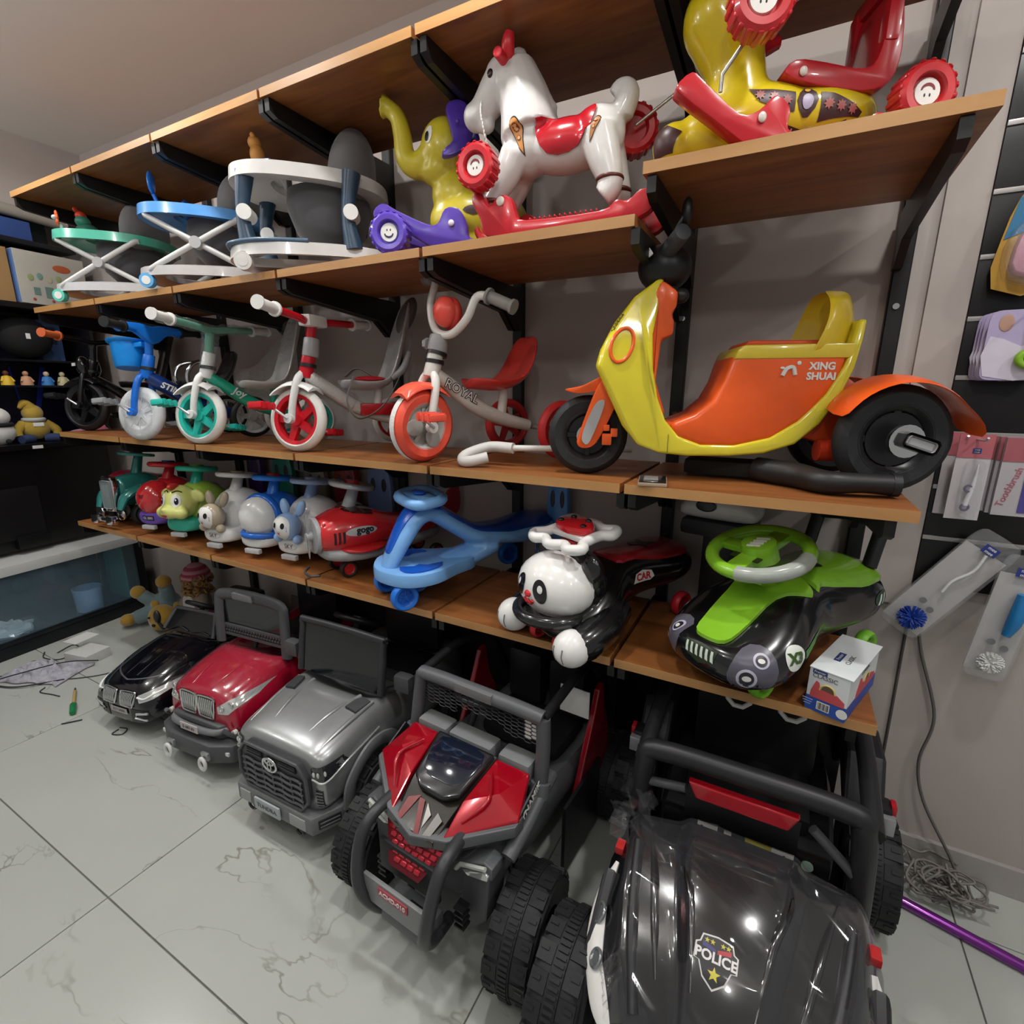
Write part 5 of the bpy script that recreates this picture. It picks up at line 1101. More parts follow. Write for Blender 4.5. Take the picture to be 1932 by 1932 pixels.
# ---- red aeroplane ride-on
t = thing('ride_on_plane', 'red and grey aeroplane ride-on with smoked cockpit and nose propeller', 'ride-on', (1.84, .03, ZW), 68, GRP4)
RD = mt('c3262a', .22, coat=.4, name='plane red'); LG = mt('9fa0a2', .35, name='plane grey')
b_ = obj('body', hull([(.0, .06, .14, .2), (.006, .085, .115, .225), (.04, .1, .1, .245), (.12, .125, .09, .27), (.2, .125, .095, .265), (.3, .09, .11, .21), (.4, .085, .11, .2), (.5, .085, .12, .22), (.56, .05, .14, .22)]), RD, t, 60, sub=1); bv = bvh(b_)
obj('lower_body', hull([(.01, .055, .085, .13), (.04, .1, .065, .135), (.14, .145, .06, .13), (.24, .12, .06, .13), (.4, .085, .07, .13), (.54, .07, .09, .15)]), LG, t, 60, sub=1)
obj('wing', hull([(.05, .03, .115, .13), (.08, .15, .105, .135), (.16, .165, .1, .135), (.24, .14, .105, .135), (.27, .03, .115, .13)]), RD, t, 60, sub=1)
rod('nose_ring', (-.008, 0, .17), (.01, 0, .17), .068, LG, t, .07, 28, .003); rod('propeller_hub', (-.03, 0, .17), (-.005, 0, .17), .014, LG, t, .02)
bm = BM(); ellip(bm, (-.022, 0, .17), (.004, .012, .09)); obj('propeller', bm, mt('b9bbbd', .2, .6), t)
for s in (-1, 1):
    patch('cockpit_window', [(.1, s*.012), (.125, s*.075), (.2, s*.085), (.2, s*.015)], mt('3a1f20', .1, coat=.8), t, T(), bv, .002, 3, curve=2)
    ms = face_M((.14, s*.15, .2), (0, s, .3))
    d = patch('side_decal', oval(.06, .017, 22), mt('bdb8b4', .35), t, ms, bv, .0016, 2); wraptext('decal_lettering', 'gogo', .034, mt('1c1c1e', .4), d, ms @ T(.012, .003, 0), bv, .0035, bold=.0012)
    for k in range(3): patch('vent', [(-.004, -.022), (.004, -.022), (.004, .022), (-.004, .022)], mt('3b0d10', .5), t, face_M((.045+.015*k, s*.15, .18), (0, s, .2)), bv, .0012, 1)
    ball('rivet', onto(bv, (.02, s*.1, .22), (0, s, 0), .002), .007, RD, t, None, 10)
ring_wheel(t, (.16, 0, .345), .075, .012, mt('b4b6b8', .25, .3), 12, boss=mt('b82027', .3), column=LG, zb=.26)
wheels4(t, ((.1, .06), (.1, -.06), (.48, .08), (.48, -.08)), .034, .026, 'c22a2a', mt('25211f', .5)); bar('bumper_loop', [(-.01, -.06, .03), (-.035, -.03, .025), (-.035, .03, .025), (-.01, .06, .03)], .005, mt('3a3a3c', .3), t)
for s in (-1, 1):
    bm = BM(); prism(bm, smoothpoly([(.46, .2), (.52, .26), (.56, .3), (.6, .3), (.6, .2), (.54, .17)], 3), .014, axis='y', off=s*.08); obj('back_panel', bm, mt('a6222a', .3, coat=.3), t, 40, bevel=.004)
settle(t)
# ---- small push ride-ons
def rideon(name, label, loc, rz, shell, base, hub='2b2b2d', L_=.42, hw=.1, seat='1c1c1e', wr=.05):
    t = thing(name, label, 'ride-on', loc, rz, GRP4)
    b_ = obj('body', hull([(.05, .05, .08, .2), (.07, .085, .07, .24), (.13, hw, .065, .275), (.2, hw, .065, .265), (.26, hw*.82, .07, .2), (.32, hw*.8, .08, .19), (.38, hw*.85, .085, .2), (L_, hw*.5, .1, .19)]), mt(shell, .22, coat=.45), t, 60, sub=1)
    lo = obj('bumper', hull([(-.005, .03, .055, .1, 3), (.0, .07, .045, .112, 3), (.04, hw*.98, .042, .115, 3), (.14, hw*1.05, .042, .11, 3), (.3, hw*.95, .045, .1, 3), (L_, hw*.6, .06, .11, 3)]), mt(base, .28, coat=.2), t, 50, sub=1)
    wheels4(t, ((.12, hw*.85), (.12, -hw*.85), (.34, hw*.85), (.34, -hw*.85)), wr, .034, hub, RUBBER)
    slab('pedal_step', (-.005, 0, .035), (.02, .075, .02), mt('b9babb', .3), t, .004)
    return t, b_, lo
# beige puppy and blue puppy
def puppy(loc, label, col, rz):
    t, b_, lo = rideon('ride_on_puppy', label, loc, rz, 'dcdcda', 'dddddb')
    C_ = mt(col, .25, coat=.4)
    hd = ball('puppy_head', (.0, 0, .165), (.05, .056, .056), C_, t); bh = bvh(hd); MF = face_M((-.04, 0, .165), (-1, 0, .12))
    fc = patch('puppy_face', smoothpoly([(-.042, .02), (-.02, .045), (.02, .045), (.042, .02), (.036, -.025), (0, -.048), (-.036, -.025)], 3), WHITEP, hd, MF, bh, .002, 2)
    for s in (-1, 1):
        patch('eye', oval(.008, .012, 14), mt('17171a', .2), fc, MF @ T(s*.02, .012, 0), bh, .0035, 1)
        ball('ear', (.035, s*.042, .235), (.016, .02, .036), C_, hd, rot=(s*-20, 10, 0)); ball('paw', (-.005, s*.05, .115), (.02, .018, .02), C_, hd)
    patch('mouth', [(-.006, .004), (.006, .004), (0, -.008)], mt('c23a44', .3), fc, MF @ T(0, -.02, 0), bh, .0035, 1)
    bl = bvh(lo); ms = face_M((-.01, 0, .08), (-1, 0, 0)); d = patch('name_plate', oval(.04, .014, 20), mt('b7b2bc', .3), t, ms, bl, .001, 2); patch('name_field', oval(.038, .0125, 20), WHITEP, d, ms, bl, .0018, 2); wraptext('name_lettering', 'SKY', .026, mt('5c3a52', .4), d, ms, bl, .003, bold=.0002)
    obj('fender', hull([(.06, .104, .06, .11), (.1, .108, .07, .15), (.14, .108, .09, .16), (.2, .106, .07, .12)]), mt('dddddb', .28), t, 60, sub=1)
    ring_wheel(t, (.15, 0, .325), .075, .011, mt('d8d6d2' if col == 'a79a83' else '9fb4d6', .28), 8, boss=C_, column=mt('c9c6c0' if col == 'a79a83' else '8fa9d2', .3), zb=.25)
    settle(t); return t
puppy((1.2, .035, ZW), 'white ride-on with beige puppy figure on the nose', 'a79a83', 97)
puppy((1.625, .085, ZW), 'white ride-on with pale blue puppy figure on the nose', '8fb0da', 96)
# blue and white plain-fronted ride-on
t, b_, lo = rideon('ride_on_car', 'blue and white ride-on car with round white front and red-capped steering wheel', (1.42, .065, ZW), 100, '1a63c4', 'e0e0de')
bm = BM(); ellip(bm, (.045, 0, .175), (.07, .088, .085)); fr_ = obj('round_front', bm, mt('e3e3e1', .2, coat=.5), t)
bm = BM(); torus(bm, (.065, 0, .17), .083, .02, T(0, 0, 0), axis='x'); obj('front_hood', bm, mt('1a63c4', .22, coat=.4), t)
bm = BM(); torus(bm, (.06, 0, .1), .086, .014, axis='z', sx=.8); obj('collar', bm, mt('1a63c4', .22, coat=.4), t)
ring_wheel(t, (.15, 0, .325), .075, .012, mt('2f7fe0', .28), 8, boss=mt('b8212c', .3), column=mt('2f7fe0', .3), zb=.24); settle(t)
# squirrel-faced ride-on
t, b_, lo = rideon('ride_on_animal', 'yellow-green squirrel-faced ride-on with teal bumper and steering wheel', (.89, .055, ZW), 106, '9fc24a', '35b39b')
bm = BM(); ellip(bm, (.035, 0, .185), (.075, .078, .08)); ellip(bm, (-.03, 0, .15), (.04, .05, .034)); ellip(bm, (-.02, .045, .145), (.032, .034, .03)); ellip(bm, (-.02, -.045, .145), (.032, .034, .03)); ellip(bm, (-.055, 0, .165), (.02, .018, .014))
for s in (-1, 1): ellip(bm, (.05, s*.085, .215), (.018, .04, .03), None, 14, (s*-25, 0, 0))
hd = blob('animal_head', bm, mt('cdd079', .22, coat=.45), t, .006, 4, .4); bh = bvh(hd)
for s in (-1, 1):
    MF = face_M((-.03, s*.035, .205), (-1, s*.3, .2)); e = patch('eye', oval(.021, .03, 20), WHITEP, hd, MF, bh, .0018, 2); patch('pupil', oval(.009, .016, 16), mt('15151a', .15), e, MF @ T(s*-.004, -.004, 0), bh, .0034, 1); patch('glint', oval(.003, .005, 10), WHITEP, e, MF @ T(s*-.002, .002, 0), bh, .0046, 1)
    bar('eyebrow', [onto(bh, MF @ Vector(p), (-1, s*.3, .2), .002) for p in ((-.02, .036, 0), (0, .044, 0), (.02, .038, 0))], .003, mt('3a2c1c', .4), hd, 6, 4)
ball('hair_tuft', (.0, .0, .262), (.03, .014, .016), mt('b8382c', .3), hd); patch('mouth', smoothpoly([(-.016, .004), (.016, .004), (0, -.012)], 2), mt('b5342f', .3), hd, face_M((-.06, 0, .138), (-1, 0, 0)), bh, .002, 1)
ring_wheel(t, (.15, 0, .325), .078, .013, mt('2fb39a', .25, coat=.3), 8, boss=mt('6a9a2c', .3), column=mt('2fb39a', .3), zb=.25); settle(t)
# red dome ride-on with purple bumper
t, b_, lo = rideon('ride_on_car', 'red ride-on car with glossy dome nose and purple bumper', (.63, .06, ZW), 104, 'b8212a', '6a4bb0')
bm = BM(); ellip(bm, (.055, 0, .17), (.085, .085, .09)); dm = obj('dome_nose', bm, mt('c3262c', .08, coat=1), t); bd = bvh(dm)
for s in (-1, 1): patch('nose_marking', [(0, -.004), (.012, .012), (.03, .016), (.018, -.006)] if s > 0 else [(0, -.004), (-.012, .012), (-.03, .016), (-.018, -.006)], mt('6f1a1c', .3), dm, face_M((-.02, s*.012, .185), (-1, 0, .4)), bd, .0016, 1)
bl = bvh(lo); ms = face_M((-.01, 0, .08), (-1, 0, 0)); d = patch('number_plate', [(-.035, -.012), (.035, -.012), (.035, .012), (-.035, .012)], mt('2b2838', .4), t, ms, bl, .001, 2); wraptext('plate_lettering', 'QL 2003', .016, mt('d9d5de', .4), d, ms, bl, .0026, bold=.0003)
ring_wheel(t, (.15, 0, .325), .078, .013, mt('c3262c', .2, coat=.4), 8, boss=mt('2d2c86', .3), column=mt('b8212a', .3), zb=.25); settle(t)
# teal vintage car
t = thing('ride_on_vintage_car', 'teal vintage ride-on car with chrome radiator and bumper', 'ride-on', (.33, .03, ZW), 96, GRP4)
TL = mt('2f7f78', .2, .2, coat=.6, name='teal lacquer')
obj('body', hull([(.03, .05, .12, .25, 3), (.05, .055, .1, .258, 3), (.15, .065, .1, .27, 3), (.22, .085, .09, .265), (.27, .085, .09, .2), (.38, .09, .09, .2), (.46, .05, .1, .18)]), TL, t, 50, sub=1)
for s in (-1, 1):
    bar('fender', [(-.005, s*.085, .1), (.03, s*.09, .165), (.1, s*.095, .195), (.17, s*.095, .17), (.24, s*.095, .09), (.4, s*.09, .085)], [.02, .034, .04, .036, .024, .02], TL, t, 10, 5, flat=(.5, 1.0))
    lamp = BM(); lathe(lamp, [(.0005, -.02), (.022, -.016), (.03, 0), (.028, .006), (.0005, .012)], 20, T(.0, s*.085, .075, ry=-90)); obj('headlamp', lamp, CHROME, t)
    wheel(t, (.1, s*.09, .058), .058, .036, 'toy', '8c9294', RUBBER, rz=90); wheel(t, (.38, s*.085, .058), .058, .036, 'toy', '8c9294', RUBBER, rz=90)
bm = BM(); prism(bm, [(-.045, .08), (.045, .08), (.05, .24), (.04, .265), (-.04, .265), (-.05, .24)], .03, T(.015, 0, 0, rz=90), axis='y'); rr = obj('radiator_shell', bm, CHROME, t, 40, bevel=.008)
slab('radiator_core', (-.003, 0, .172), (.006, .07, .145), mt('7c8587', .5, bump=.5, bscale=200), rr, .01)
slab('bumper', (-.03, 0, .05), (.022, .19, .022), CHROME, t, .006)
for s in (-1, 1): slab('bumper_block', (-.036, s*.06, .05), (.03, .055, .045), CHROME, t, .01)
ring_wheel(t, (.17, 0, .36), .075, .008, mt('4fa39a', .25), 10, boss=mt('23403e', .4), column=TL, zb=.25); settle(t)
# another red ride-on tucked behind the teal car
t = thing('ride_on_car', 'crimson and black ride-on mostly hidden behind the teal vintage car', 'ride-on', (.02, .16, ZW), 75, GRP4)
obj('body', hull([(.0, .05, .1, .2), (.03, .08, .08, .24), (.12, .09, .07, .26), (.25, .08, .08, .2), (.36, .06, .1, .2)]), mt('b3163a', .3), t, 60, sub=1); slab('bumper', (.03, 0, .06), (.1, .17, .05), BLACKP, t, .015); wheels4(t, ((.06, .08), (.06, -.08), (.3, .07), (.3, -.07)), .045, .03, '222222', RUBBER); settle(t)
# stored behind: backrests and a scooter top box
for (x, y, col, lab, w_, h_) in ((1.05, .53, '2c8f82', 'teal plastic backrest panel leaning behind the puppy ride-ons', .16, .4), (1.72, .53, '7f96c8', 'pale blue plastic backrest panel behind the red aeroplane', .15, .38), (2.62, .53, '4a86c8', 'sky blue plastic backrest behind the blue swing car', .09, .42), (1.3, .53, '8c8478', 'beige ring-handled backrest behind the blue ride-on', .14, .36), (.82, .53, '4a2a72', 'purple plastic backrest panel standing by the wall', .12, .42), (1.5, .53, '9c2630', 'red plastic backrest panel standing by the wall', .15, .38)):
    t = thing('backrest_panel', lab, 'toy part', (x, y, ZW), 0, 'loose backrests behind the ride-ons')
    bm = BM(); prism(bm, oval(w_/2, h_/2, 30, 3, (0, h_/2)), .03, axis='y'); obj('panel', bm, mt(col, .3, coat=.2), t, 40, bevel=.008)
    for s in (-1, 1): ball('panel_hole', (s*w_*.22, -.0155, h_*.72), (w_*.1, .003, h_*.08), mt('3a3a40', .5), t)
t = thing('toy_top_box', 'white and black toy scooter top box behind the green swing car', 'toy part', (3.21, .43, ZW), -10)
bm = hull([(-.11, .07, .33, .36), (-.1, .085, .32, .4), (0, .1, .32, .425), (.09, .09, .32, .41), (.115, .07, .33, .36)]); obj('lid', bm, mt('d6d5d1', .25, coat=.3), t, 60, sub=1); slab('base', (0, 0, .3), (.2, .17, .05), BLACKP, t, .02); slab('stand', (0, .03, .14), (.1, .08, .28), BLACKP, t, .02)
bm = BM(); ellip(bm, (-.02, -.099, .375), (.03, .004, .018), None, 16); obj('lid_badge', bm, mt('3a3a3c', .3, .4), t)
# tape box at the shelf end
t = thing('tape_dispenser_box', 'white and blue cardboard box of a red tape dispenser on the shelf end', 'box', (3.543, .096, ZW), -20)
bx, by, bz = .08, .225, .104
bm = BM(); box(bm, (0, 0, bz/2+.017), (bx, by, bz-.034)); cb = obj('carton', bm, mt('c9cdcf', .6), t, 0)
bm = BM(); box(bm, (0, 0, .0175), (bx+.0004, by+.0004, .035)); obj('blue_band', bm, mt('274a9c', .5), t, 0)
slab('lid_flap', (.002, 0, bz+.0008), (bx+.006, by+.004, .0016), mt('d2d6d8', .6), t, 0)
for F0, n, wd in (((0, -by/2, .07), (0, -1, 0), bx), ((bx/2, .02, .07), (1, 0, 0), by*.8)):
    MF = face_M(Vector(F0)+Vector(n)*.0006, n); k = wd/.105; MF = MF @ T(0, -.008, 0) @ Matrix.Diagonal((.8 if wd < .1 else 1, .84, 1, 1)); k = 1.0 if wd < .1 else k
    sil = BM(); prism(sil, [(-.042*k, -.034), (-.04*k, -.014), (-.03*k, .016), (-.022*k, .012), (-.018*k, -.004), (.018*k, -.008), (.024*k, -.006), (.044*k, -.02), (.044*k, -.034)], .001, MF, axis='z'); obj('printed_dispenser', sil, mt('b8484c', .6), t, 0)
    dk = BM(); prism(dk, [(.016*math.cos(a), -.007+.016*math.sin(a)) for a in [PI*q/12 for q in range(13)]], .0008, MF, axis='z'); obj('printed_tape', dk, mt('5a4a3a', .6), t, 0); torus_ = BM(); tube(torus_, [MF @ Vector((.019*math.cos(a), -.007+.019*math.sin(a), 0)) for a in [PI*q/12 for q in range(13)]], .002, 5, 1); obj('printed_roll', torus_, mt('c9b46a', .6), t, 0)
    text('box_lettering', 'CLASSIC', .017, mt('4a4a52', .6), t, MF @ T(-.01*k, .03, .0003), extrude=.0002); lg = slab('logo_bar', (0, 0, 0), (.036, .011, .0006), mt('26346f', .6), t, 0, MF @ T(-.024*k, .042, 0)); text('logo_lettering', 'Premier', .009, WHITEP, lg, MF @ T(-.024*k, .042, .0006), extrude=.0001)
MF = face_M((0, -by/2-.0006, .0175), (0, -1, 0)); bc = slab('barcode', (0, 0, 0), (.026, .02, .0006), WHITEP, t, 0, MF @ T(-.004, 0, 0))
for k in range(9): slab('barcode_line', (0, 0, 0), (.0008+.0006*(k % 3), .016, .0004), mt('222222', .6), bc, 0, MF @ T(-.014+.0025*k, 0, .0004))
bm = BM(); prism(bm, oval(.011, .011, 18), .0006, MF @ T(.033, 0, 0), axis='z'); obj('round_label', bm, WHITEP, t, 0)
for k in range(3): slab('print_line', (0, 0, 0), (.022-.004*k, .0015, .0004), mt('9fb2dc', .6), t, 0, MF @ T(-.036, .008-.006*k, 0))
MF = face_M((0, .0, bz+.0018), (0, 0, 1), (-1, 0, 0)); lg = slab('lid_logo', (0, 0, 0), (.05, .014, .0005), mt('26346f', .6), t, 0, MF @ T(-.02, .008, 0)); text('lid_lettering', 'CLASSIC', .014, mt('4a4a52', .6), t, MF @ T(-.02, -.014, .0004), extrude=.0002)
text('logo_lettering', 'Premier', .011, WHITEP, lg, MF @ T(-.02, .008, .0005), extrude=.0001)
# white plastic rings hanging below the board
for x in (3.33, 3.45):
    t = thing('hanging_ring', 'white octagonal plastic ring hanging under the ride-on shelf', 'ring', (x, .05, ZW-.024), 0, group='white rings under the shelf')
    bm = BM(); tube(bm, [(.028*math.cos(PI/4*k+PI/8), 0, -.022+.028*math.sin(PI/4*k+PI/8)) for k in range(8)], .006, 8, 1, closed=True); obj('ring', bm, WHITEP, t, 40)
# ================================================================ second shelf: walkers and rockers
def smiley(t, parent, M, r, mouthcol='2a2350', flip=1):
    bm = BM(); cyl(bm, (0, 0, 0), (0, 0, .006), r, r*.96, 24, M); o = obj('face_cap', bm, mt('dedcd6', .3), parent, 40)
    for s in (-1, 1): bm = BM(); ellip(bm, (s*r*.2, flip*r*.25, .0062), (r*.07, r*.13, .0008), M, 10); obj('eye', bm, mt('1c1c1e', .4), o)
    bm = BM(); prism(bm, [(r*.55*math.cos(a), flip*(-r*.1+r*.5*math.sin(a))) for a in [PI+PI*k/10 for k in range(11)]]+[(r*.4*math.cos(a), flip*(-r*.14+r*.25*math.sin(a))) for a in [2*PI-PI*k/10 for k in range(11)]], .0008, M @ T(0, 0, .0064), axis='z'); obj('smile', bm, mt(mouthcol, .4), o, 0)
    return o
def rocker_wheel(t, c, r, w, col, rz=0, flip=1, mouth='7a1a22', capside=(-1,)):
    m = mt(col, .28, coat=.3); bm = BM(); MX = T(rx=90)
    lathe(bm, [(r*.0+.0005, -w*.2), (r*.5, -w*.22), (r*.58, -w*.5), (r*.8, -w*.52), (r*.95, -w*.38), (r*.95, w*.38), (r*.8, w*.52), (r*.58, w*.5), (r*.5, w*.22), (.0005, w*.2)], 36, MX, cap=False)
    for k in range(18): box(bm, (0, 0, 0), (r*.2, w*.92, r*.09), Matrix.Rotation(2*PI*k/18, 4, 'Y') @ T(0, 0, r*.95), .0025, 1)
    o = obj('wheel', bm, m, t, 40); o.location = c; o.rotation_euler = (0, 0, math.radians(rz))
    for s in capside: smiley(t, o, face_M((0, s*w*.22, 0), (0, s, 0)), r*.44, mouth, flip)
    return o
def decal_drop(name, parent, bv, M, col, L_, W_):
    o = patch(name, smoothpoly([(0, -L_), (W_*.6, -L_*.1), (W_, L_*.45), (W_*.6, L_*.9), (0, L_), (-W_*.6, L_*.9), (-W_, L_*.45), (-W_*.6, -L_*.1)], 2), mt('2c1c14', .4), parent, M, bv, .0016, 2)
    patch('decal_field', smoothpoly([(0, -L_*.86), (W_*.48, -L_*.1), (W_*.84, L_*.45), (W_*.5, L_*.82), (0, L_*.9), (-W_*.5, L_*.82), (-W_*.84, L_*.45), (-W_*.48, -L_*.1)], 2), mt(col, .4), o, M, bv, .0026, 2)
    for y, q in ((L_*.45, .5), (-.05*L_, .36)):
        patch('decal_rosette', oval(W_*q, W_*q, 14), mt('6b2f1c', .4), o, M @ T(0, y, 0), bv, .0036, 1); patch('decal_rosette', star(W_*q*.9, 8, .6), mt('d9a06a', .4), o, M @ T(0, y, 0), bv, .0044, 1)
    return o
# ---- white rocking horse
t = thing('rocking_horse', 'white plastic rocking horse with red saddle and red rocker base', 'rocking horse', (2.515, .13, ZS), 4, 'animal rockers on the second shelf', scale=.95)
HW = mt('cfccc8', .3, coat=.25, name='horse white'); RR = mt('b8202a', .25, coat=.3, name='rocker red')
bm = BM(); ellip(bm, (.28, 0, .235), (.13, .068, .064)); ellip(bm, (.165, 0, .255), (.076, .066, .08)); ellip(bm, (.365, 0, .25), (.068, .064, .068))
tube(bm, [(.17, 0, .28), (.155, 0, .35), (.125, 0, .42), (.115, 0, .445)], [.085, .073, .064, .06], 14, 5)
tube(bm, [(.12, 0, .435), (.075, 0, .415), (.035, 0, .378), (.005, 0, .35)], [.058, .052, .042, .036], 14, 5); ellip(bm, (.0, 0, .355), (.036, .04, .038)); ellip(bm, (.03, 0, .328), (.028, .024, .02)); ellip(bm, (.09, 0, .44), (.055, .05, .045))
for k in range(8): ellip(bm, (.13+.013*k, 0, .475-.02*k), (.026, .02, .02), None, 12)
for s in (-1, 1):
    tube(bm, [(.14, s*.032, .23), (.11, s*.04, .17), (.075, s*.045, .12), (.055, s*.045, .1)], [.045, .036, .028, .03], 12, 4)
    tube(bm, [(.37, s*.035, .24), (.395, s*.045, .17), (.415, s*.05, .11), (.395, s*.05, .085)], [.052, .042, .03, .032], 12, 4)
tube(bm, [(.42, 0, .28), (.435, 0, .33), (.415, 0, .345), (.4, 0, .33)], [.03, .03, .022, .02], 12, 4)
hs = blob('horse_body', bm, HW, t, .006, 5, .4); bh = bvh(hs)
bm = BM(); secs = []
for k in range(9):
    x = .215+.15*k/8; dip = .012*math.sin(PI*k/8); hz = .298-dip+(.012 if k > 6 else 0)
    secs.append([(x, y*(1.05), hz+z) for y, z in ((-.076, -.095*math.sin(PI*(k+1.2)/10.4)), (-.062, -.015), (0, .014), (.062, -.015), (.076, -.095*math.sin(PI*(k+1.2)/10.4)), (.066, -.09*math.sin(PI*(k+1.2)/10.4)), (.0, -.004), (-.066, -.09*math.sin(PI*(k+1.2)/10.4)))])
bm.free(); SDM = mt('b01a26', .2, coat=.5)
for s in (-1, 1): patch('saddle', [(.21, .288), (.25, .292), (.33, .292), (.365, .3), (.368, .275), (.345, .225), (.3, .2), (.24, .205), (.21, .25)] if s < 0 else [(-.21, .288), (-.25, .292), (-.33, .292), (-.365, .3), (-.368, .275), (-.345, .225), (-.3, .2), (-.24, .205), (-.21, .25)], SDM, t, face_M((0, s*.02, 0), (0, s, .0)), bh, .001, 3, thick=.006, curve=2)
rod('ear_handle', (.115, -.1, .44), (.115, .1, .44), .013, mt('c2242e', .3), t, .013, 14, .004); 
for s in (-1, 1):
    bar('ear', [(.12, s*.045, .44), (.128, s*.062, .47), (.135, s*.066, .495)], [.017, .018, .012], mt('c2242e', .3), t, 10, 4); ball('eye', onto(bh, (.07, s*.1, .425), (0, s, 0), 0), (.009, .005, .011), mt('2c1512', .2), t)
    ms = face_M((.155, s*.1, .255), (-.25, s, .05)) @ T(rz=-14*s if s < 0 else 14); decal_drop('shoulder_decal', hs, bh, ms, 'c98a45', .045, .017); decal_drop('thigh_decal', hs, bh, face_M((.375, s*.1, .235), (.15, s, .05)) @ T(rz=16*s if s < 0 else -16), 'b0743a', .035, .012)
    for (x, z, rx) in ((.068, .112, 12), (.41, .125, -10)): ring('anklet', (x, s*.047, z), .03, .006, mt('5a2a20', .4), t, sx=1, sy=1)
    # rocker rails
    P_ = [(.06, .06), (.07, .02), (.13, .004), (.22, .0), (.4, .0), (.5, .012), (.54, .04), (.53, .07), (.5, .075), (.47, .055), (.44, .06), (.4, .04), (.2, .042), (.17, .06), (.155, .1), (.12, .112), (.09, .09), (.07, .12), (.045, .13), (.035, .105)]
    bm = BM(); prism(bm, smoothpoly(P_, 3), .034, axis='y', off=s*.085); rk = obj('rocker_rail', bm, RR, t, 40, bevel=.008)
    for k in range(14): slab('rail_rib', (.21+.014*k, s*.085, .043), (.004, .03, .006), mt('c9303a', .3), rk, .0015, seg=1)
    ball('rail_bolt', (.125, s*.085+(-.018 if s < 0 else .018), .095), (.012, .005, .012), mt('d8d4c8', .3), rk)
    rocker_wheel(t, (.07, s*.125, .175) if s < 0 else (-.01, s*.11, .1), .057, .05, 'c2222c', 0, -1, capside=(s,)); bar('axle_rod', [(.07, s*.1, .175), (.07, s*.095, .12), (.075, s*.088, .1)] if s < 0 else [(-.02, s*.105, .1), (.02, s*.1, .12), (.07, s*.088, .1)], .004, mt('b9b6b0', .3, .7), t, 8, 1)
for x in (.11, .47): slab('cross_rail', (x, 0, .03), (.04, .17, .03), RR, t, .008)
ch = [(.035, -.036, .372), (.045, -.06, .33), (.06, -.07, .28), (.062, -.05, .24), (.05, -.02, .25), (.03, .0, .3), (.022, .0, .345)]
for i, p in enumerate(spline(ch, 5)): 
    bm = BM(); torus(bm, (0, 0, 0), .005, .0017, T(*p, rx=90*(i % 2), rz=30), 12, 6, 'x', 1, 1.3); obj('rein_link', bm, WHITEP, t, 60)
settle(t)
# ---- yellow elephant with purple rocker
t = thing('rocking_elephant', 'yellow elephant rocker with purple ears and purple rocker base', 'rocking toy', (2.19, .165, ZS), 22, 'animal rockers on the second shelf')
EY = mt('c2b22f', .32, coat=.2, name='elephant yellow'); PU = mt('4f35a0', .28, coat=.25, name='purple')
bm = BM(); ellip(bm, (.165, 0, .325), (.075, .075, .085)); ellip(bm, (.15, 0, .265), (.06, .06, .045)); tube(bm, [(.12, 0, .3), (.075, 0, .285), (.04, 0, .31), (.032, 0, .37), (.018, 0, .42), (-.012, 0, .445), (-.026, 0, .45)], [.048, .038, .032, .028, .025, .025, .036], 14, 5); ellip(bm, (.105, 0, .265), (.03, .035, .022))
ellip(bm, (.19, 0, .2), (.07, .06, .07)); ellip(bm, (.24, 0, .13), (.13, .075, .085)); ellip(bm, (.33, 0, .12), (.09, .072, .08)); box(bm, (.22, 0, .04), (.2, .12, .06))
el = blob('elephant_body', bm, EY, t, .006, 5, .4); be = bvh(el)
for s in (-1, 1):
    bm = BM(); ear = smoothpoly([(.0, .05), (.03, .07), (.06, .06), (.075, .02), (.07, -.03), (.03, -.07), (-.01, -.085), (-.015, -.07), (.015, -.04), (.01, 0)], 3); prism(bm, ear, .022, T(.19, s*.085, .35, rx=s*8, rz=s*-20), axis='y'); er = obj('ear', bm, PU, t, 40, bevel=.008)
    ball('ear_pin', (.225, s*.1, .355), .006, PU, er, None, 10)
    ms = face_M((.125, s*.07, .345), (-.45, s*.9, .1)); e = patch('eye', oval(.015, .024, 20), mt('e6e3dc', .3), el, ms, be, .0016, 2); patch('pupil', oval(.008, .014, 16), mt('1b1412', .3), e, ms @ T(s*.004, -.006, 0), be, .003, 1)
    patch('flank_decal', smoothpoly([(-.03, 0), (-.01, .013), (.02, .012), (.03, -.003), (0, -.013)], 2), mt('3a2320', .4), el, face_M((.26, s*.1, .14), (0, s, .1)), be, .002, 2)
    P_ = [(-.03, .13), (.0, .15), (.04, .13), (.12, .095), (.16, .09), (.185, .13), (.225, .13), (.25, .09), (.26, .05), (.34, .045), (.46, .04), (.52, .07), (.54, .05), (.52, .015), (.4, .0), (.25, .0), (.16, .02), (.05, .08), (-.02, .1)]
    bm = BM(); prism(bm, smoothpoly(P_, 3), .034, axis='y', off=s*.1); rk = obj('rocker_rail', bm, PU, t, 40, bevel=.009)
    ball('rail_bolt', (.205, s*.12, .09), (.009, .005, .009), mt('dcd9e4', .3), rk)
    for k in range(12): slab('rail_rib', (.27+.014*k, s*.1, .044), (.004, .03, .006), mt('5c42b0', .3), rk, .0015, seg=1)
    rocker_wheel(t, (.03, s*.145, .058), .058, .05, '5a40b4', 0, 1, '2a2350', capside=(s,)); bar('axle_rod', [(.03, s*.12, .058), (.06, s*.115, .09), (.065, s*.112, .115)], .004, mt('c9c6d8', .3, .6), t, 8, 1)
slab('cross_rail', (.2, 0, .025), (.05, .2, .03), PU, t, .008); settle(t)
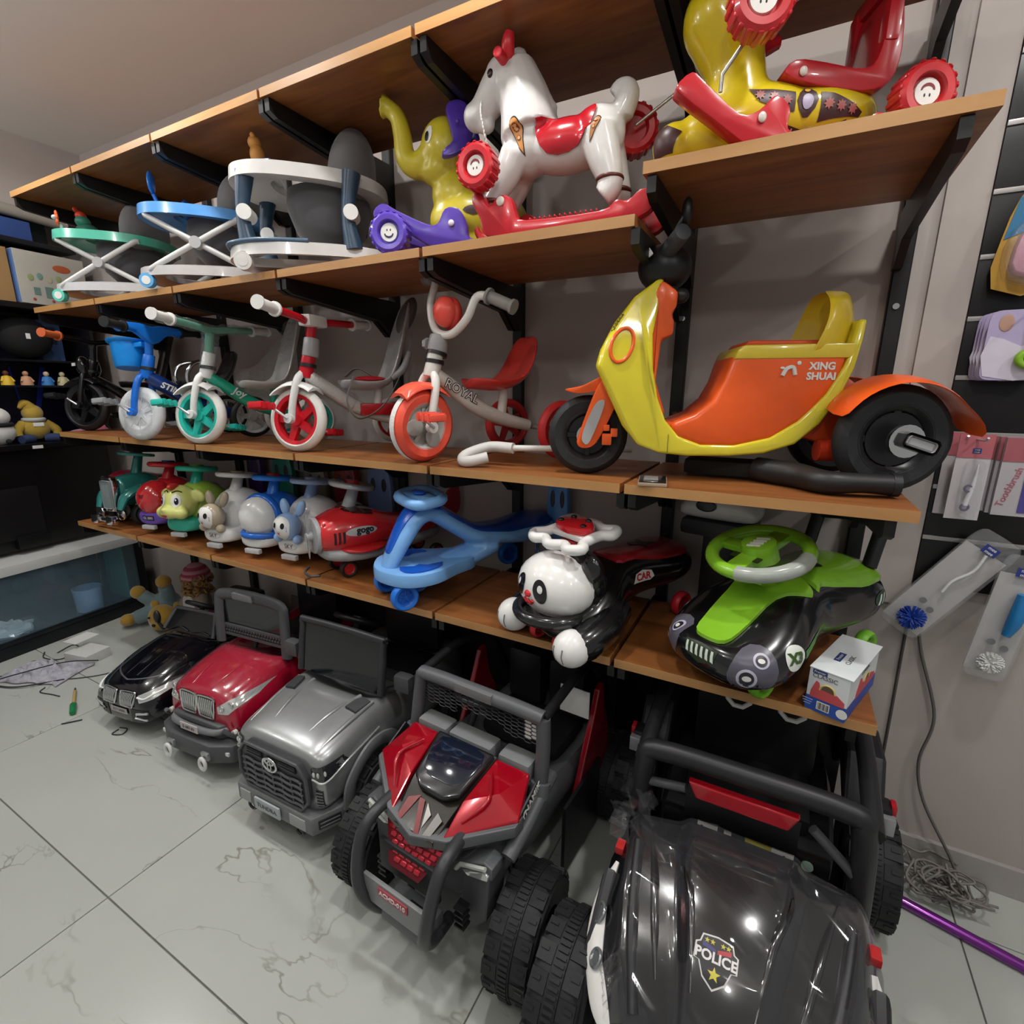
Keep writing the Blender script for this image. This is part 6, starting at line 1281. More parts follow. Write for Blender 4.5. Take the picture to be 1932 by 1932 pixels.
# ---- yellow and red rocker on the raised board
t = thing('animal_rocker', 'yellow animal rocker with red seat, red rails and folk-pattern decals', 'rocking toy', (3.055, .12, ZF), 24, 'animal rockers on the second shelf')
YB = mt('cdb61f', .25, coat=.35, name='rocker yellow')
bm = BM(); ellip(bm, (.18, 0, .1), (.16, .085, .075)); ellip(bm, (.3, 0, .1), (.13, .085, .07)); ellip(bm, (.08, 0, .07), (.09, .07, .065)); tube(bm, [(.13, 0, .12), (.12, 0, .2), (.1, 0, .26), (.09, 0, .29)], [.075, .062, .075, .078], 16, 5); ellip(bm, (.08, 0, .3), (.08, .078, .08)); ellip(bm, (.0, 0, .06), (.05, .05, .05))
yb = blob('animal_body', bm, YB, t, .007, 5, .4); by_ = bvh(yb)
bm = BM(); prism(bm, smoothpoly([(.2, .16), (.22, .185), (.28, .178), (.36, .165), (.385, .2), (.395, .3), (.41, .3), (.425, .2), (.41, .14), (.36, .125), (.26, .14)], 3), .15, axis='y'); obj('seat', bm, RR, t, 40, bevel=.01)
for s in (-1, 1): slab('backrest_post', (.4, s*.065, .27), (.028, .03, .12), RR, t, .01)
slab('backrest_bar', (.405, 0, .33), (.028, .16, .035), RR, t, .012); slab('backrest_bar', (.4, 0, .225), (.02, .13, .02), RR, t, .006)
ball('seat_bolt', (.235, -.078, .162), (.008, .004, .009), mt('cfc9c0', .3), t)
def folk(M, poly, nm):
    o = patch(nm, poly, mt('3d2120', .4), yb, M, by_, .0018, 3)
    return o
for s in (-1, 1):
    f = 1 if s < 0 else -1
    d = folk(face_M((.18, s*.12, .125), (0, s, .25)), [(f*-.05, .022), (f*.045, .012), (f*.045, -.026), (f*.01, -.024), (f*-.03, -.006)], 'flank_decal'); MM = face_M((.18, s*.12, .125), (0, s, .25))
    for k, x in enumerate((-.028, 0, .027)): patch('decal_flower', star(.011, 8, .6), mt('8e4a44', .4), d, MM @ T(f*x, .006-.006*k, 0), by_, .0034, 1)
    d2 = folk(face_M((.25, s*.12, .12), (0, s, .25)), oval(.021, .03, 10, 1.6), 'badge_decal'); patch('badge_figure', oval(.011, .015, 14), mt('9a8fa8', .4), d2, face_M((.25, s*.12, .118), (0, s, .25)), by_, .0034, 1); patch('badge_crown', oval(.006, .004, 10), mt('c99a3c', .4), d2, face_M((.25, s*.12, .142), (0, s, .25)), by_, .0034, 1)
    d3 = folk(face_M((.325, s*.12, .105), (.1, s, .25)), [(f*-.045, .03), (f*-.02, .024), (f*.045, -.006), (f*.04, -.014), (f*-.045, -.022)], 'flank_decal'); MM = face_M((.325, s*.12, .105), (.1, s, .25))
    for k, x in enumerate((-.03, -.005, .02)): patch('decal_flower', star(.011, 8, .6), mt('96504a', .4), d3, MM @ T(f*x, .004-.004*k, 0), by_, .0034, 1)
    ml = face_M((.25, s*.12, .06), (0, s, -.1)); d4 = folk(ml, [(-.09, .03), (-.05, .006), (0, -.004), (.05, -.003), (.085, .01), (.08, -.012), (.03, -.022), (-.03, -.02), (-.07, -.002)], 'name_band'); wraptext('name_lettering', 'Lets Play', .02, mt('e6dccb', .4), d4, ml @ T(.01, -.011, 0), by_, .0036, bold=.0003)
    P_ = [(-.03, .12), (.0, .145), (.03, .125), (.1, .07), (.14, .075), (.17, .1), (.2, .075), (.2, .04), (.24, .03), (.34, .03), (.36, .06), (.39, .06), (.4, .02), (.36, .002), (.22, .0), (.14, .004), (.05, .06), (-.01, .1)]
    bm = BM(); prism(bm, smoothpoly(P_, 3), .04, axis='y', off=s*.105); rk = obj('rocker_rail', bm, RR, t, 40, bevel=.01); ball('rail_bolt', (.145, s*.128, .06), (.008, .004, .01), mt('cfc9c0', .3), rk)
    rocker_wheel(t, (.11, s*.155, .235) if s < 0 else (-.075, .15, .16), .06, .05, 'b8242a', 0, -1, capside=(s,)); bar('axle_rod', [(.11, s*.13, .21), (.06, s*.12, .14), (.06, s*.118, .11)] if s < 0 else [(-.075, .12, .16), (.02, .1, .22), (.08, .09, .2)], .004, mt('a9a6a0', .3, .6), t, 8, 1)
    rocker_wheel(t, (.45, s*.12, .09), .055, .05, 'b8242a', 0, -1, capside=(s,)); rod('axle_rod', (.4, s*.1, .075), (.44, s*.105, .09), .004, mt('a9a6a0', .3, .6), t)
    ear_ = BM(); tube(ear_, [(.14, s*.07, .31), (.19, s*.09, .295), (.24, s*.1, .31)], [.02, .022, .014], 10, 5); obj('handle_horn', ear_, RR, t, 60)
ml = face_M((-.03, -.03, .055), (-.8, -.6, .1)); folk(ml, [(-.03, -.025), (-.03, .03), (.0, .04), (.035, .02), (.02, -.02)], 'chest_decal')
settle(t)
# ---- baby walkers
def walker(loc, rz, label, tray, basec, post, legs, castc, seatc='6d6b6c', scale=1.0):
    t = thing('baby_walker', label, 'baby walker', loc, rz, 'baby walkers on the second shelf', scale)
    B_ = mt(basec, .3, coat=.2); TR = mt(tray, .25, coat=.3)
    def uring(hx, hy, z, h_, wd, x0=0.0, tilt=0.0, e=2.6):
        bm = BM(); R = []
        N = 56
        for k in range(N):
            a = 2*PI*k/N; ca, sa = math.cos(a), math.sin(a); q = lambda s_: (x0+(hx*s_)*math.copysign(abs(ca)**(2/e), ca), (hy*s_)*math.copysign(abs(sa)**(2/e), sa))
            o1, i1 = q(1.0), q(1.0-wd/hx); zz = z-tilt*(o1[0])
            R.append([(o1[0], o1[1], zz), (o1[0]*.985+.015*x0, o1[1]*.985, zz+h_), ((o1[0]+i1[0])/2, (o1[1]+i1[1])/2, zz+h_*1.25), (i1[0], i1[1], zz+h_), (i1[0], i1[1], zz+h_*.4), ((o1[0]+i1[0])/2, (o1[1]+i1[1])/2, zz+h_*.1)])
        return rings(bm, R, False, True)
    obj('base_ring', uring(.275, .205, .045, .034, .085), B_, t, 60)
    obj('tray', uring(.245, .19, .26, .038, .12, -.01, .05), TR, t, 60)
    # seat: fabric sling and back
    bm = BM(); ellip(bm, (.12, 0, .335), (.075, .15, .13), None, 24, (0, 10, 0)); obj('seat_back', bm, mt(seatc, .9, sheen=.3), t)
    bm = BM(); lathe(bm, [(.13, .27), (.135, .22), (.11, .15), (.07, .11), (.0005, .1)], 24, T(.04, 0, 0)); obj('seat_sling', bm, mt('4f4d50', .9, sheen=.3), t, 60)
    for s in (-1, 1):
        for x in (-.2, .2):
            c = thing; cs = rod('caster_stem', (x, s*.165, .03), (x, s*.165, .055), .008, GREYP, t)
            bm = BM(); cyl(bm, (x, s*.165-.014, .026), (x, s*.165+.014, .026), .026, None, 20); obj('caster_wheel', bm, mt(castc, .3), cs, 40); bm = BM(); cyl(bm, (x, s*.165-.0155, .026), (x, s*.165+.0155, .026), .016, None, 16); obj('caster_hub', bm, WHITEP, cs, 40)
        if legs:
            L1 = bar('cross_leg', [(-.185, s*.13, .272), (-.16, s*.145, .25), (.16, s*.16, .085), (.19, s*.15, .065)], .011, mt('b9b8b6', .3), t, 10, 4); bar('cross_leg', [(.17, s*.15, .262), (.13, s*.16, .245), (-.15, s*.172, .085), (-.18, s*.16, .065)], .011, mt('c4c3c1', .3), t, 10, 4)
            bm = BM(); cyl(bm, (-.005, s*.145, .168), (-.005, s*.18, .168), .022, None, 20); obj('cross_hub', bm, GREYP, t, 40)
    if not legs:
        for x, y in ((-.19, -.12), (-.19, .12), (.13, -.175), (.13, .175)):
            bar('post', [(x, y, .07), (x-.012, y, .17), (x+.006, y, .285)], [.03, .02, .028], mt(post, .35), t, 10, 4); bm = BM(); cyl(bm, (x, y-.03, .17), (x, y+.03, .17), .022, None, 20); obj('post_knob', bm, WHITEP, t, 40)
        slab('storage_pan', (-.06, -.02, .035), (.26, .2, .03), WHITEP, t, .012); 
    return t, B_, TR
t, B_, TR = walker((1.77, .235, ZS), 38, 'white and navy baby walker with posts and grey padded seat', 'cfcdc9', 'cbc9c6', '2a4055', False, 'd5d3cf', scale=1.08)
bar('tray_stripe', [(-.1, -.15, .31), (-.2, -.1, .316), (-.235, 0, .318), (-.2, .1, .316), (-.1, .15, .31)], .008, mt('4a6076', .35), t, 8, 6)
bar('base_stripe', [(-.272, -.03, .082), (-.25, -.12, .085), (-.15, -.185, .085), (0, -.2, .085)], .007, mt('4a6076', .35), t, 8, 5)
pd = slab('toy_tray', (-.17, 0, .318), (.11, .16, .018), mt('d2d1ce', .3), t, .008); tb = ball('toy_bear', (-.17, -.01, .375), (.022, .025, .03), mt('b97f3a', .5), t); ball('toy_bear_head', (-.175, -.01, .408), (.02, .022, .02), mt('b97f3a', .5), tb); ball('toy_ear', (-.175, -.026, .424), .008, mt('b97f3a', .5), tb); ball('toy_ear', (-.175, .006, .424), .008, mt('b97f3a', .5), tb); rod('toy_stand', (-.17, -.01, .325), (-.17, -.01, .35), .016, WHITEP, tb)
settle(t)
t, B_, TR = walker((1.16, .23, ZS), 36, 'sky-blue baby walker with crossed metal legs and toy mirror', '4f8fcf', 'b4b2b0', '4f8fcf', True, '5fa4d8')
mm = bar('toy_stem', [(-.19, -.03, .3), (-.188, -.03, .34), (-.195, -.035, .37)], .008, mt('2467b8', .3), t, 8, 3); bm = BM(); ellip(bm, (-.197, -.036, .41), (.01, .026, .042)); obj('toy_mirror', bm, mt('2b74c4', .25), mm); ball('toy_figure', (-.12, .06, .345), (.02, .02, .04), mt('1d3f7a', .4), t); settle(t)
t, B_, TR = walker((.45, .225, ZS), 32, 'teal baby walker with orange flower toy and crossed legs', '4fa991', 'b6b6b8', '4fa991', True, '5fc0ab')
fs = bar('flower_stem', [(-.19, -.09, .3), (-.192, -.092, .34)], .007, mt('9fb8b0', .4), t, 8, 2); bm = BM()
for k in range(8): ellip(bm, (.02*math.cos(PI*k/4), 0, .02*math.sin(PI*k/4)), (.012, .006, .012), T(-.2, -.1, .365, rz=-50), 10)
obj('flower_petals', bm, mt('d9592a', .35), fs); ball('flower_centre', (-.204, -.108, .365), (.011, .011, .011), mt('9aa6a6', .4), fs)
dr = ball('toy_frog', (-.14, .0, .335), (.045, .05, .035), mt('3a7a68', .4), t); ball('toy_frog_head', (-.15, -.01, .375), (.03, .032, .026), mt('3a7a68', .4), dr); ball('toy_cap', (-.155, -.01, .4), (.022, .024, .02), mt('c23a22', .4), dr); ball('toy_bow', (-.165, -.02, .422), (.008, .02, .012), mt('c23a22', .4), dr); settle(t)
# ================================================================ right: slatwall with hanging packs
t = thing('slatwall_panel', 'black slatwall panel with silver rails holding packaged baby goods', 'slatwall', (3.737, WALL_Y, .945), 0)
for k in range(12):
    slab('slat', (.45, -.009, .0735+.147*k), (.9, .016, .143), mt('120f10', .35), t, .001)
    if k: slab('rail', (.45, -.016, .147*k), (.9, .01, .012), mt('a7a3a0', .3, .5), t, .002)
rod('slat_screw', (.11, -.017, .07), (.11, -.021, .07), .006, CHROME, t)
def pack(label, name, x0, x1, z0, z1, y, card, n=1, rz=0, thick=.004, film_=True, cat='pack', tilt=0):
    t = thing(name, label, cat, ((x0+x1)/2, y, z1), rz, 'packs hanging on the slatwall')
    wd, ht = x1-x0, z1-z0
    return t, wd, ht
BL = glassmat('e6e6ea', .1, .06, 'blister', .3, 30)
def hookbar(t, wd, ht, y=0.0): bar('hook', [(0, .0, -.012), (0, -.05, -.012), (0, -.065, -.004)], .003, mt('cfcfcf', .3, .6), t, 8, 3)
t, wd, ht = pack('yellow and blue carded toy with pink blister on the slatwall', 'carded_toy', 3.762, 3.88, 1.745, 1.975, .53, None)
bm = BM(); prism(bm, smoothpoly([(-wd/2, -ht), (wd/2, -ht), (wd/2, -.01), (wd*.3, 0), (-.01, 0), (-wd/2+.02, -.03), (-wd/2, -.12)], 2), .003, axis='y'); c_ = obj('card', bm, mt('b58a2c', .5), t, 20)
bm = BM(); prism(bm, [(-wd/2+.004, -.12), (-wd/2+.02, -.03), (0, -.004), (wd*.48, -.004), (wd*.48, -.05), (0, -.1)], .002, axis='y', off=-.0022); obj('card_print', bm, mt('2a6f96', .5), c_, 0)
bm = BM(); prism(bm, smoothpoly([(-.03, -.12), (0, -.1), (.05, -.1), (.055, -.2), (-.03, -.2)], 3), .03, axis='y', off=-.018); obj('toy', bm, mt('c88ea0', .4), t, 40, bevel=.006); bm = BM(); prism(bm, smoothpoly([(-.042, -.1), (.056, -.085), (.056, -.215), (-.042, -.215)], 3), .042, axis='y', off=-.022); obj('blister', bm, BL, t, 40, bevel=.006); text('card_lettering', 'BABY\nTOY', .016, mt('bcd3e0', .5), c_, face_M((.0, -.0036, -.035), (0, -1, 0)))
for k in range(4):
    if k == 3:
        t, wd, ht = pack('lilac teether card with green teether, foremost of its stack', 'carded_teether', 3.765, 3.9, 1.525, 1.69, .495, None)
    else: t, wd, ht = pack('lilac teether card stacked behind the foremost green teether card', 'carded_teether', 3.758+.002*k, 3.893+.002*k, 1.525, 1.69, .555-.018*k, None)
    bm = BM(); prism(bm, oval(wd/2, ht/2, 32, 8, (0, -ht/2)), .003, axis='y'); c_ = obj('card', bm, mt('aa9ec0', .5), t, 20)
    bm = BM(); prism(bm, smoothpoly([(-.06, -.06), (0, -.085), (.06, -.07), (.06, -.155), (-.06, -.155)], 2), .001, axis='y', off=-.0022); obj('card_print', bm, mt('c9c3d2', .5), c_, 0)
    if k == 3:
        bm = BM(); ellip(bm, (-.035, -.0025, -.03), (.014, .001, .02), None, 12); obj('printed_baby', bm, mt('b08a78', .6), c_); text('card_lettering', 'Toy', .024, mt('3a4a2c', .5), c_, face_M((.03, -.0036, -.032), (0, -1, 0)), bold=.0006)
        bm = BM(); torus(bm, (.02, -.014, -.115), .022, .009, axis='y', sy=.8); tube(bm, [(.035, -.014, -.1), (.055, -.014, -.06), (.06, -.014, -.05)], [.013, .012, .009], 10, 4); obj('teether', bm, mt('7fae2c', .35), t, 60)
        ball('teether_bead', (.02, -.014, -.115), (.013, .009, .012), mt('3a5a86', .3), t); hookbar(t, wd, ht)
def toothbrush(x0, y, rz, lab, car=True, n=1):
    t, wd, ht = pack(lab, 'toothbrush_pack', x0, x0+.072, 1.165, 1.39, y, None, rz=rz)
    bm = BM(); box(bm, (0, 0, -ht/2), (wd, .003, ht)); c_ = obj('card', bm, mt('bdb7ba', .5), t, 0)
    bm = BM(); box(bm, (0, -.002, -.03), (wd, .0015, .062)); hd = obj('header', bm, mt('b06068', .5), c_, 0); lg = slab('logo', (.004, -.0032, -.042), (.018, .001, .013), mt('2c3a72', .5), hd, 0); text('logo_lettering', 'mee\nmee', .006, WHITEP, lg, face_M((.004, -.0045, -.042), (0, -1, 0)), extrude=.0001)
    bm = BM(); prism(bm, oval(.022, .075, 24, 4, (.004, -.14)), .018, axis='y', off=-.012); obj('blister', bm, BL, t, 40)
    bar('brush_handle', [(.01, -.011, -.075), (.008, -.011, -.13), (.0, -.011, -.185)], [.002, .005, .007], mt('d9d6dc', .3), t, 8, 4)
    for z in (-.14, -.19): ring('toy_wheel', (.0, -.013, z), .008, .003, mt('4a3a6a', .4), t, 'y', n=16, m=6)
    hookbar(t, wd, ht); return t
toothbrush(3.745, .555, -8, 'pink-headed toothbrush pack, rearmost, hanging against the slatwall'); toothbrush(3.758, .505, 4, 'pink-headed toothbrush pack with purple toy wheels, hung in front')
for k in range(3):
    t, wd, ht = pack('stacked pink-headed cards reading toothbrush', 'toothbrush_card', 3.84+.006*k, 3.915+.006*k, 1.185, 1.385, .555-.022*k, None)
    bm = BM(); box(bm, (0, 0, -ht/2), (wd, .012, ht)); c_ = obj('card', bm, mt('b3adb2', .5), t, 0); bm = BM(); box(bm, (0, -.0068, -.03), (wd, .0015, .06)); obj('header', bm, mt('a05860', .5), c_, 0)
    if k == 2: text('card_lettering', 'Toothbrush', .022, mt('b0606c', .5), c_, face_M((-.012, -.0068, -.125), (0, -1, 0), (-1, 0, .25))); slab('printed_brush', (.022, -.0072, -.12), (.02, .001, .14), mt('4a4486', .5), c_, 0); slab('logo', (.02, -.0084, -.04), (.018, .001, .013), mt('2c3a72', .5), c_, 0)
def brushbag(lab, x, z, y, rot, col, L_, W_, brush='w'):
    t = thing('brush_bag', lab, 'pack', (x, y, z), 0, 'packs hanging on the slatwall', ry=rot)
    bm = BM(); prism(bm, oval(W_/2, L_/2, 28, 7, (0, -L_/2)), .012, axis='y'); obj('bag', bm, BL, t, 30, bevel=.003)
    bm = BM(); box(bm, (0, .004, -L_*.55), (W_*.9, .002, L_*.8)); obj('backing_card', bm, mt('b4b1b0', .6), t, 0); lg = slab('logo', (.0, -.0075, -.045), (.036, .001, .024), mt('2c3a86', .5), t, 0); text('logo_lettering', 'mee\nmee', .012, WHITEP, lg, face_M((0, -.0088, -.045), (0, -1, 0)), extrude=.0001, bold=.0002)
    bar('wire_handle', [(0, -.012, -.06), (.01, -.012, -.11), (-.004, -.012, -.16), (0, -.012, -.2)], .004, mt('d9dada', .3), t, 8, 4) if brush == 'b' else bar('brush_grip', [(.01, -.014, -.1), (.014, -.014, -.17), (.008, -.014, -.22)], [.012, .017, .01], mt(col, .35), t, 10, 4)
    bm = BM(); rng = random.Random(3)
    for k in range(140):
        a = rng.random()*6.283; b_ = rng.uniform(-1, 1); d = Vector((math.cos(a)*math.sqrt(1-b_*b_), math.sin(a)*math.sqrt(1-b_*b_)*.4, b_))*(.036 if brush == 'b' else .03); c0 = Vector((0, -.016, -L_+.055))
        tube(bm, [c0+d*.2, c0+d], [.003, .0022], 4, 1)
    o = obj('bristles', bm, mt(col if brush == 'b' else 'd6d6d4', .6), t, 0); o['kind'] = 'stuff'
    for k in range(2): bm = BM(); prism(bm, oval(.009, .009, 14), .001, T(.018-.03*k, -.0075, -L_+.1+.012*k), axis='y'); obj('printed_icon', bm, mt('77777a', .6), t, 0)
    return t
brushbag('clear bag with blue bristle bottle brush, hanging askew under the slatwall', 3.9, 1.12, .53, 32, '1d3f9c', .36, .12, 'b'); brushbag('clear bag with blue-handled white bottle brush below the slatwall', 3.95, 1.085, .5, 6, '2478b4', .36, .1, 'w')
# cables on the wall, loose wire pile, purple pole
tag(bar('wall_cable', [(3.755, WALL_Y-.006, .9), (3.79, WALL_Y-.012, .74), (3.852, WALL_Y-.02, .54), (3.84, WALL_Y-.02, .38), (3.87, WALL_Y-.03, .25), (3.96, WALL_Y-.05, .09), (3.99, WALL_Y-.07, .012)], .0045, mt('5f5b58', .6), None, 8, 8), 'thin grey cable hanging down the wall beside the shelving', 'cable')
tag(bar('corner_cable', [(3.745, WALL_Y-.005, .9), (3.752, WALL_Y-.005, .5), (3.76, WALL_Y-.006, .1), (3.78, WALL_Y-.01, .006)], .004, mt('4a4644', .6), None, 8, 3), 'dark cable running straight down the wall seam', 'cable')
bm = BM(); rng = random.Random(11)
for k in range(16):
    c0 = Vector((3.93+rng.uniform(-.06, .06), .47+rng.uniform(-.05, .05), .012+.004*k)); P_ = []; a0 = rng.random()*6.28; ex = rng.uniform(.6, 1.5)
    for j in range(7): a = a0+j*(.9 if k % 3 else .5); r_ = rng.uniform(.03, .09); P_.append((c0.x+r_*ex*math.cos(a), min(WALL_Y-.02, c0.y+r_*.7*math.sin(a)), max(.006, c0.z+rng.uniform(-.01, .03+.05*(j in (0, 6) and k % 4 == 0)))))
    tube(bm, P_, .0038, 6, 6)
o = tag(obj('wire_pile', bm, mt('7d7873', .55), None, 180), 'tangled pile of thin grey wires on the floor by the wall', 'wires'); o['kind'] = 'stuff'
t = thing('purple_pole', 'shiny purple metal pole lying on the floor by the wires', 'pole', (3.8, .39, 0), 0)
rod('tube', (0, 0, .0155), (.9, -.235, .0155), .015, mt('7a2a8c', .2, .6, coat=.5), t); rod('end_cap', (-.012, .003, .0155), (.004, -.001, .0155), .0153, mt('9c2a4a', .3), t)
tag(slab('dark_filler', (1.9, .544, .36), (1.7, .008, .72), mt('0e0e10', .7), None, .004), 'added dark sheet that blackens the space behind the ride-on cars', 'board'); tag(slab('dark_filler', (3.18, .544, .36), (.74, .008, .72), mt('0e0e10', .7), None, .004), 'added dark sheet that blackens the space behind the police buggy', 'board')  # made-up black sheets that darken the gaps below the ride-on shelf
t = thing('cardboard_sheet', 'greyish-brown cardboard sheet standing behind the red off-roader', 'cardboard', (1.15, .534, .0), 0); slab('sheet', (0, 0, .26), (.3, .008, .2), mt('6f6460', .7), t, 0); slab('sheet_base', (0, 0, .08), (.3, .008, .16), mt('5f5652', .7), t, 0)

# ================================================================ left: glass tank, display rack and small goods
t = thing('glass_tank', 'long low glass-fronted black tank with white lid', 'tank', (-.4, 0, 0), 6.5)
slab('plinth', (-.24, -.57, .035), (.5, 2.08, .07), mt('0e1116', .4), t, .004); slab('lid', (-.24, -.57, .503), (.54, 2.1, .055), mt('c4c6c4', .4), t, .004)
slab('front_sill', (-.01, -.57, .085), (.03, 2.08, .03), mt('14171c', .3), t, .003); slab('corner_post', (-.02, .47, .29), (.045, .05, .44), mt('0b0b0d', .4), t, .004); slab('end_panel', (-.25, .49, .29), (.5, .012, .44), mt('10181e', .3), t, .002)
slab('back_panel', (-.48, -.57, .28), (.012, 2.06, .4), mt('16212c', .4), t, .002); slab('tank_floor', (-.24, -.57, .078), (.46, 2.06, .015), mt('27384c', .25), t, .002)
bm = BM(); box(bm, (-.004, -.57, .29), (.006, 2.05, .38)); obj('glass_pane', bm, glassmat('9fc4d6', .12, .02, 'tank glass'), t, 0); bm = BM(); box(bm, (-.12, .38, .29), (.2, .008, .38)); obj('side_glass', bm, glassmat('4fb4c0', .4, .03, 'teal glass'), t, 0)
bm = BM(); prism(bm, [(.0, .2), (.06, .09), (.0, .09)], .03, T(-.03, .42, 0, rz=90), axis='y'); obj('corner_bracket', bm, mt('0d0d0f', .4), t, 20)
t = thing('plastic_cup', 'pale blue plastic tub inside the glass tank', 'tub', (-.52, .17, .0875), 0)
bm = BM(); lathe(bm, [(.0005, 0), (.07, 0), (.078, .15), (.073, .15), (.066, .006), (.0005, .006)], 28); obj('tub', bm, mt('8fb6e6', .4), t, 50)
t = thing('crumpled_film', 'crumpled clear plastic lying in the glass tank', 'film', (-.5, -.28, .087), 0); bm = BM(); ellip(bm, (0, 0, .03), (.1, .16, .045), None, 24)
for v in bm.verts: v.co += Vector((NZ.noise(v.co*25), NZ.noise(v.co*25+Vector((9, 0, 0))), NZ.noise(v.co*25+Vector((0, 9, 0)))))*.03; v.co.z = max(v.co.z, .001)
obj('film', bm, mt('b9d2e2', .15, coat=.5), t, 0)
# dark panel behind, rack with shelves
t = thing('display_rack', 'black open display rack with blue printed back and shelves', 'rack', (-.52, 0, .555), 6.5)
slab('lower_panel', (-.06, -.35, .29), (.03, 1.66, .58), mt('0d0c0d', .35), t, .003); slab('panel_box', (-.035, -.2, .22), (.03, .5, .3), mt('141314', .4), t, .006); slab('panel_box', (-.03, -.02, .05), (.04, .16, .08), mt('0a0a0b', .4), t, .004)
slab('shelf', (-.12, -.36, .605), (.34, 1.62, .03), mt('0e0d0e', .3), t, .002); slab('shelf', (-.14, -.36, .945), (.24, 1.6, .012), mt('151820', .15), t, .001); slab('shelf', (-.14, -.36, 1.09), (.24, 1.6, .012), mt('101014', .3), t, .001); slab('shelf', (-.12, -.36, 1.385), (.34, 1.62, .03), mt('0e0d0e', .4), t, .002)
slab('back_panel', (-.3, -.36, 1.0), (.02, 1.62, .84), mt('0c0e2c', .4), t, .002); slab('side_panel', (-.12, .45, 1.0), (.34, .02, .82), mt('0d0d10', .4), t, .002); slab('price_label', (.052, .06, .602), (.003, .05, .018), WHITEP, t, 0)
for (y0, z0, y1, z1, w_) in ((-.1, 1.06, .06, .63, .012), (-.3, 1.06, -.14, .63, .02), (.33, 1.06, .22, .64, .016), (.16, 1.06, .2, .64, .006)): bar('light_streak', [(-.287, y0, z0), (-.287, y1, z1)], w_, mt('2b3fc0', .5), t, 6, 1, flat=(.15, 1))
slab('upper_panel', (-.2, -.36, 1.68), (.03, 1.62, .12), mt('0f1014', .4), t, .003); slab('upper_shelf', (-.1, -.36, 1.725), (.3, 1.62, .025), mt('101218', .4), t, .003); slab('upper_back', (-.22, -.36, 1.98), (.03, 1.62, .5), mt('12262c', .5), t, .003); slab('back_board', (-.26, -.36, 1.5), (.02, 1.62, .3), mt('2a241e', .6), t, .002)
RX = -.52
def rk(y, z, dx=-.08): return (-.52+dx-.113*y, y, z)
zs = .555+.62
t = thing('panda_plush', 'white panda plush toy with black band, seen from behind on the rack', 'plush toy', rk(-.06, zs), 0)
ball('body', (0, 0, .07), (.075, .08, .075), mt('c9c6c2', .95, sheen=.4), t); ball('head', (0, -.01, .155), (.07, .08, .06), mt('d2cfcb', .95, sheen=.4), t); ring('band', (0, -.005, .112), .072, .012, mt('17171a', .9), t); ball('tail', (.076, .02, .02), .014, mt('17171a', .9), t)
t = thing('hooded_doll', 'soft doll in mustard hoodie and pointed hat sitting with its back turned', 'doll', rk(.12, zs), 0)
ball('body', (0, 0, .08), (.055, .07, .065), mt('a08331', .95, sheen=.3), t); ball('hood', (0, 0, .17), (.045, .05, .05), mt('a88a35', .95, sheen=.3), t); bar('hat_point', [(0, -.01, .2), (0, -.03, .225), (.01, -.06, .2)], [.035, .025, .008], mt('a88a35', .95), t, 10, 4); ring('collar', (0, 0, .132), .045, .012, mt('a7aaa8', .9), t)
for s in (-1, 1): bar('arm', [(0, s*.05, .11), (.02, s*.09, .07), (.03, s*.09, .04)], [.026, .024, .02], mt('a08331', .95), t, 10, 4); bar('leg', [(.02, s*.03, .025), (.05, s*.09, .022)], [.026, .024], mt('2c3a5e', .9), t, 10, 1)
slab('hoodie_print', (.0535, 0, .105), (.004, .05, .022), WHITEP, t, .001)
t = thing('pink_plush', 'pink plush toy lying beside the black tricycle', 'plush toy', rk(.34, zs, -.02), 0); ball('body', (0, 0, .03), (.06, .09, .035), mt('b07a9c', .95, sheen=.4), t); ball('head', (.02, .09, .05), (.045, .05, .045), mt('a8506a', .95, sheen=.4), t)
zf = .555+.951
for y, c1, c2, lab in ((.03, 'c9a52c', '5a2f1e', 'small figurine in yellow coat on the glass shelf'), (.12, 'b98a6a', 'b98a6a', 'small tan seated figurine on the glass shelf'), (.22, '2f6fae', 'c9b49c', 'small figurine in blue robe on the glass shelf'), (.3, 'b9b08a', 'c9c09a', 'small pale teapot-shaped figurine on the glass shelf')):
    t = thing('figurine', lab, 'figurine', rk(y, zf, -.06), 0, 'figurines on the glass shelf'); bm = BM(); lathe(bm, [(.0005, 0), (.03, 0), (.028, .02), (.016, .05), (.0005, .056)], 18); obj('body', bm, mt(c1, .6), t, 60); ball('head', (0, 0, .066), (.014, .014, .015), mt(c2, .6), t)
    for s in (-1, 1): bar('arm', [(.0, s*.014, .045), (.014, s*.028, .02)], [.008, .006], mt(c1, .6), t, 8, 1)
zt = .555+1.402
t = thing('brown_carton', 'plain brown cardboard carton on top of the rack', 'carton', rk(.02, zt, -.06), 0); slab('carton', (0, 0, .14), (.16, .2, .28), mt('8f6f45', .7), t, .002); slab('tape', (.0805, 0, .14), (.001, .04, .28), mt('a58a5c', .4), t, 0)
t = thing('printed_box', 'white printed box with small green product pictures on the rack', 'box', rk(.3, zt, -.03), 6.5); slab('box', (0, 0, .14), (.16, .34, .28), mt('a9a59c', .6), t, .002); FX = .0812
slab('box_side_print', (0, -.1712, .14), (.15, .002, .27), mt('5d7ab0', .6), t, 0); bm = BM(); ellip(bm, (FX, .05, .21), (.001, .045, .02), None, 20); lg = obj('logo_oval', bm, mt('a8522c', .6), t)
for k in range(6): bm = BM(); ellip(bm, (FX, -.11+.045*k, .14+.012*(k % 2)), (.001, .015, .018), None, 14); obj('product_picture', bm, mt(('8f9a6a', '6f8f86', 'a8a48a')[k % 3], .6), t)
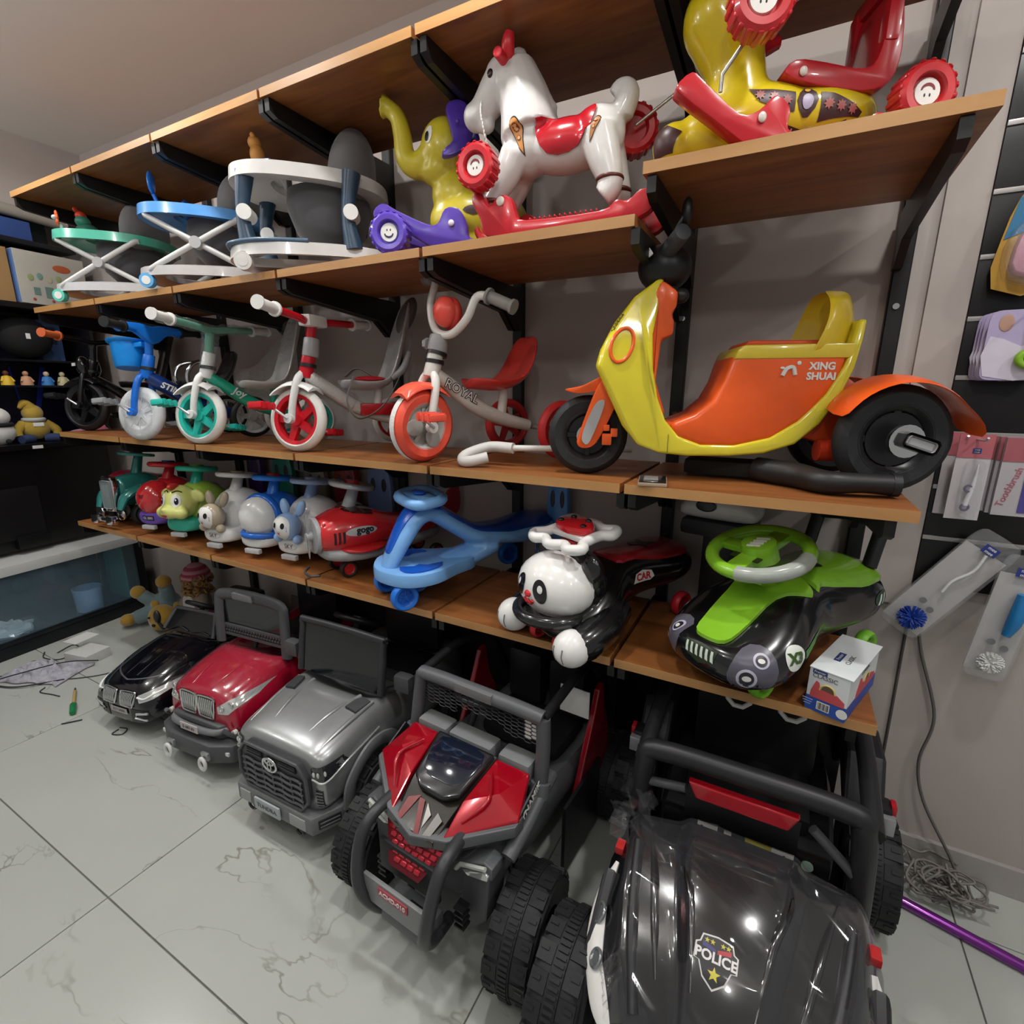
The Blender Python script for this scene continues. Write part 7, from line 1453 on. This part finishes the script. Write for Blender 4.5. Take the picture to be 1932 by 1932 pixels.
for k in range(3): slab('product_picture', (FX, -.09+.06*k, .07), (.001, .03+.01*(k == 1), .04+.02*(k == 1)), mt('5f7a72', .6), t, 0)
for k in range(2): bm = BM(); ellip(bm, (FX, -.11+.09*k, .025), (.001, .008, .008), None, 12); obj('printed_icon', bm, mt('a03a3a', .6), t)
zu = .555+1.739
t = thing('blue_box', 'long blue box on the upper ledge of the rack', 'box', rk(.0, zu, -.06), 6.5); slab('box', (0, 0, .05), (.16, .5, .1), mt('2f4a86', .5), t, .002); slab('box_label', (.0812, -.02, .055), (.001, .12, .06), mt('6a86bc', .5), t, 0)
tag(bar('rolled_sheet', [(-.5, -.6, 2.42+.03), (-.54, 0, 2.45), (-.585, .45, 2.435)], .032, mt('9c948a', .7), None, 14, 2), 'beige rolled sheet lying on boxes at the top of the rack', 'roll')
t = thing('black_bag', 'black rounded bag hanging in the rack opening', 'bag', rk(.16, .555+1.105, -.08), 0); bm = BM(); ellip(bm, (0, 0, .115), (.08, .13, .115)); obj('bag', bm, mt('0b0a0b', .8), t); slab('tag', (.081, -.01, .12), (.003, .02, .03), WHITEP, t, 0)
for y, z, c, lab in ((-.02, .12, '5f86c0', 'pale blue folded carton behind the black bag'), (.32, .12, '4a6a9c', 'blue window carton behind the orange tricycle grip')):
    t = thing('blue_carton', lab, 'carton', rk(y, .555+1.1, -.2), 0); slab('carton', (0, 0, .12), (.08, .11, .24), mt(c, .5), t, .002); slab('carton_window', (.041, 0, .15), (.002, .06, .1), mt('2c3a50', .3), t, 0)
# ================================================================ floor: plush bear, doll and litter
t = thing('plush_bear', 'yellow plush bear in grey-blue suit lying with limbs raised', 'plush toy', (-.05, .36, 0), 20)
PY = mt('a8832f', .95, sheen=.5, name='yellow plush'); PB_ = mt('6f8488', .95, sheen=.4, name='grey-blue plush')
bm = BM(); ellip(bm, (.06, -.06, .1), (.085, .075, .085)); ellip(bm, (.085, -.12, .085), (.045, .04, .035)); hd = blob('head', bm, PY, t, .008, 5, .5)
for s in (-1, 1): ball('eye', (.07+s*.035, -.135, .13), .007, mt('1b1512', .3), hd, None, 10); ball('ear', (.06+s*.08, -.02, .165), (.03, .018, .03), PY, hd)
ball('nose', (.085, -.16, .095), (.012, .008, .009), mt('1b1512', .3), hd)
bm = BM(); ellip(bm, (-.02, .06, .12), (.09, .1, .1)); tube(bm, [(-.05, .03, .15), (-.1, .0, .2), (-.12, -.01, .225)], [.045, .04, .04], 12, 3); tube(bm, [(.02, .05, .18), (.03, .03, .25), (.03, .02, .28)], [.045, .042, .042], 12, 3); tube(bm, [(-.08, .0, .1), (-.15, -.05, .075)], [.05, .045], 12, 1); tube(bm, [(.08, .08, .12), (.16, .07, .15)], [.045, .04], 12, 1); obj_b = blob('body', bm, PB_, t, .008, 5, .5)
for c, r in (((-.135, -.015, .24), (.042, .042, .042)), ((.03, .018, .31), (.045, .042, .042)), ((-.185, -.07, .07), (.045, .045, .038)), ((.19, .065, .16), (.04, .04, .042))): ball('paw', c, r, PY, t)
settle(t, 0)
t = thing('curly_doll', 'doll with striped pink knit hat, curly blond hair and pink skirt', 'doll', (.29, .42, 0), 0)
bm = BM(); ellip(bm, (0, 0, .22), (.075, .06, .1)); tube(bm, [(-.05, -.01, .27), (-.1, -.04, .2), (-.1, -.06, .14)], [.035, .03, .024], 10, 3); tube(bm, [(.05, -.01, .27), (.1, -.04, .2), (.1, -.06, .14)], [.035, .03, .024], 10, 3); blob('body', bm, mt('8c7f72', .9), t, .008, 4, .5)
bm = BM(); lathe(bm, [(.06, .17), (.09, .12), (.125, .03), (.12, .0), (.0005, .0)], 26)
for v in bm.verts: v.co += Vector((NZ.noise(v.co*18), NZ.noise(v.co*18+Vector((4, 0, 0))), 0))*.02
obj('skirt', bm, mt('c04a78', .85), t, 60); ball('sleeve', (.075, -.03, .21), (.04, .03, .05), mt('a3747c', .9), t); ball('apron', (-.02, -.055, .2), (.06, .02, .08), mt('c9c2ba', .9), t)
ball('head', (0, 0, .36), (.06, .06, .06), mt('c99f80', .7), t); bm = BM(); rng = random.Random(5)
for k in range(70):
    a = rng.random()*6.283; z = rng.uniform(.28, .39); r_ = .064+.012*rng.random(); torus(bm, (0, 0, 0), .014, .006, T(r_*math.cos(a), r_*math.sin(a), z, rx=rng.uniform(0, 180), ry=rng.uniform(0, 180)), 10, 5)
o = obj('curly_hair', bm, mt('9c7440', .7), t, 60); o['kind'] = 'stuff'
for k in range(5): bm = BM(); a0 = .0+.018*k; lathe(bm, [(.078*math.cos(math.asin(min(.999, a0/.09))), .375+a0), (.08*math.cos(math.asin(min(.999, (a0+.009)/.09)))+.002, .375+a0+.009), (.078*math.cos(math.asin(min(.999, (a0+.018)/.0905))), .375+a0+.018)], 24, cap=(k == 4)); obj('hat_stripe', bm, mt('a8455a' if k % 2 else 'c98a94', .95), t, 60)
settle(t, 0)
t = thing('white_carton', 'small white open cardboard box on the floor by the tank', 'carton', (.02, -.08, 0), 12); slab('tray', (0, 0, .028), (.17, .13, .055), mt('c6c7c4', .7), t, .002); slab('flap', (-.11, .05, .085), (.1, .13, .003), mt('d2d3d0', .7), t, 0, T(0, 0, 0, ry=0) @ T(0, 0, 0))
t = thing('cloth_bundle', 'crumpled grey patterned cloth lying on the floor', 'cloth', (.0, -.27, 0), 25); bm = BM(); G = []
for i in range(25):
    row = []
    for j in range(19):
        u, v_ = i/24-.5, j/18-.5; row.append(bm.verts.new((u*.36+.03*NZ.noise((u*4, v_*4, 1)), v_*.2*(1+.5*NZ.noise((u*3, 2, 0)))+.03*NZ.noise((u*5, v_*3, 7)), .006+.11*abs(NZ.noise((u*7, v_*6, 0)))*(1-abs(2*u)**4)*(1-abs(2*v_)**4))))
    G.append(row)
for i in range(24):
    for j in range(18): bm.faces.new((G[i][j], G[i+1][j], G[i+1][j+1], G[i][j+1]))
obj('cloth', bm, mt('a9a8b2', .9, bump=.6, bscale=60, var=.5), t, 180, solid=.002); bar('drawstring', [(-.2, -.1, .004), (-.05, -.09, .05), (.1, .02, .06), (.22, .1, .03)], .003, mt('26262a', .7), t, 6, 6); bar('hem_cord', [(-.15, -.13, .006), (.0, -.14, .01), (.17, -.06, .01)], .004, mt('2a2a30', .7), t, 6, 5)
t = thing('screwdriver', 'screwdriver with green handle lying on the floor', 'screwdriver', (.49, -.335, 0), 63); rod('handle', (.0, 0, .014), (.085, 0, .014), .014, mt('1f7a4a', .3), t, .012, 10, .004); rod('shaft', (-.14, 0, .014), (.0, 0, .014), .006, mt('b59a5a', .4), t, .007, 10); rod('tip', (-.17, 0, .014), (-.14, 0, .014), .003, mt('3a3a3c', .4, .5), t, .006, 8); rod('collar', (-.004, 0, .014), (.01, 0, .014), .009, mt('b06a4a', .4), t); settle(t, 0); t.rotation_euler.z = math.radians(-24)
tag(bar('cable_tie', [(.6, -.425, .003), (.62, -.4, .004), (.645, -.365, .003)], .0035, mt('222224', .5), None, 6, 3), 'short black cable tie on the floor near the screwdriver', 'cable tie')
tag(bar('floor_wire', [(-.25, -.5, .003), (-.1, -.33, .003), (.05, -.3, .004), (.2, -.22, .003), (.3, -.1, .003), (.25, -.02, .003)], .0035, mt('3c3c3e', .5), None, 6, 8), 'long thin dark wire crossing the floor past the cloth', 'wire'); tag(bar('floor_wire', [(-.28, -.17, .003), (-.2, -.2, .003), (-.1, -.16, .004), (-.14, -.06, .004), (-.24, -.05, .003), (-.2, -.14, .006)], .003, mt('303032', .5), None, 6, 8), 'looped dark wire on the floor beside the tank', 'wire')
tag(bar('floor_wire', [(.17, -.33, .003), (.2, -.36, .003), (.28, -.34, .003), (.33, -.33, .003)], .003, mt('303032', .5), None, 6, 6), 'short bent wire end on the floor below the cloth', 'wire'); tag(bar('floor_wire', [(.86, -.31, .003), (.9, -.3, .003), (.92, -.33, .003), (.88, -.35, .003), (.87, -.32, .004)], .0028, mt('303032', .5), None, 6, 6), 'tiny curled wire on the floor under the black roadster', 'wire')
